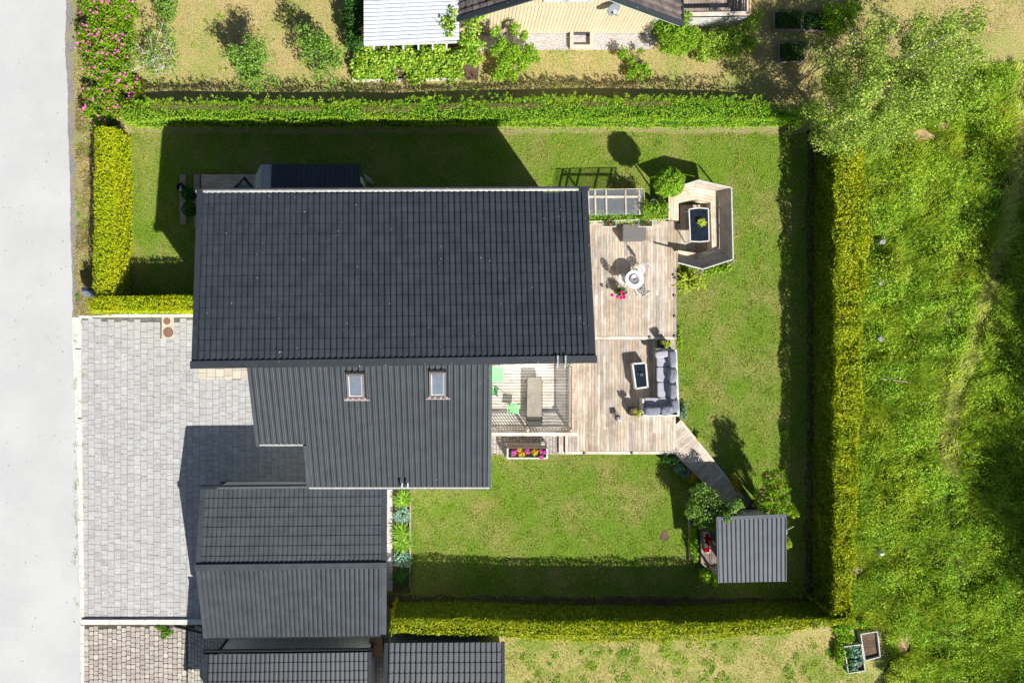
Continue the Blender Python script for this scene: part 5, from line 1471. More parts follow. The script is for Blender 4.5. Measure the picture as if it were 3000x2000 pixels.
for cx, col, rr in ((1506, 'magenta', .16), (1521, 'yellow', .1), (1528, 'yellow', .15), (1546, 'magenta', .13), (1567, 'yellow', .16), (1585, 'magenta', .09), (1597, 'magenta', .09), (1586, 'magenta', .11)):
    cy = {1521: 1317, 1528: 1331, 1585: 1322, 1597: 1324, 1586: 1339, 1546: 1322}.get(cx, 1325)
    q = P(cx, cy, zp + .05)
    a_, n_ = blob_points((q[0], q[1], zp + .0), (rr, rr, rr * .8), 420, .7, 12, .35)
    foliage('flower_clump', leaf_quads(a_, n_, .05, .8, .5), M[col], pb)
pp = np.stack([rng.uniform(a[0] + .05, b[0] - .05, 700), rng.uniform(a[1] + .05, b[1] - .05, 700), rng.uniform(zp - .12, zp + .02, 700)], 1)
foliage('leaves', leaf_quads(pp, np.tile([0, 0, 1.], (700, 1)), .06, .6, .6), M['l_dark'], pb)
mb = MB(); q = P(1590.5, 1299, zp + .2); mb.box((q[0], q[1], zp + .15), (.14, .14, .14), .1); mb.box((q[0], q[1], zp + .23), (.06, .06, .02))
solo('small_lantern', mb, M['galv'], 'little pale grey cube lantern on the flower planter shelf', 'lantern')

# ================================================================ SMALL SHED AND ITS TERRACE
zs = 2.0
ss = thing('garden_shed', 'small shed with mid grey sheet roof at end of the boardwalk', 'shed', (*P(2200, 1610)[:2], 0))
TL = P(2100, 1520, 2.05); TR = P(2300, 1511, 2.05); BR = P(2300, 1702, 1.8); BL = P(2105, 1706, 1.8)
mb = tiled((BL[0], BL[1], BL[2]), (BR[0], BR[1], BR[2]), (TR[0], TR[1], TR[2]), (TL[0], TL[1], TL[2]), 0.178, 0.35, 0.034, 0.007, PROF_RIB)
build('roof', mb, M['roof_shed'], ss)
mb = MB(); mb.bar((TL[0] - .03, TL[1] + .03, 2.08), (TR[0] + .03, TR[1] + .03, 2.08), .14, .03); mb.bar((TL[0] - .02, TL[1], 2.05), (BL[0] - .02, BL[1], 1.8), .03, .1); mb.bar((TR[0] + .02, TR[1], 2.05), (BR[0] + .02, BR[1], 1.8), .03, .1)
build('flashing', mb, M['roof_shed'], ss)
mb = MB(); x0_, x1_ = 11.32, TR[0] - .15; y0_, y1_ = BL[1] + .15, TL[1] - .12
mb.add([(x0_, y0_, 0), (x1_, y0_, 0), (x1_, y1_, 0), (x0_, y1_, 0), (x0_, y0_, 1.76), (x1_, y0_, 1.76), (x1_, y1_, 2.0), (x0_, y1_, 2.0)], [(0, 1, 5, 4), (1, 2, 6, 5), (2, 3, 7, 6), (3, 0, 4, 7)])
build('wall', mb, M['offwhite'], ss)
for yy in (BL[1] + .15, (BL[1] + TL[1]) / 2, TL[1] - .15):
    mb = MB(); mb.bar((TL[0] + .35, yy, .3), (TL[0] + .35, yy, 1.8), .08); build('post', mb, M['plank'], ss)
window_part(ss, (x0_ - .02, (y0_ + y1_) / 2 - .6, 1.1), .7, .7, 'x')
mb = MB(); mb.bx(x0_ - .03, x0_ - .005, (y0_ + y1_) / 2 + .2, (y0_ + y1_) / 2 + 1.0, .12, 1.75); d = build('door', mb, M['grey_wall'], ss)
mb = MB(); mb.bar((x0_ - .05, (y0_ + y1_) / 2 + .3, .9), (x0_ - .05, (y0_ + y1_) / 2 + .3, 1.05), .03); build('handle', mb, M['galv'], d)
ter = thing('shed_terrace', 'small timber terrace coloured dark for bush shade at left side of small shed', 'terrace', (*P(2080, 1610)[:2], 0))
mb = MB(); a = P(2054, 1648, .3); b = P(2110, 1533, .3)
mb.boards((a[0], a[1], .3), (a[0], b[1] - .3, .3), (a[0] + .35, b[1], .3), (a[0] + .35, a[1] - .3, .3), .12, .01)
mb.boards((a[0] + .36, a[1] - .3, .3), (a[0] + .36, b[1], .3), (b[0] + .2, b[1], .3), (b[0] + .2, a[1] - .7, .3), .12, .01)
build('floor', mb, m_wood('shade_dark_terrace_board', [(0.12, 0.10, 0.09), (0.2, 0.17, 0.15)], 'd'), ter)  # board colour darkened to hold the shade of the bush
mb = MB(); mb.bar((a[0] + .02, a[1] + .0, .36), (a[0] + .02, b[1] - .3, .36), .1, .04); mb.bar((a[0] + .02, a[1] - .02, .36), (b[0] + .05, a[1] - .66, .36), .06, .04); build('edge_board', mb, M['plank'], ter)
mb = MB()
for (x, y) in ((2058, 1537), (2058, 1645), (2056, 1590)): q = P(x, y, .3); mb.bar((q[0], q[1], 0), (q[0], q[1], .34), .07)
build('post', mb, M['plank'], ter)
a = P(2066, 1619, .55); b = P(2081, 1561, .55)
t = thing('flower_box', 'long white flower box full of deep red blossoms on shed terrace', 'flower box', ((a[0] + b[0]) / 2, (a[1] + b[1]) / 2, .32))
mb = MB(); mb.bx(a[0], a[0] + .02, a[1], b[1], .32, .54); mb.bx(b[0] - .02, b[0], a[1], b[1], .32, .54); mb.bx(a[0] + .02, b[0] - .02, a[1], a[1] + .02, .32, .54); mb.bx(a[0] + .02, b[0] - .02, b[1] - .02, b[1], .32, .54); build('box', mb, M['white'], t)
mb = MB(); mb.bx(a[0] + .03, b[0] - .03, a[1] + .03, b[1] - .03, .33, .45); build('soil', mb, M['soil'], t)
blossoms(t, [P(x, y, .68) for x, y in ((2067, 1575), (2073, 1573), (2080, 1579), (2084, 1585), (2070, 1588), (2076, 1593), (2068, 1608), (2074, 1612), (2066, 1613), (2078, 1605))], .085, M['red'], n=30)
mb = MB(); q = P(2020, 1516, .1); r_ = P(2021, 1640, .1); mb.bar((q[0], q[1], .07), (r_[0], r_[1], .07), .07, .14)
solo('bed_edging', mb, M['plank'], 'single brown timber edging running beside lawn west of small shed', 'edging')
mb = MB(); pts = [P(2299, 1556, 1.2), P(2306, 1552, 1.2), P(2325, 1541, 1.2)]
mb.tube(pts, .012, 6); mb.tube([P(2300, 1553, 1.2), P(2306, 1557, 1.15), P(2304, 1565, 1.1), P(2299, 1571, 1.1)], .012, 6)
solo('garden_hose', mb, M['l_lime'] if False else m_plain('pale_green_hose', (.45, .6, .45), .5), 'pale green hose end sticking out from right side of shed', 'hose')
mb = MB(); q = P(2172, 1468, .3); mb.box((q[0], q[1], .3), (.35, .3, .5), -.4); mb.box((q[0], q[1], .56), (.38, .33, .03), -.4)
solo('barrel_box', mb, M['rattan'], 'dark grey square box where boardwalk meets the shed', 'box')
mb = MB(); a = P(2185, 1500, .12); b = P(2225, 1470, .12); mb.boards((a[0], a[1], .12), (b[0], a[1], .12), (b[0], b[1], .12), (a[0], b[1], .12), .12, .01)
solo('shed_step', mb, M['darkwood'], 'dark shaded timber step on the north side of shed', 'step')

# ================================================================ MAILBOX
q0 = P(242, 867, .75); q1 = P(264, 842, .95)
mx = thing('mailbox', 'dark grey mailbox with sloping lid on posts at verge', 'mailbox', (*P(256, 866)[:2], 0))
x0_, x1_ = q0[0] + .03, q1[0] + .03; y0_, y1_ = q0[1], q1[1]
mb = MB(); mb.add([(x0_, y0_, .5), (x1_, y0_, .5), (x1_, y1_, .5), (x0_, y1_, .5), (x0_, y0_, .72), (x1_, y0_, .72), (x1_, y1_, .9), (x0_, y1_, .9)], [(0, 3, 2, 1), (0, 1, 5, 4), (1, 2, 6, 5), (2, 3, 7, 6), (3, 0, 4, 7)])
build('body', mb, M['rattan'], mx)
ym = y0_ + .2
mb = MB(); mb.add([(x0_ - .01, y0_ - .02, .73), (x1_ + .01, y0_ - .02, .73), (x1_ + .01, ym, .83), (x0_ - .01, ym, .83)], [(0, 1, 2, 3)]); build('lid', mb, m_plain('grey_lid', (.13, .15, .18), .4), mx)
mb = MB(); mb.add([(x0_, ym, .84), (x1_, ym, .84), (x1_, y1_ + .01, .91), (x0_, y1_ + .01, .91)], [(0, 1, 2, 3)]); mb.box(((x0_ + x1_) / 2 - .02, ym + .1, .89), (.03, .05, .02)); build('cover', mb, m_plain('black_cover', (.02, .025, .035), .3), mx)
for xx in (x0_ + .05, x1_ - .05):
    mb = MB(); mb.bar((xx, (y0_ + y1_) / 2, 0), (xx, (y0_ + y1_) / 2, .5), .06); build('post', mb, M['darkwood'], mx)
mb = MB(); mb.bx(x1_ + .02, x1_ + .2, y0_ + .02, y0_ + .34, .45, .72)
solo('newspaper_box', mb, M['darkwood'], 'small brown newspaper box beside the dark grey mailbox', 'box')

# folded chair on the shaded deck
t = thing('deck_chair', 'black framed grey deck chair folded open on shaded deck', 'chair', (*P(712, 545, .2)[:2], .18))
mb = MB()
for d_ in (0, 4):
    mb.bar(P(686, 549 + d_, .3), P(716, 521 + d_, .85), .035); mb.bar(P(715, 517 + d_, .95), P(742, 550 + d_, .3), .035)
mb.bar(P(688, 552, .35), P(745, 553, .35), .03); mb.bar(P(700, 536, .6), P(694, 560, .3), .03)
build('frame', mb, M['black'], t)
mb = MB(); mb.slab([P(718, 524, .8), P(738, 553, .45), P(733, 556, .4), P(716, 532, .75)], .01); mb.slab([P(700, 541, .45), P(732, 545, .45), P(740, 562, .4), P(696, 562, .4)][::-1], .01)
build('seat', mb, m_plain('blue_grey_textile', (.14, .17, .2), .8), t)
# black bucket with tap beside topiary
mb = MB(); q = P(529, 548, .4); mb.lathe((q[0], q[1], 0), [(.12, 0), (.17, .4), (.175, .42), (.15, .41), (.14, .3), (0, .3)], 20)
t = solo('water_bucket', mb, M['black'], 'black bucket with white tap on the plank by clipped shrubs', 'bucket')
mb = MB(); a = P(529, 545, .6); b = P(529, 556, .6); mb.bar(a, b, .03); mb.box((b[0], b[1], .5), (.12, .08, .2)); build('tap', mb, M['white'], t)
# roof vent light etc: flat concrete pad and thing on driveway edge by garage
mb = MB(); q = P(667, 1417, .15); mb.box((q[0] - .05, q[1] - .02, .1), (.3, .14, .12), -.15); mb.tube([(q[0] - .2, q[1] + .06, .12), (q[0] - .24, q[1] + .08, .22)], .03, 8)
solo('drain_pipe', mb, M['black'], 'black drainpipe shoe on paving at the shaded garage wall', 'drainpipe')
a = P(632, 1420, .08); b = P(905, 1413, .08); mb = MB(); mb.bar((a[0], a[1] - .06, .07), (b[0], b[1] - .06, .07), .1, .12)
solo('plinth_edge', mb, M['concrete'], 'thin concrete plinth along the shaded garage wall', 'plinth')
mb = MB(); mb.bar(P(512, 1834, .06), P(592, 1853, .06), .06, .06)
solo('metal_bar', mb, M['black'], 'black metal bar lying on tan cobbles beside garage', 'bar')
mb = MB(); mb.bar(P(1202, 1449, .06), P(1202, 1590, .06), .07, .12); mb.bar(P(1202, 1592, .06), P(1200, 1715, .06), .06, .1)
solo('bed_edging', mb, M['plank'], 'straight timber edging between lawn and hosta bed', 'edging')
# bottom-right raised beds
for pts, lab, planted in ((((2474, 1894), (2524, 1887), (2535, 1964), (2486, 1972)), 'white framed raised bed full of leafy vegetable plants', True), (((2522, 1857), (2571, 1849), (2579, 1923), (2535, 1935)), 'white framed raised bed of bare brown soil', False)):
    z_ = .26; c4 = [P(*q, z_) for q in pts]
    cx = sum(c[0] for c in c4) / 4; cy = sum(c[1] for c in c4) / 4
    t = thing('raised_bed', lab, 'raised bed', (cx, cy, 0), 0, 'white framed raised beds beside the meadow')
    mb = MB()
    for q, r_ in zip(c4, c4[1:] + c4[:1]): mb.bar((q[0], q[1], z_ / 2), (r_[0], r_[1], z_ / 2), .035, z_)
    build('frame', mb, M['offwhite'], t)
    mb = MB(); mb.slab([(c[0] + (cx - c[0]) * .03, c[1] + (cy - c[1]) * .03, .15) for c in c4][::-1], .14); build('soil', mb, M['soil'], t)
    if planted:
        for k in range(11):
            u_, v_ = (k % 3 + .5 + random.uniform(-.2, .2)) / 3, (k // 3 + .5 + random.uniform(-.15, .15)) / 4
            A0 = np.array(c4[0][:2]) * (1 - u_) + np.array(c4[1][:2]) * u_; A1 = np.array(c4[3][:2]) * (1 - u_) + np.array(c4[2][:2]) * u_
            q = A0 * (1 - v_) + A1 * v_
            d = norm(rng.normal(0, 1, (46, 3)) * (1, 1, .3) + (0, 0, .3)); cc = np.array((q[0], q[1], .2)) + d * .11
            foliage('vegetable_plant', leaf_quads(cc, np.tile([0, 0, 1.], (46, 1)), .15, .6, .4, dirs=d), M['l_blue'] if k % 3 else M['l_dark'], t)
# pale stones in the meadow
for (x, y, s, lab) in ((2584, 706, .26, 'pale rough stone in tall grass, uppermost of three'), (2581, 826, .27, 'pale square stone in tall grass with white face, middle of three'), (2580, 990, .25, 'pale stone in tall grass, lowest of three and half buried'), (2582, 1621, .16, 'tiny white stone in grass near the shed end of hedge')):
    q = P(x, y, .35); mb = MB(); mb.soft((q[0], q[1], .2), (s * 1.25, s * .85, .36), random.uniform(-.6, .2), .4, .2, .3, lump=.1, nu=14, nv=8)
    solo('stone', mb, M['stone'] if s > .2 else M['white'], lab, 'stone')
mb = MB(); mb.bar(P(2585, 1110, .35), P(2660, 1119, .5), .04)
solo('wooden_stake', mb, M['plank'], 'thin grey stake lying across tall meadow grass', 'stake')
# ================================================================ HEDGES
def hedge(name, label, path, width, h, core, leaf, dens=330, lsize=.075, ragged=.05, top_mat=None, hvar=.06, tilt=.55, seed=1, side=None, sidekey='r'):
    """clipped hedge along a path of (x, y[, width]); bushy surface of separate leaves over a dark inside"""
    pts = [np.array(p[:2], float) for p in path]
    ws = [p[2] if len(p) > 2 else width for p in path]
    hs = [p[3] if len(p) > 3 else h for p in path]
    t = thing(name, label, 'hedge', (float(np.mean([p[0] for p in pts])), float(np.mean([p[1] for p in pts])), 0))
    mb = MB()
    V = []; Nn = []; SD = []
    for i in range(len(pts) - 1):
        a, b = pts[i], pts[i + 1]
        d = b - a; L = np.linalg.norm(d); d = d / L; n = np.array((-d[1], d[0]))
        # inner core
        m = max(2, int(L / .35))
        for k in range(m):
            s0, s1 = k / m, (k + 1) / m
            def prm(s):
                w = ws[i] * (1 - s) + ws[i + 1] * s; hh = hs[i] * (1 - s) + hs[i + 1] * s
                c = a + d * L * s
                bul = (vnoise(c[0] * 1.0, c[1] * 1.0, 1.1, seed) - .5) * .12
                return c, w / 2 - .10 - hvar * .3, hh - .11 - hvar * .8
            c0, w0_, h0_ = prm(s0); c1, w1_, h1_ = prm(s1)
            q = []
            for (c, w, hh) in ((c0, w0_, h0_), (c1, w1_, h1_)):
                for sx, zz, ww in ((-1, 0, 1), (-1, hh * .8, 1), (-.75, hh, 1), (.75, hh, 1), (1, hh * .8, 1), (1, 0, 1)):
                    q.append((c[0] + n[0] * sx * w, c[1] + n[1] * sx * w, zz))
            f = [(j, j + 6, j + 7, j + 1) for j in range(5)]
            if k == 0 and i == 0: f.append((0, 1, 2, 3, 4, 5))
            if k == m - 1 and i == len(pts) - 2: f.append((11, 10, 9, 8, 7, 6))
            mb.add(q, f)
        w = (ws[i] + ws[i + 1]) / 2
        # leaves: top, two sides, ends
        A_top = L * w; A_side = L * h
        for kind, A in (('top', A_top * 1.15), ('l', A_side * .8), ('r', A_side * .8)):
            nn = int(A * dens)
            s = rng.random(nn)
            wv = ws[i] + (ws[i + 1] - ws[i]) * s; hv = hs[i] + (hs[i + 1] - hs[i]) * s
            c = a[None, :] + d[None, :] * (L * s)[:, None]
            hn = (vnoise(c[:, 0], c[:, 1], .8, seed) - .5) * hvar * 2 + (vnoise(c[:, 0] * 1.7, c[:, 1] * 1.3, .25, seed + 1) - .5) * hvar
            jit = rng.normal(0, ragged, nn)
            if kind == 'top':
                u_ = rng.uniform(-1, 1, nn)
                edge_ = np.abs(u_) ** 4
                pos = np.stack([c[:, 0] + n[0] * u_ * wv / 2, c[:, 1] + n[1] * u_ * wv / 2, hv + hn - edge_ * .12 - np.abs(jit) * .8 + .02], 1)
                nr = np.tile((0, 0, 1.0), (nn, 1)) + np.stack([n[0] * u_ * .5, n[1] * u_ * .5, 0 * u_], 1)
            else:
                sg = -1 if kind == 'l' else 1
                zz = hv * (1 - rng.random(nn) ** 1.3)
                off = wv / 2 + (vnoise(c[:, 0] * 1 + zz, c[:, 1] + zz * 1.7, .6, seed + 3) - .5) * (.1 + hvar) - np.abs(jit)
                pos = np.stack([c[:, 0] + n[0] * sg * off, c[:, 1] + n[1] * sg * off, zz + .02], 1)
                nr = np.tile((n[0] * sg, n[1] * sg, .45), (nn, 1))
            V.append(pos); Nn.append(nr); SD.append(kind == sidekey)
    for (p_, q_) in ((pts[0], pts[1]), (pts[-1], pts[-2])):
        d = p_ - q_; d /= np.linalg.norm(d); n = np.array((-d[1], d[0]))
        nn = int(width * h * dens)
        u_ = rng.uniform(-.5, .5, nn) * width; zz = h * rng.random(nn)
        off = rng.normal(0.0, .04, nn)
        V.append(np.stack([p_[0] + n[0] * u_ + d[0] * off, p_[1] + n[1] * u_ + d[1] * off, zz], 1)); Nn.append(np.tile((d[0], d[1], .4), (nn, 1))); SD.append(False)
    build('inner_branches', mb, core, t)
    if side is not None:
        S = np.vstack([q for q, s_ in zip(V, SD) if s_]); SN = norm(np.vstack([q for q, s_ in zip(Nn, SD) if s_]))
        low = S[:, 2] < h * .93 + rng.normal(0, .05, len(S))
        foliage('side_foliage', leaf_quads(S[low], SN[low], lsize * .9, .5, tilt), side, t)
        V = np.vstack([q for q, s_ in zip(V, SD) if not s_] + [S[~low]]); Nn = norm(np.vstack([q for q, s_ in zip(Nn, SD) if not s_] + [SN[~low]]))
    else:
        V = np.vstack(V); Nn = norm(np.vstack(Nn))
    foliage('foliage', leaf_quads(V, Nn, lsize, .5, tilt), leaf, t)
    return t, V

k2 = lambda z: (CAM_H - z) / FPX
# north hedge (leafy green)
zt = 1.42
path = []
for x, yn in ((352, 304), (420, 300), (520, 292), (700, 297), (900, 298), (1060, 296), (1200, 300), (1400, 292), (1600, 288), (1750, 284), (1900, 284), (2050, 288), (2180, 293), (2260, 300), (2300, 306), (2362, 330)):
    yN = (NY - yn) * k2(zt); yS = 8.72 if x < 2200 else 8.72 + (x - 2200) * .0006
    path.append(((x - NX) * k2(zt), (yN + yS) / 2, yN - yS))
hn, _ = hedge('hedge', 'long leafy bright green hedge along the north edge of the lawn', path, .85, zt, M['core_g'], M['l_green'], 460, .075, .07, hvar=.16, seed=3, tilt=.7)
# twiggy tops near the middle of it
nn = 9000
xs = rng.uniform(440, 2060, nn); keep = vnoise(xs, xs * 0 + 1, 60, 9) > .38; xs = xs[keep]
ys = 309 - 9 * np.sin(xs / 260) * .6 + rng.normal(0, 4.5, len(xs)) + np.where(xs > 1200, -2, 8)
V = np.stack([(xs - NX) * k2(1.5), (NY - ys) * k2(1.5), 1.47 + rng.uniform(-.02, .06, len(xs))], 1)
foliage('dry_twigs', leaf_quads(V, np.tile((0, 0, 1.), (len(V), 1)), .05, .35, .8), M['l_brown'], hn)
# ragged shoots on its far side
xs = rng.uniform(400, 2250, 420)
V = []; 
for x in xs:
    p0 = np.array(P(x, 300 - (10 if x > 1200 else 0) + rng.normal(0, 6), 1.42)); hgt = rng.uniform(.06, .26)
    d = norm(np.array([[rng.normal(0, .35), rng.normal(.1, .35), 1.]]))[0]
    k = rng.random(14)[:, None]; V.append(p0 + d * hgt * k + rng.normal(0, .03, (14, 3)))
V = np.vstack(V); foliage('shoots', leaf_quads(V, np.tile((0, 0, 1.), (len(V), 1)), .065, .5, .9), M['l_green'], hn)
# west hedge (yellow green)
zw = 1.7
yN = (NY - 372) * k2(zw); 
path = [(-14.32 - 0.02, yN - 0.0, .72), (-14.36, yN - 1.2, .82), (-14.36, 3.5, .84), (-14.36, 2.0, .82), (-14.36, 1.0, .74)]
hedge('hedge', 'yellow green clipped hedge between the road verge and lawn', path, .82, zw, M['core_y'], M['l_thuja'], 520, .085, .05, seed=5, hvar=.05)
zs_ = 1.95
yn_ = (NY - 866) * k2(zs_)
path = [(-14.85, (yn_ + .86) / 2 - .1, .5), (-14.3, (yn_ + .86) / 2, yn_ - .86), (-12, (yn_ + .86) / 2, yn_ - .84), (-9.2, (yn_ + .88) / 2, yn_ - .84)]
hedge('hedge', 'short yellow green clipped hedge beside the north edge of grey driveway', path, .7, zs_, M['core_y'], M['l_thuja'], 520, .085, .05, seed=6, hvar=.05)
# east hedge
ze = 2.02
path = []
for y, xw, xe in ((392, 2456, 2520), (500, 2458, 2528), (640, 2462, 2548), (800, 2456, 2542), (930, 2454, 2524), (1060, 2458, 2528), (1200, 2456, 2528), (1350, 2456, 2518), (1500, 2450, 2514), (1620, 2440, 2505), (1745, 2430, 2500), (1800, 2440, 2500)):
    X0 = 15.2 + (y - 392) * -.00005; X1 = (xe - NX) * k2(ze)
    path.append(((X0 + X1) / 2, (NY - y) * k2(ze), X1 - X0))
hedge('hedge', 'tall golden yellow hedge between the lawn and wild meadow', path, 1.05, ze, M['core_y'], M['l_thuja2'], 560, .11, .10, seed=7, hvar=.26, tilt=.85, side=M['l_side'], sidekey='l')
# south hedge
path = []
for x, yn, ys in ((1147, 1806, 1852), (1250, 1810, 1860), (1380, 1812, 1862), (1480, 1816, 1868), (1600, 1822, 1880), (1800, 1824, 1882), (2000, 1826, 1880), (2150, 1822, 1870), (2300, 1812, 1856), (2400, 1800, 1842), (2470, 1790, 1826), (2505, 1778, 1812)):
    yN = min(-11.42, (NY - yn) * k2(2.12)); yS = (NY - ys) * k2(2.12)
    path.append(((x - NX) * k2(2.12), (yN + yS) / 2, yN - yS))
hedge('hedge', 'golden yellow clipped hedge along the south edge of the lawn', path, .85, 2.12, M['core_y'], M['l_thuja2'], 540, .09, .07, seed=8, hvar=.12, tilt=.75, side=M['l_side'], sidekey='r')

# ================================================================ SHRUBS AND TREES
def shrub(name, label, cat, blobs, n_, leaf, mat, group=None, aspect=.6, tilt=.85, stems=True, shell=.5, clump=16, csize=.34, base=None, stemmat='bark'):
    """blobs: (x, y, z, rx, ry, rz) ellipsoids of clumped leaves"""
    if base is None:
        base = (float(np.mean([b[0] for b in blobs])), float(np.mean([b[1] for b in blobs])), 0)
    t = thing(name, label, cat, base, 0, group)
    tot = sum(b[3] * b[4] for b in blobs); n = int(n_ * 1.7); clump = int(clump * 1.5); leaf = leaf * .9
    Ps = []; Ns = []
    for b in blobs:
        k = int(n * b[3] * b[4] / tot)
        p_, q_ = blob_points(b[:3], b[3:6], k, shell, clump, csize); Ps.append(p_); Ns.append(q_)
    Ps = np.vstack(Ps); Ns = np.vstack(Ns)
    Ps[:, 2] = np.maximum(Ps[:, 2], .03)
    foliage('foliage', leaf_quads(Ps, Ns, leaf, aspect, tilt), mat, t)
    if stems:
        mb = MB()
        for b in blobs:
            for k in range(3):
                a = random.uniform(0, 6.28)
                tip = (b[0] + math.cos(a) * b[3] * .5, b[1] + math.sin(a) * b[4] * .5, b[2] + b[5] * .3)
                mid = ((base[0] * .6 + tip[0] * .4), (base[1] * .6 + tip[1] * .4), tip[2] * .5)
                mb.tube([(base[0], base[1], .0), mid, tip], [.03, .02, .008], 6)
        build('stem', mb, M[stemmat], t)
    return t

def tree(name, label, base, limbs, nleaf, leaf, mat, bark='bark', r0=.09, group=None, crad=.42, tilt=.7, cat='tree', per=None):
    """trunk, limbs ending in clumps of leaves; limbs: list of tip points"""
    t = thing(name, label, cat, base, 0, group)
    bx_, by_ = base[:2]
    cz = np.mean([l[2] for l in limbs]); cx = np.mean([l[0] for l in limbs]); cy = np.mean([l[1] for l in limbs])
    fork = (bx_ + (cx - bx_) * .35, by_ + (cy - by_) * .35, cz * .42)
    mb = MB(); mb.tube([(bx_, by_, -.05), (bx_ + .02, by_ + .01, cz * .2), fork], [r0 * 1.25, r0, r0 * .8], 10); build('trunk', mb, M[bark], t)
    mb = MB(); P_ = []; N_ = []
    for l in limbs:
        l = np.array(l, float); f = np.array(fork)
        mid = f + (l - f) * .5 + rng.normal(0, .08, 3) + (0, 0, .1)
        mb.tube([tuple(f), tuple(mid), tuple(l)], [r0 * .6, r0 * .35, .008], 6)
        cl = [(l, crad)]
        for k in range(4):
            s = rng.uniform(.35, .95); q = f + (mid - f) * min(1, s * 2) if s < .5 else mid + (l - mid) * (s - .5) * 2
            tip = q + norm(rng.normal(0, 1, (1, 3)))[0] * crad * 1.3
            mb.tube([tuple(q), tuple(tip)], [.014, .005], 5)
            cl.append((tip, crad * rng.uniform(.5, .9)))
        for c, r in cl:
            m = int(nleaf / len(limbs) / len(cl))
            off = norm(rng.normal(0, 1, (m, 3))) * (rng.random((m, 1)) ** .4) * r * (1, 1, .75)
            P_.append(c + off); N_.append(norm(off + (0, 0, .4 * r)))
    build('limb', mb, M[bark], t)
    P_ = np.vstack(P_); P_[:, 2] = np.maximum(P_[:, 2], .08)
    foliage('crown', leaf_quads(P_, np.vstack(N_), leaf, .55, tilt), M[mat], t)
    return t

def PT(pts): return [P(*q) for q in pts]
# rose hedge along the road
bl = []
for x, y, r, z in ((255, -10, .75, 1.2), (320, 0, .8, 1.3), (360, 20, .6, 1.1), (290, 60, .8, 1.35), (250, 95, .6, 1.1), (345, 85, .7, 1.25), (290, 130, .75, 1.35), (360, 140, .5, 1.1), (245, 140, .5, 1.05), (270, 185, .7, 1.25), (330, 190, .7, 1.3),
                   (355, 230, .5, 1.0), (300, 245, .65, 1.2), (262, 275, .5, 1.05), (320, 290, .55, 1.1), (280, 320, .6, 1.15), (245, 330, .35, .9), (275, 365, .4, .9), (330, 320, .4, 1.0), (390, 245, .4, .7), (385, 285, .3, .6)):
    q = P(x, y, z); bl.append((q[0], q[1], z - .35, r * .92, r * .92, .48))
rose = shrub('rose_bush', 'big roadside rose bush covered with pink blossoms', 'rose bush', bl, 15000, .095, M['l_rose'], clump=26, csize=.28, tilt=.75, shell=.6)
proto = None; extraV = []
cnt = 0
for k in range(185):
    b = bl[rng.integers(0, len(bl))]
    d = norm(np.array([[rng.normal(), rng.normal(), abs(rng.normal()) + .5]]))[0]
    q = np.array(b[:3]) + d * np.array(b[3:6]) * rng.uniform(.98, 1.1)
    if q[0] < P(208, 0, 1)[0]: continue
    r = rng.uniform(.028, .05)
    if cnt < 95:
        if proto is None:
            nrm_ = norm(rng.normal(0, .5, (9, 3)) + (0, 0, 1)); v = leaf_quads(norm(rng.normal(0, 1, (9, 3))) * .022 * (1, 1, .4), nrm_, .075, .85, .3)
            me = quads_mesh('blossom', v, len(v) // 4, [M['pink']])
            proto = bpy.data.objects.new('blossom', me); COL.objects.link(proto); o_ = proto
        else:
            o_ = proto.copy(); COL.objects.link(o_)
        o_.parent = rose; o_.location = q - rootloc(rose); s = r / .045 * 1.25; o_.scale = (s, s, s); o_.rotation_euler = (rng.normal(0, .3), rng.normal(0, .3), rng.uniform(0, 6))
        cnt += 1
    else:
        extraV.append(q + norm(rng.normal(0, 1, (7, 3))) * .02)
V = np.vstack(extraV); o_ = foliage('blossom_cluster', leaf_quads(V, np.tile((0, 0, 1.), (len(V), 1)), .07, .85, .4), M['pink'], rose); o_['kind'] = 'stuff'

# thin trees of the neighbour's dry yard
tree('young_tree', 'thin sparse young tree with pale branches right of the pink rose bush', (*P(448, 195)[:2], 0), PT([(400, 130, 1.6), (440, 110, 1.9), (490, 90, 1.7), (500, 130, 1.6), (470, 165, 1.6), (515, 160, 1.2), (425, 190, 1.3), (490, 200, 1.1), (460, 225, 1.0), (510, 215, .8), (385, 210, .9), (480, 60, 1.6)]), 1700, .09, 'l_fruit', r0=.03, crad=.36, bark='birch')
shrub('grey_green_shrub', 'sparse grey green shrub cut off by the top edge', 'shrub', [(*P(485, 15, .7)[:2], .6, .6, .55, .4), (*P(492, 50, .4)[:2], .35, .3, .3, .3)], 1300, .08, M['l_fruit'], clump=10, csize=.3)
tree('fruit_tree', 'small green fruit tree on dry grass, left of its twin above hedge', (*P(715, 205)[:2], 0), PT([(740, 120, 2.4), (775, 120, 2.3), (720, 150, 2.1), (690, 165, 1.9), (760, 160, 2.2), (790, 165, 2.0), (740, 190, 1.9), (700, 205, 1.6), (780, 220, 1.8), (795, 245, 1.6), (725, 235, 1.4), (710, 190, 1.5)]), 5200, .095, 'l_fruit', group='fruit trees on the dry grass', r0=.06, crad=.36)
tree('fruit_tree', 'small green fruit tree on dry grass, right of its twin above hedge', (*P(930, 170)[:2], 0), PT([(890, 80, 2.2), (910, 95, 2.2), (935, 115, 2.3), (900, 130, 2.0), (925, 150, 2.0), (960, 130, 2.1), (985, 150, 2.0), (960, 180, 1.8), (935, 195, 1.6), (985, 200, 1.6), (900, 165, 1.6), (975, 225, 1.2)]), 4600, .095, 'l_fruit', group='fruit trees on the dry grass', r0=.06, crad=.36)
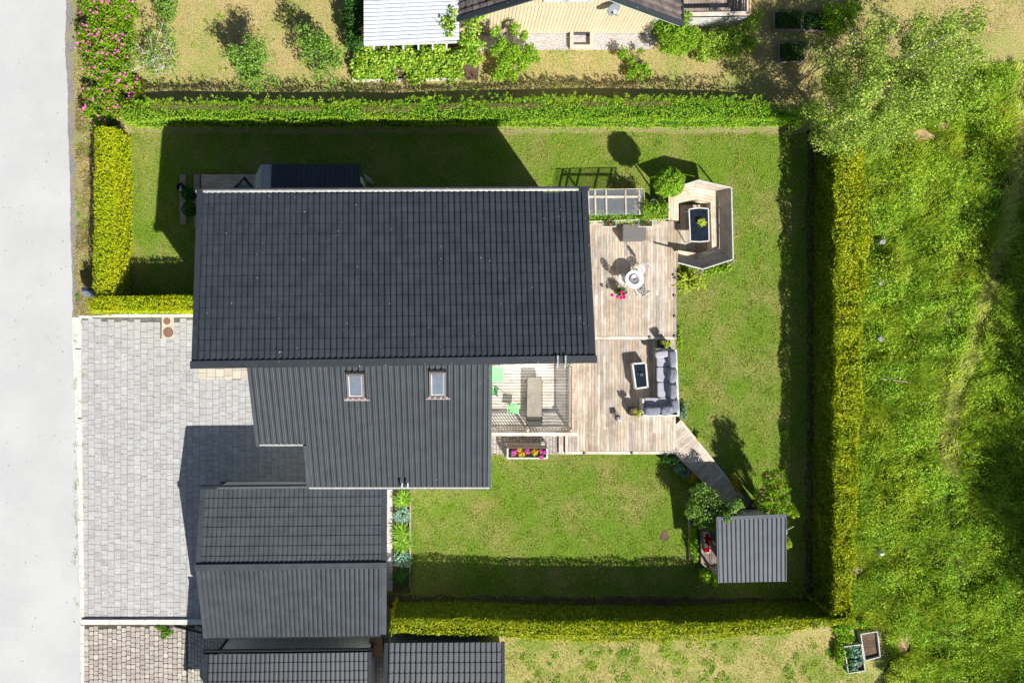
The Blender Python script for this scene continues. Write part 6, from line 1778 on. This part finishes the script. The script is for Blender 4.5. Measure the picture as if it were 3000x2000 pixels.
# vines and shrubs round the neighbour's house
bl = []
for k in range(64):
    x = random.uniform(1045, 1395); y = random.uniform(132, 228)
    z = .9 - (y - 132) * .006 + random.uniform(-.1, .1)
    if x > 1340 and y > 180: continue
    q = P(x, y, z); bl.append((q[0], q[1], z * .75, .42, .34, z * .35))
for x, y, z in ((1325, 40, 2.3), (1305, 70, 2.35), (1318, 95, 2.3), (1320, 70, 2.4), (1380, 60, 1.8), (1400, 40, 1.9), (1385, 90, 1.6), (1365, 120, 1.4), (1375, 150, 1.0), (1415, 30, 1.7), (1350, 165, .9), (1395, 130, .9)):
    q = P(x, y, z); bl.append((q[0], q[1], z, .28 if x < 1330 else .4, .28, .3))
shrub('climbing_vine', 'bright green climbing vine spreading below and over the white lean-to roof', 'vine', bl, 9500, .125, M['l_vine'], clump=14, csize=.42, aspect=.85, tilt=.7, stems=False)
shrub('shrub', 'tall bright green shrub in front of the pale yellow wall', 'shrub', [(*P(x, y, z), r, r, rz) for x, y, z, r, rz in ((1450, 95, 1.5, .25, .5), (1510, 85, 1.5, .25, .5), (1535, 105, 1.3, .2, .4), (1470, 130, 1.2, .3, .4), (1500, 150, 1.1, .4, .4), (1550, 150, 1.0, .32, .4), (1480, 185, .8, .4, .35), (1530, 185, .8, .4, .35), (1565, 165, .8, .3, .3), (1460, 220, .5, .32, .25), (1500, 222, .4, .3, .25), (1450, 150, 1.0, .25, .4))], 5200, .10, M['l_bright'], clump=12, csize=.34)
shrub('shrub', 'low sprawling green shrub on straw coloured grass below the gravel strip', 'shrub', [(*P(x, y, z), r, r, .2) for x, y, z, r in ((1825, 155, .5, .3), (1850, 175, .5, .25), (1875, 150, .4, .15), (1860, 205, .4, .3), (1885, 200, .35, .3), (1845, 220, .3, .25), (1900, 215, .3, .2), (1875, 230, .3, .2))], 1500, .085, M['l_bright'], clump=8)
shrub('shrub', 'big spiky leaved bright green shrub at the corner of yellow house', 'shrub', [(*P(x, y, z), r, r, .5) for x, y, z, r in ((1950, 80, 1.2, .55), (1990, 95, 1.2, .6), (1960, 125, .9, .55), (2020, 110, .9, .5), (2000, 140, .7, .4), (2005, 55, 1.2, .35), (1940, 50, .9, .4))], 3400, .15, M['l_bright'], aspect=.28, clump=16, csize=.3)
shrub('shrub', 'wide low lime green shrub below the white terrace skirt', 'shrub', [(*P(x, y, z), r, r, .4) for x, y, z, r in ((2060, 125, .7, .5), (2100, 115, .7, .5), (2140, 110, .8, .5), (2180, 95, .8, .5), (2205, 70, .8, .35), (2100, 150, .5, .45), (2150, 150, .5, .45), (2200, 130, .5, .4), (2060, 160, .4, .4), (2215, 50, .6, .3))], 5200, .085, M['l_vine'], clump=16, csize=.3)
shrub('shrub', 'shaded green bush along the left side of white lean-to roof', 'shrub', [(*P(x, y, z), r, r * 1.2, .5) for x, y, z, r in ((1040, 10, 1.2, .5), (1045, 50, 1.2, .5), (1040, 90, 1.0, .45), (1050, 120, .9, .45), (1020, 60, .6, .4), (1030, 125, .5, .4))], 3000, .10, M['l_dark'], clump=12)
shrub('shrub', 'dark green bush in shaded dry grass right of the timber beds', 'shrub', [(*P(x, y, z), r, r, .3) for x, y, z, r in ((2440, 45, .6, .6), (2470, 60, .6, .6), (2445, 80, .5, .5), (2490, 30, .5, .5))], 2600, .09, M['l_green'], clump=12)

# big birch
def birch():
    c = P(2625, 250, 4.6)
    base = (*P(2420, 368)[:2], 0)
    t = thing('birch_tree', 'large airy birch tree leaning over the corner where hedges meet', 'tree', base)
    top = np.array(P(2850, 55, 6.2))
    tr = [np.array((base[0], base[1], -.1)), np.array(P(2475, 320, 1.8)), np.array(P(2560, 235, 3.4)), np.array(P(2660, 170, 4.8)), top]
    mb = MB(); mb.tube([tuple(q) for q in tr], [.10, .075, .05, .02, .006], 10); build('trunk', mb, m_plain('grey_birch_bark', (.22, .21, .19), .9, var=.4, scale=8), t)
    mb = MB(); Pp = []; Nn = []
    tips = []
    for k in range(120):
        a = rng.uniform(0, 2 * math.pi); rr = math.sqrt(rng.random())
        ex, ey = 260 * rr * math.cos(a), 195 * rr * math.sin(a)
        # crown outline leaning up-right as in the photo
        px_ = 2618 + ex + ey * -.25; py_ = 252 + ey - ex * .28
        z = 1.5 + 3.8 * (1 - rr ** 2) * rng.uniform(.5, 1.05) + rng.uniform(0, .9)
        tips.append(P(px_, py_, z))
    tips += PT([(2830, 60, 5.6), (2800, 90, 5.4), (2860, 70, 5.9), (2760, 110, 5.2), (2720, 120, 5.2), (2840, 120, 5.3), (2880, 50, 5.8), (2420, 170, 4.4), (2400, 240, 3.8), (2390, 310, 3.0), (2400, 380, 2.2), (2450, 400, 2.4), (2530, 400, 2.2), (2600, 415, 2.2), (2500, 120, 5.0), (2560, 80, 5.4), (2610, 60, 5.6), (2700, 50, 6), (2780, 40, 6.4), (2850, 80, 6), (2880, 170, 5), (2860, 230, 4.2)])
    for tip in tips:
        tip = np.array(tip)
        hz = tip[2] * .72
        zs_ = [q[2] for q in tr]
        j = max(0, min(3, int(np.searchsorted(zs_, hz)) - 1)); s = np.clip((hz - zs_[j]) / (zs_[j + 1] - zs_[j]), 0, 1)
        q = tr[j] + (tr[j + 1] - tr[j]) * s
        mid = (q + tip) / 2 + (0, 0, .2) + rng.normal(0, .08, 3)
        mb.tube([tuple(q), tuple(mid), tuple(tip)], [.014, .008, .003], 5)
        for r in (.42, .3, .3):
            cc = tip + rng.normal(0, .28, 3) if r < .4 else tip
            if r < .31: cc = mid + (tip - mid) * rng.uniform(.2, 1) + rng.normal(0, .2, 3)
            m = 125
            off = norm(rng.normal(0, 1, (m, 3))) * (rng.random((m, 1)) ** .5) * r
            Pp.append(cc + off); Nn.append(norm(off + (0, 0, .3)))
    build('limb', mb, M['bark'], t)
    Pp = np.vstack(Pp)
    foliage('crown', leaf_quads(Pp, np.vstack(Nn), .07, .75, .6), M['l_birch'], t)
birch()
shrub('shrub', 'dense lime green bush under the right side of birch crown', 'shrub', [(*P(x, y, z), r, r, .35) for x, y, z, r in ((2790, 300, .8, .8), (2850, 275, .8, .7), (2740, 330, .6, .7), (2880, 320, .6, .6), (2900, 250, .5, .5))], 3800, .09, M['l_vine'], clump=18, csize=.3)
# neighbours' trees just outside the picture whose shade lies on the meadow
for k, (sx, sy, z, r) in enumerate(((2960, 500, 6.2, 1.9), (2930, 760, 6.4, 2.0), (2985, 1010, 6.0, 1.7), (2950, 1290, 6.2, 2.0), (2980, 1560, 6.2, 1.9), (2900, 620, 6.0, 1.0), (2900, 1420, 6.0, .9), (2960, 2040, 6.0, 1.8))):
    cx = (sx - NX) / 68 + .65 * z; cy = (NY - sy) / 68 - .93 * z
    if (cx - r) * FPX / (CAM_H - z + r) + NX < 3020: continue
    tips = [tuple(np.array((cx, cy, z)) + norm(rng.normal(0, 1, (1, 3)))[0] * r * np.array((.8, .8, .6)) * rng.uniform(.5, 1)) for _ in range(22)]
    tree('leafy_tree', 'tall leafy tree beyond the right edge shading the meadow, number %s from the top' % ['one', 'two', 'three', 'four', 'five', 'six', 'seven', 'eight'][k], (cx, cy, 0), tips, 3200, .2, 'l_green', r0=.16, group='trees beyond the right edge', crad=.75)

# stemmed round tree by the bench
q = P(1960, 535, 2.05)
t = thing('round_tree', 'small tree clipped to a bright green ball beside the corner bench', 'tree', (q[0], q[1], 0))
mb = MB(); mb.tube([(q[0], q[1], -.05), (q[0] + .01, q[1], 1.0), (q[0], q[1], 1.95)], [.04, .03, .025], 8); build('trunk', mb, M['bark'], t)
d = norm(rng.normal(0, 1, (3600, 3))); rr = 1 + .10 * np.sin(d[:, 0] * 9 + 1) * np.sin(d[:, 1] * 8) + rng.uniform(-.16, .06, 3600)
a_ = np.array(q) + d * rr[:, None] * (.58, .56, .52)
mb = MB(); mb.soft(q, (.92, .9, .84), 0, .9); build('inner_branches', mb, M['core_g'], t)
foliage('crown', leaf_quads(a_, norm(d + (0, 0, .2)), .11, .4, .55), M['l_bright'], t)
# clipped balls by the plank
for (x, y, r, lab) in ((550, 567, .27, 'small dark clipped ball shrub between planks, upper of two'), (555, 613, .32, 'larger dark clipped ball shrub between planks, lower of two')):
    q = P(x, y, .75); t = thing('topiary', lab, 'shrub', (q[0], q[1], 0), 0, 'clipped ball shrubs between the planks')
    mb = MB(); mb.lathe((q[0], q[1], 0), [(.12, 0), (.17, .32), (.15, .3), (0, .28)], 16); build('pot', mb, M['black'], t)
    mb = MB(); mb.tube([(q[0], q[1], .25), (q[0], q[1], .7)], .02, 6); build('stem', mb, M['bark'], t)
    d = norm(rng.normal(0, 1, (1500, 3))); a_ = np.array(q) + d * r * rng.uniform(.85, 1.03, (1500, 1))
    foliage('crown', leaf_quads(a_, d, .055, .4, .5), M['l_ball'], t)
# climbers on trellis
bl = []
for x in range(1722, 1960, 12):
    zz = 1.25 + (.35 if x > 1880 else 0); y = 634 - (14 if x > 1885 else 0) + random.uniform(-6, 6)
    q = P(x, y, zz); bl.append((q[0], q[1], zz - .15, .19, .27 + (.16 if x > 1885 else 0), .3))
shrub('climbing_plant', 'row of green climbing plants covering the trellis at upper deck', 'climbing plant', bl, 3600, .075, M['l_green'], clump=9, csize=.4, stems=False)
foliage('top_shoots', leaf_quads(np.vstack([blob_points((b[0], b[1], b[2] + .12), (.2, .24, .2), 70, .6, 5, .4)[0] for b in bl]), np.tile((0, 0, 1.), (70 * len(bl), 1)), .075, .6, .6), M['l_fruit'], bpy.data.objects['climbing_plant'])  # second layer of leaves set a little above the climbers
# fern-like lime shrub by bench, small plant next to it
q = P(2020, 823, .5)
t = thing('lime_shrub', 'lime green feathery shrub between upper deck edge and corner bench', 'shrub', (*q[:2], 0))
Pp = []; Dd = []
for k in range(110):
    a = rng.uniform(0, 6.28); el = rng.uniform(.2, 1.2); d = np.array((math.cos(a) * math.cos(el), math.sin(a) * math.cos(el) * .75, math.sin(el)))
    L = rng.uniform(.5, .85)
    for s in np.linspace(.25, 1, 14):
        c = np.array((q[0], q[1], .1)) + d * L * s * (1.15, 1, 1) - np.array((0, 0, .18 * s * s))
        Pp.append(c); Pp.append(c + rng.normal(0, .02, 3)); Dd += [d + rng.normal(0, .6, 3)] * 2
foliage('fronds', leaf_quads(np.array(Pp), np.tile((0, 0, 1.), (len(Pp), 1)), .10, .4, .4, dirs=np.array(Dd)), M['l_lime'], t)
shrub('low_plant', 'low green leafy plant under the lower corner of bench', 'plant', [(*P(2085, 792, .25), .38, .25, .2), (*P(2125, 785, .25), .3, .22, .2)], 900, .11, M['l_bright'], clump=8)
shrub('low_plant', 'small leafy plant at right deck edge beside the step light', 'plant', [(*P(1990, 1000, .2), .18, .35, .15), (*P(1988, 965, .2), .12, .3, .15)], 500, .08, M['l_green'], clump=6)
shrub('low_plant', 'small leafy plant at the sofa corner where boardwalk begins', 'plant', [(*P(1998, 1215, .2), .22, .2, .15), (*P(2005, 1195, .15), .12, .3, .1)], 420, .07, M['l_blue'], clump=6)
# plants along the boardwalk and shed
shrub('low_plant', 'dark bluish leafy plant on the left edge of boardwalk', 'plant', [(*P(1988, 1372, .35), .25, .25, .25), (*P(2008, 1385, .3), .25, .25, .22)], 900, .07, M['l_blue'], clump=8)
shrub('low_plant', 'small dark green bush at top left edge of the boardwalk', 'plant', [(*P(1975, 1350, .35), .3, .22, .25), (*P(1950, 1345, .3), .25, .2, .2)], 900, .07, M['l_dark'], clump=8)
shrub('low_plant', 'golden leaved plant on left edge of the boardwalk', 'plant', [(*P(2028, 1400, .3), .22, .24, .2)], 500, .07, M['l_gold'], clump=6)
shrub('low_plant', 'yellow leaved upright plant on the right edge of boardwalk', 'plant', [(*P(2152, 1405, .4), .14, .32, .3), (*P(2160, 1430, .35), .1, .22, .25)], 600, .07, M['l_gold'], clump=6)
shrub('low_plant', 'small yellow green weeds on right edge of boardwalk near sofa', 'plant', [(*P(2050, 1285, .15), .16, .3, .12)], 260, .06, M['l_lime'], clump=5)
rb = shrub('rose_bush', 'dark green rose bush with tiny white blossoms left above the shed', 'rose bush', [(*P(x, y, z), r, r, .45) for x, y, z, r in ((2060, 1450, 1.3, .55), (2090, 1465, 1.4, .5), (2045, 1480, 1.3, .45), (2030, 1490, 1.2, .3), (2075, 1500, 1.5, .5), (2110, 1500, 1.5, .45), (2145, 1490, 1.7, .4), (2160, 1475, 1.8, .25), (2055, 1525, 1.2, .35), (2080, 1535, 1.2, .3), (2125, 1512, 1.9, .3), (2020, 1505, 1.2, .2))], 6200, .085, M['l_fruit'], clump=14, csize=.3)
pts = []
for k in range(34):
    x, y, z = random.choice([(2060, 1450, 1.75), (2090, 1465, 1.85), (2075, 1500, 1.95), (2110, 1500, 1.95), (2145, 1490, 2.1), (2045, 1480, 1.75)])
    q = np.array(P(x + random.gauss(0, 16), y + random.gauss(0, 12), z)); pts.append(tuple(q))
blossoms(rb, pts, .03, M['whitepetal'], n=6)
rb = shrub('rose_bush', 'bright green rose bush with magenta blossoms right above the shed', 'rose bush', [(*P(x, y, z), r, r, .5) for x, y, z, r in ((2255, 1400, 1.9, .32), (2280, 1395, 1.9, .3), (2265, 1425, 1.9, .42), (2290, 1430, 1.8, .32), (2245, 1455, 1.8, .42), (2285, 1460, 1.8, .4), (2265, 1485, 1.7, .42), (2300, 1485, 1.7, .32), (2320, 1500, 1.7, .22), (2230, 1480, 1.5, .3), (2225, 1445, 1.5, .25))], 5200, .085, M['l_rose'], base=(*P(2225, 1470)[:2], 0), clump=12, csize=.3)
pts = []
for (x, y) in ((2292, 1397), (2278, 1392), (2234, 1447), (2228, 1438), (2297, 1447), (2288, 1424), (2283, 1474), (2309, 1471), (2256, 1400), (2262, 1462), (2240, 1428), (2246, 1392), (2231, 1462), (2290, 1440)):
    pts.append(P(x, y, 2.3))
blossoms(rb, pts, .042, M['pink'], n=10)
shrub('low_plant', 'leafy plant with a white blossom below the left corner of shed', 'plant', [(*P(2065, 1685, .5), .25, .3, .35), (*P(2090, 1700, .5), .2, .35, .35)], 900, .09, M['l_green'], clump=8)
shrub('low_plant', 'row of green plants inside timber edging west of shed', 'plant', [(*P(2032, 1600, .3), .22, .5, .25), (*P(2030, 1560, .3), .18, .4, .2), (*P(2036, 1630, .25), .2, .3, .2)], 1100, .08, M['l_green'], clump=10)
shrub('low_plant', 'single yellow green plant at the right wall of shed', 'plant', [(*P(2306, 1590, .5), .15, .25, .3)], 320, .08, M['l_lime'], clump=5)
# flower bed east of garage
def rosette(name, label, p, n, L, mat, width, group=None, up=.5):
    t = thing(name, label, 'plant', (p[0], p[1], 0), 0, group)
    spiky('leaves', (p[0], p[1], .12), n, L, M[mat], t, width, up); return t
for (x, y, lab) in ((1179, 1508, 'upper of two blue green hostas in bed beside garage'), (1178, 1640, 'lower of two blue green hostas in bed beside garage')):
    q = P(x, y, .2); t = thing('hosta', lab, 'plant', (q[0], q[1], 0), 0, 'hostas in the garage bed')
    for L, n, z in ((.42, 46, .12), (.3, 30, .22), (.12, 16, .28)):
        a = rng.uniform(0, 6.28, n); d = np.stack([np.cos(a), np.sin(a), np.full(n, .35)], 1)
        c = np.array((q[0], q[1], z)) + d * L * .62
        foliage('leaves', leaf_quads(c, norm(np.stack([-np.cos(a) * .3, -np.sin(a) * .3, np.ones(n)], 1)), L * .75, .55, .12, dirs=d), M['l_blue'], t)
for (x, y, lab) in ((1178, 1462, 'grassy day lily clump at the top of bed beside garage'), (1174, 1558, 'grassy day lily clump in the middle of bed beside garage'), (1178, 1592, 'grassy day lily clump just above the lower hosta'), (1176, 1690, 'shaded grassy day lily clump at bottom of bed beside garage')):
    q = P(x, y, .2)
    rosette('day_lily', lab, q, 130, .5, 'l_lily' if y < 1650 else 'l_dark', .11, 'day lilies in the garage bed', .7)  # bottom clump's shade is put into its darker leaf colour
shrub('low_plant', 'small leafy filler plants between the day lilies and garage', 'plant', [(*P(1170, 1580, .15), .28, .8, .12), (*P(1172, 1475, .15), .28, .4, .12)], 1100, .07, M['l_green'], clump=14)
shrub('weeds', 'weedy tuft growing from cobbles beside the low concrete wall', 'plant', [(*P(473, 1838, .12), .3, .14, .12), (*P(490, 1852, .12), .3, .16, .14), (*P(480, 1866, .1), .14, .1, .08)], 800, .06, M['l_fruit'], clump=10)
shrub('low_plant', 'green weedy plants round left raised bed at meadow edge', 'plant', [(*P(2465, 1840, .2), .5, .3, .2), (*P(2460, 1915, .2), .22, .6, .2), (*P(2500, 1825, .2), .6, .2, .2), (*P(2480, 1870, .2), .4, .2, .15)], 2200, .09, M['l_green'], clump=16)
shrub('shrub', 'pale lime green bushy plant below the raised beds at meadow', 'shrub', [(*P(2640, 1950, .5), .45, .4, .3), (*P(2625, 1985, .5), .5, .35, .3), (*P(2665, 1965, .4), .4, .35, .3)], 2200, .075, M['l_lime'], clump=12)
shrub('low_plant', 'bright small leaved sapling in meadow between two pale stones', 'plant', [(*P(2640, 800, .6), .45, .6, .35), (*P(2625, 760, .5), .35, .5, .3)], 1100, .08, M['l_lime'], clump=12)

# ================================================================ GRASS
def blades(n, x0, x1, y0, y1, hfun, width, lean, mask=None, jitter=.5):
    x = rng.uniform(x0, x1, n); y = rng.uniform(y0, y1, n)
    if mask is not None:
        k = mask(x, y); x = x[k]; y = y[k]
    n = len(x)
    h = hfun(x, y) * rng.uniform(.5, 1.15, n)
    ang = (vnoise(x, y, 1.6, 21) * 2 + vnoise(x, y, .5, 22)) * 4.2 + rng.normal(0, jitter, n)
    ln = lean * rng.uniform(.4, 1.3, n)
    dx = np.cos(ang) * ln * h; dy = np.sin(ang) * ln * h
    wa = ang + math.pi / 2 + rng.normal(0, .5, n); w = width * rng.uniform(.6, 1.3, n)
    wx = np.cos(wa) * w / 2; wy = np.sin(wa) * w / 2
    z0 = np.full(n, .004)
    b0 = np.stack([x - wx, y - wy, z0], 1); b1 = np.stack([x + wx, y + wy, z0], 1)
    t0 = np.stack([x + dx + wx * .35, y + dy + wy * .35, h], 1); t1 = np.stack([x + dx - wx * .35, y + dy - wy * .35, h], 1)
    return np.stack([b0, b1, t0, t1], 1).reshape(-1, 3)
def stuff(name, v, mat):
    o_ = foliage(name, v, mat); o_['kind'] = 'stuff'; return o_

def pxm(x, y): return x * 68 + NX, NY - y * 68
def lawn_mask(x, y):
    px_, py_ = pxm(x, y)
    m = (px_ > 388) & (px_ < 2372) & (py_ > 388) & (py_ < 1752)
    m &= ~((px_ < 1130) & (py_ > 915)) & ~((px_ < 1205) & (py_ > 1420))
    m &= ~((px_ > 1635) & (px_ < 1984) & (py_ > 640) & (py_ < 1333)) & ~((px_ > 1420) & (px_ < 1640) & (py_ < 1334) & (py_ > 1000))
    m &= ~((px_ > 730) & (px_ < 1640) & (py_ > 640) & (py_ < 1300))
    m &= ~((px_ > 1980) & (px_ < 2110) & (py_ > 590) & (py_ < 745))
    # boardwalk
    t_ = (py_ - 1229) / (1466 - 1229)
    m &= ~((t_ > 0) & (t_ < 1) & (px_ < 1996 + t_ * 192) & (px_ > np.maximum(1975, 1975 + (t_ - .42) / .58 * 140)))
    m &= ~((px_ > 2060) & (px_ < 2290) & (py_ > 1490) & (py_ < 1690))
    m &= ~(((px_ - 1947) ** 2 / 170 + (py_ - 1568) ** 2 / 280) < 1)
    return m
lv = blades(330000, P(386, 0)[0], P(2374, 0)[0], P(0, 1752)[1], P(0, 386)[1], lambda x, y: .03 + .045 * vnoise(x, y, .28, 31) ** 1.5, .026, .9, lawn_mask, 1.5)
stuff('grass', lv, M['g_lawn'])
def dry_mask(x, y):
    px_, py_ = pxm(x, y)
    up = (py_ < 300) & (px_ > 372) & ~((px_ > 1036) & (px_ < 1410) & (py_ < 240)) & ~((px_ > 1400) & (px_ < 1915) & (py_ < 148)) & ~((px_ > 1910) & (px_ < 2170) & (py_ < 80))
    up &= ~((px_ > 2560) & (py_ > 330 - (px_ - 2560) * .6)) & ~((px_ > 2760) & (py_ > 210))
    lo = (py_ > 1862) & (px_ > 1480) & (px_ < 2560) & ~((px_ > 2470) & (py_ < 1975) & (py_ > 1845))
    return up | lo
lv = blades(230000, P(372, 0)[0], 25.2, -15.6, 14.6, lambda x, y: .045 + .07 * vnoise(x, y, .5, 41) ** 2, .02, .9, dry_mask, .9)
stuff('dry_grass', lv, M['g_dry'])
lm = lambda x, y: dry_mask(x, y) & (((y < -12) & (vnoise(x, y, .55, 81) * .6 + vnoise(x, y, .18, 82) * .4 > .47)) | ((y > 8) & (vnoise(x, y, .8, 83) * .7 + vnoise(x, y, .2, 84) * .3 > .68)))
lv = blades(90000, P(372, 0)[0], 25.2, -15.6, 14.6, lambda x, y: .05 + .05 * vnoise(x, y, .5, 41), .026, .9, lm, 1.5)
stuff('green_patches', lv, M['g_lawn'])
# green weeds dotted over the lower dry lawn and at the verge
cl = []
for k in range(120):
    if k < 80: x, y = random.uniform(1500, 2540), random.uniform(1890, 2020)
    elif k < 100: x, y = random.uniform(228, 268), random.uniform(400, 900)
    else: x, y = random.uniform(400, 1030), random.uniform(20, 260)
    q = P(x, y, 0); r = random.uniform(.05, .26 if k < 80 else .12); m = int(420 * r)
    a = rng.uniform(0, 6.28, m); rr = r * np.sqrt(rng.random(m))
    cl.append(np.stack([q[0] + np.cos(a) * rr, q[1] + np.sin(a) * rr, rng.uniform(.02, .06, m)], 1))
V = np.vstack(cl); stuff('ground_cover', leaf_quads(V, np.tile((0, 0, 1.), (len(V), 1)), .055, .6, .5), M['g_weed'])
lv = blades(26000, P(222, 0)[0], P(276, 0)[0], P(0, 925)[1], P(0, -40)[1], lambda x, y: .05 + .05 * vnoise(x, y, .4, 51), .02, .9, lambda x, y: vnoise(x, y, .7, 52) + (x + 16.45) * .9 > .45, .9)
stuff('verge_grass', lv, M['g_dry'])
# meadow
def mead_mask(x, y):
    px_, py_ = pxm(x, y)
    m = (px_ > 2455)
    m &= (py_ > 330 - (px_ - 2560) * .6) & (py_ > 190)
    m &= (py_ < 1835) | (px_ > 2590 + np.abs(np.sin(py_ / 40)) * 15)
    m &= ~(((px_ - 2697) / 36) ** 2 + ((py_ - 398) / 16) ** 2 < 1) & ~(((px_ - 2757) / 19) ** 2 + ((py_ - 368) / 15) ** 2 < 1) & ~(((px_ - 2503) / 18) ** 2 + ((py_ - 1672) / 15) ** 2 < 1) & ~(((px_ - 2642) / 24) ** 2 + ((py_ - 1880) / 38) ** 2 < 1)
    return m
def mead_h(x, y):
    px_, py_ = pxm(x, y)
    trail = np.exp(-((px_ - (2790 + 35 * np.sin(py_ / 260))) / 22) ** 2)
    return (.10 + .34 * vnoise(x, y, .75, 61) * (.4 + 1.2 * vnoise(x, y, .24, 62))) * (1 - .65 * trail)
trail_x = lambda py_: np.interp(py_, [300, 560, 690, 900, 1100, 1260, 1400, 1401], [2990, 2965, 2940, 2880, 2815, 2775, 2785, 5000])
lv = blades(190000, P(2450, 0)[0], 26.4, -16, 12, mead_h, .03, .9, lambda x, y: mead_mask(x, y) & (np.abs(pxm(x, y)[0] - trail_x(pxm(x, y)[1])) > 14 + 14 * vnoise(x, y, .4, 63)), 1.0)
stuff('meadow_grass', lv, M['g_meadow'])
lv = blades(26000, P(2450, 0)[0], 26.4, -16, 12, lambda x, y: .08 + .16 * vnoise(x, y, .3, 64), .03, 1.1, lambda x, y: mead_mask(x, y) & (np.abs(pxm(x, y)[0] - trail_x(pxm(x, y)[1])) < 34), .5)
lv2 = blades(260000, P(2450, 0)[0], 26.4, -16, 12, lambda x, y: .10 + .14 * vnoise(x, y, .3, 64), .03, 1.1, lambda x, y: mead_mask(x, y) & (np.abs(pxm(x, y)[0] - trail_x(pxm(x, y)[1])) < 30) , .5)
stuff('pale_grass', np.vstack([lv, lv2]), M['pale_straw'])
# lumpy herbs and low brambles: mounds of leaves of very uneven height
Pm = []; Nm = []; Pd = []; Nd = []
for k in range(900):
    x = rng.uniform(P(2505, 0)[0], 26); y = rng.uniform(-15.5, 11)
    px_, py_ = pxm(x, y)
    if not mead_mask(np.array([x]), np.array([y]))[0] or abs(px_ - trail_x(py_)) < 40: continue
    if vnoise(x, y, 1.2, 65) < .36 and px_ < 2760: continue
    big = rng.random() < .3
    r = rng.uniform(.3, .62) if big else rng.uniform(.12, .32); hh = r * rng.uniform(.7, 1.5)
    if px_ < 2770 and rng.random() < .13: r = rng.uniform(.5, .85); hh = rng.uniform(.6, 1.0)
    m = int(620 * r * r + 60 * r) + 20
    d = norm(rng.normal(0, 1, (m, 3))); d[:, 2] = np.abs(d[:, 2])
    lump = 1 + .35 * np.sin(d[:, 0] * 7 + k) * np.sin(d[:, 1] * 6 + k * 2)
    pts_ = np.array((x, y, .06)) + d * (r, r * rng.uniform(.6, 1.1), hh) * (lump * rng.uniform(.75, 1.05, m))[:, None]
    (Pd if (px_ > 2800 and rng.random() < .4) else Pm).append(pts_)
    (Nd if Pd and Pd[-1] is pts_ else Nm).append(norm(d + (0, 0, .4)))
V = np.vstack(Pm); stuff('meadow_herbs', leaf_quads(V, np.vstack(Nm), .085, .45, .7), M['l_bush'])
V = np.vstack(Pd); stuff('dark_herbs', leaf_quads(V, np.vstack(Nd), .085, .4, .7), M['l_green'])
n = 90000
x = rng.uniform(P(2470, 0)[0], 26.2, n); y = rng.uniform(-16, 12, n)
k = mead_mask(x, y) & (vnoise(x, y, .9, 71) * .6 + vnoise(x, y, .3, 72) * .4 > .48) & (np.abs(pxm(x, y)[0] - trail_x(pxm(x, y)[1])) > 22); x = x[k]; y = y[k]
V = np.stack([x, y, mead_h(x, y) * rng.uniform(.4, 1.05, len(x))], 1)
stuff('meadow_plants', leaf_quads(V, np.tile((0, 0, 1.), (len(V), 1)), .07, .5, .6), M['g_weed'])
# specks of grit and leaf litter on road and driveway
gr = []
for k in range(170):
    if k < 60: q = P(random.uniform(5, 200), random.uniform(20, 1990), .016)
    else: q = P(random.uniform(245, 560), random.uniform(940, 1800), .036)
    s_ = random.choice([.02, .025, .03, .05]); m = 3
    gr.append(np.array(q) + rng.normal(0, s_ * .6, (m, 3)) * (1, 1, 0) + (0, 0, .004))
V = np.vstack(gr); stuff('leaf_litter', leaf_quads(V, np.tile((0, 0, 1.), (len(V), 1)), .04, .7, .1), M['l_brown'])
# weeds along the kerbs and in the joints
gr = []
for k in range(150):
    if k < 70: q = P(random.choice([219, 222, 240]) + random.uniform(-3, 5) + 0, random.uniform(935, 1990), .03)
    else: q = P(250 + int(random.uniform(0, 17)) * 19.2, random.uniform(940, 1800), .034)
    m = 26 if k < 70 and random.random() < .4 else 4
    gr.append(np.array(q) + rng.normal(0, .06 if m > 10 else .015, (m, 3)) * (1, 1.6, .3))
V = np.vstack(gr); V[:, 2] = np.maximum(V[:, 2], .035); stuff('joint_weeds', leaf_quads(V, np.tile((0, 0, 1.), (len(V), 1)), .035, .6, .5), M['l_fruit'])
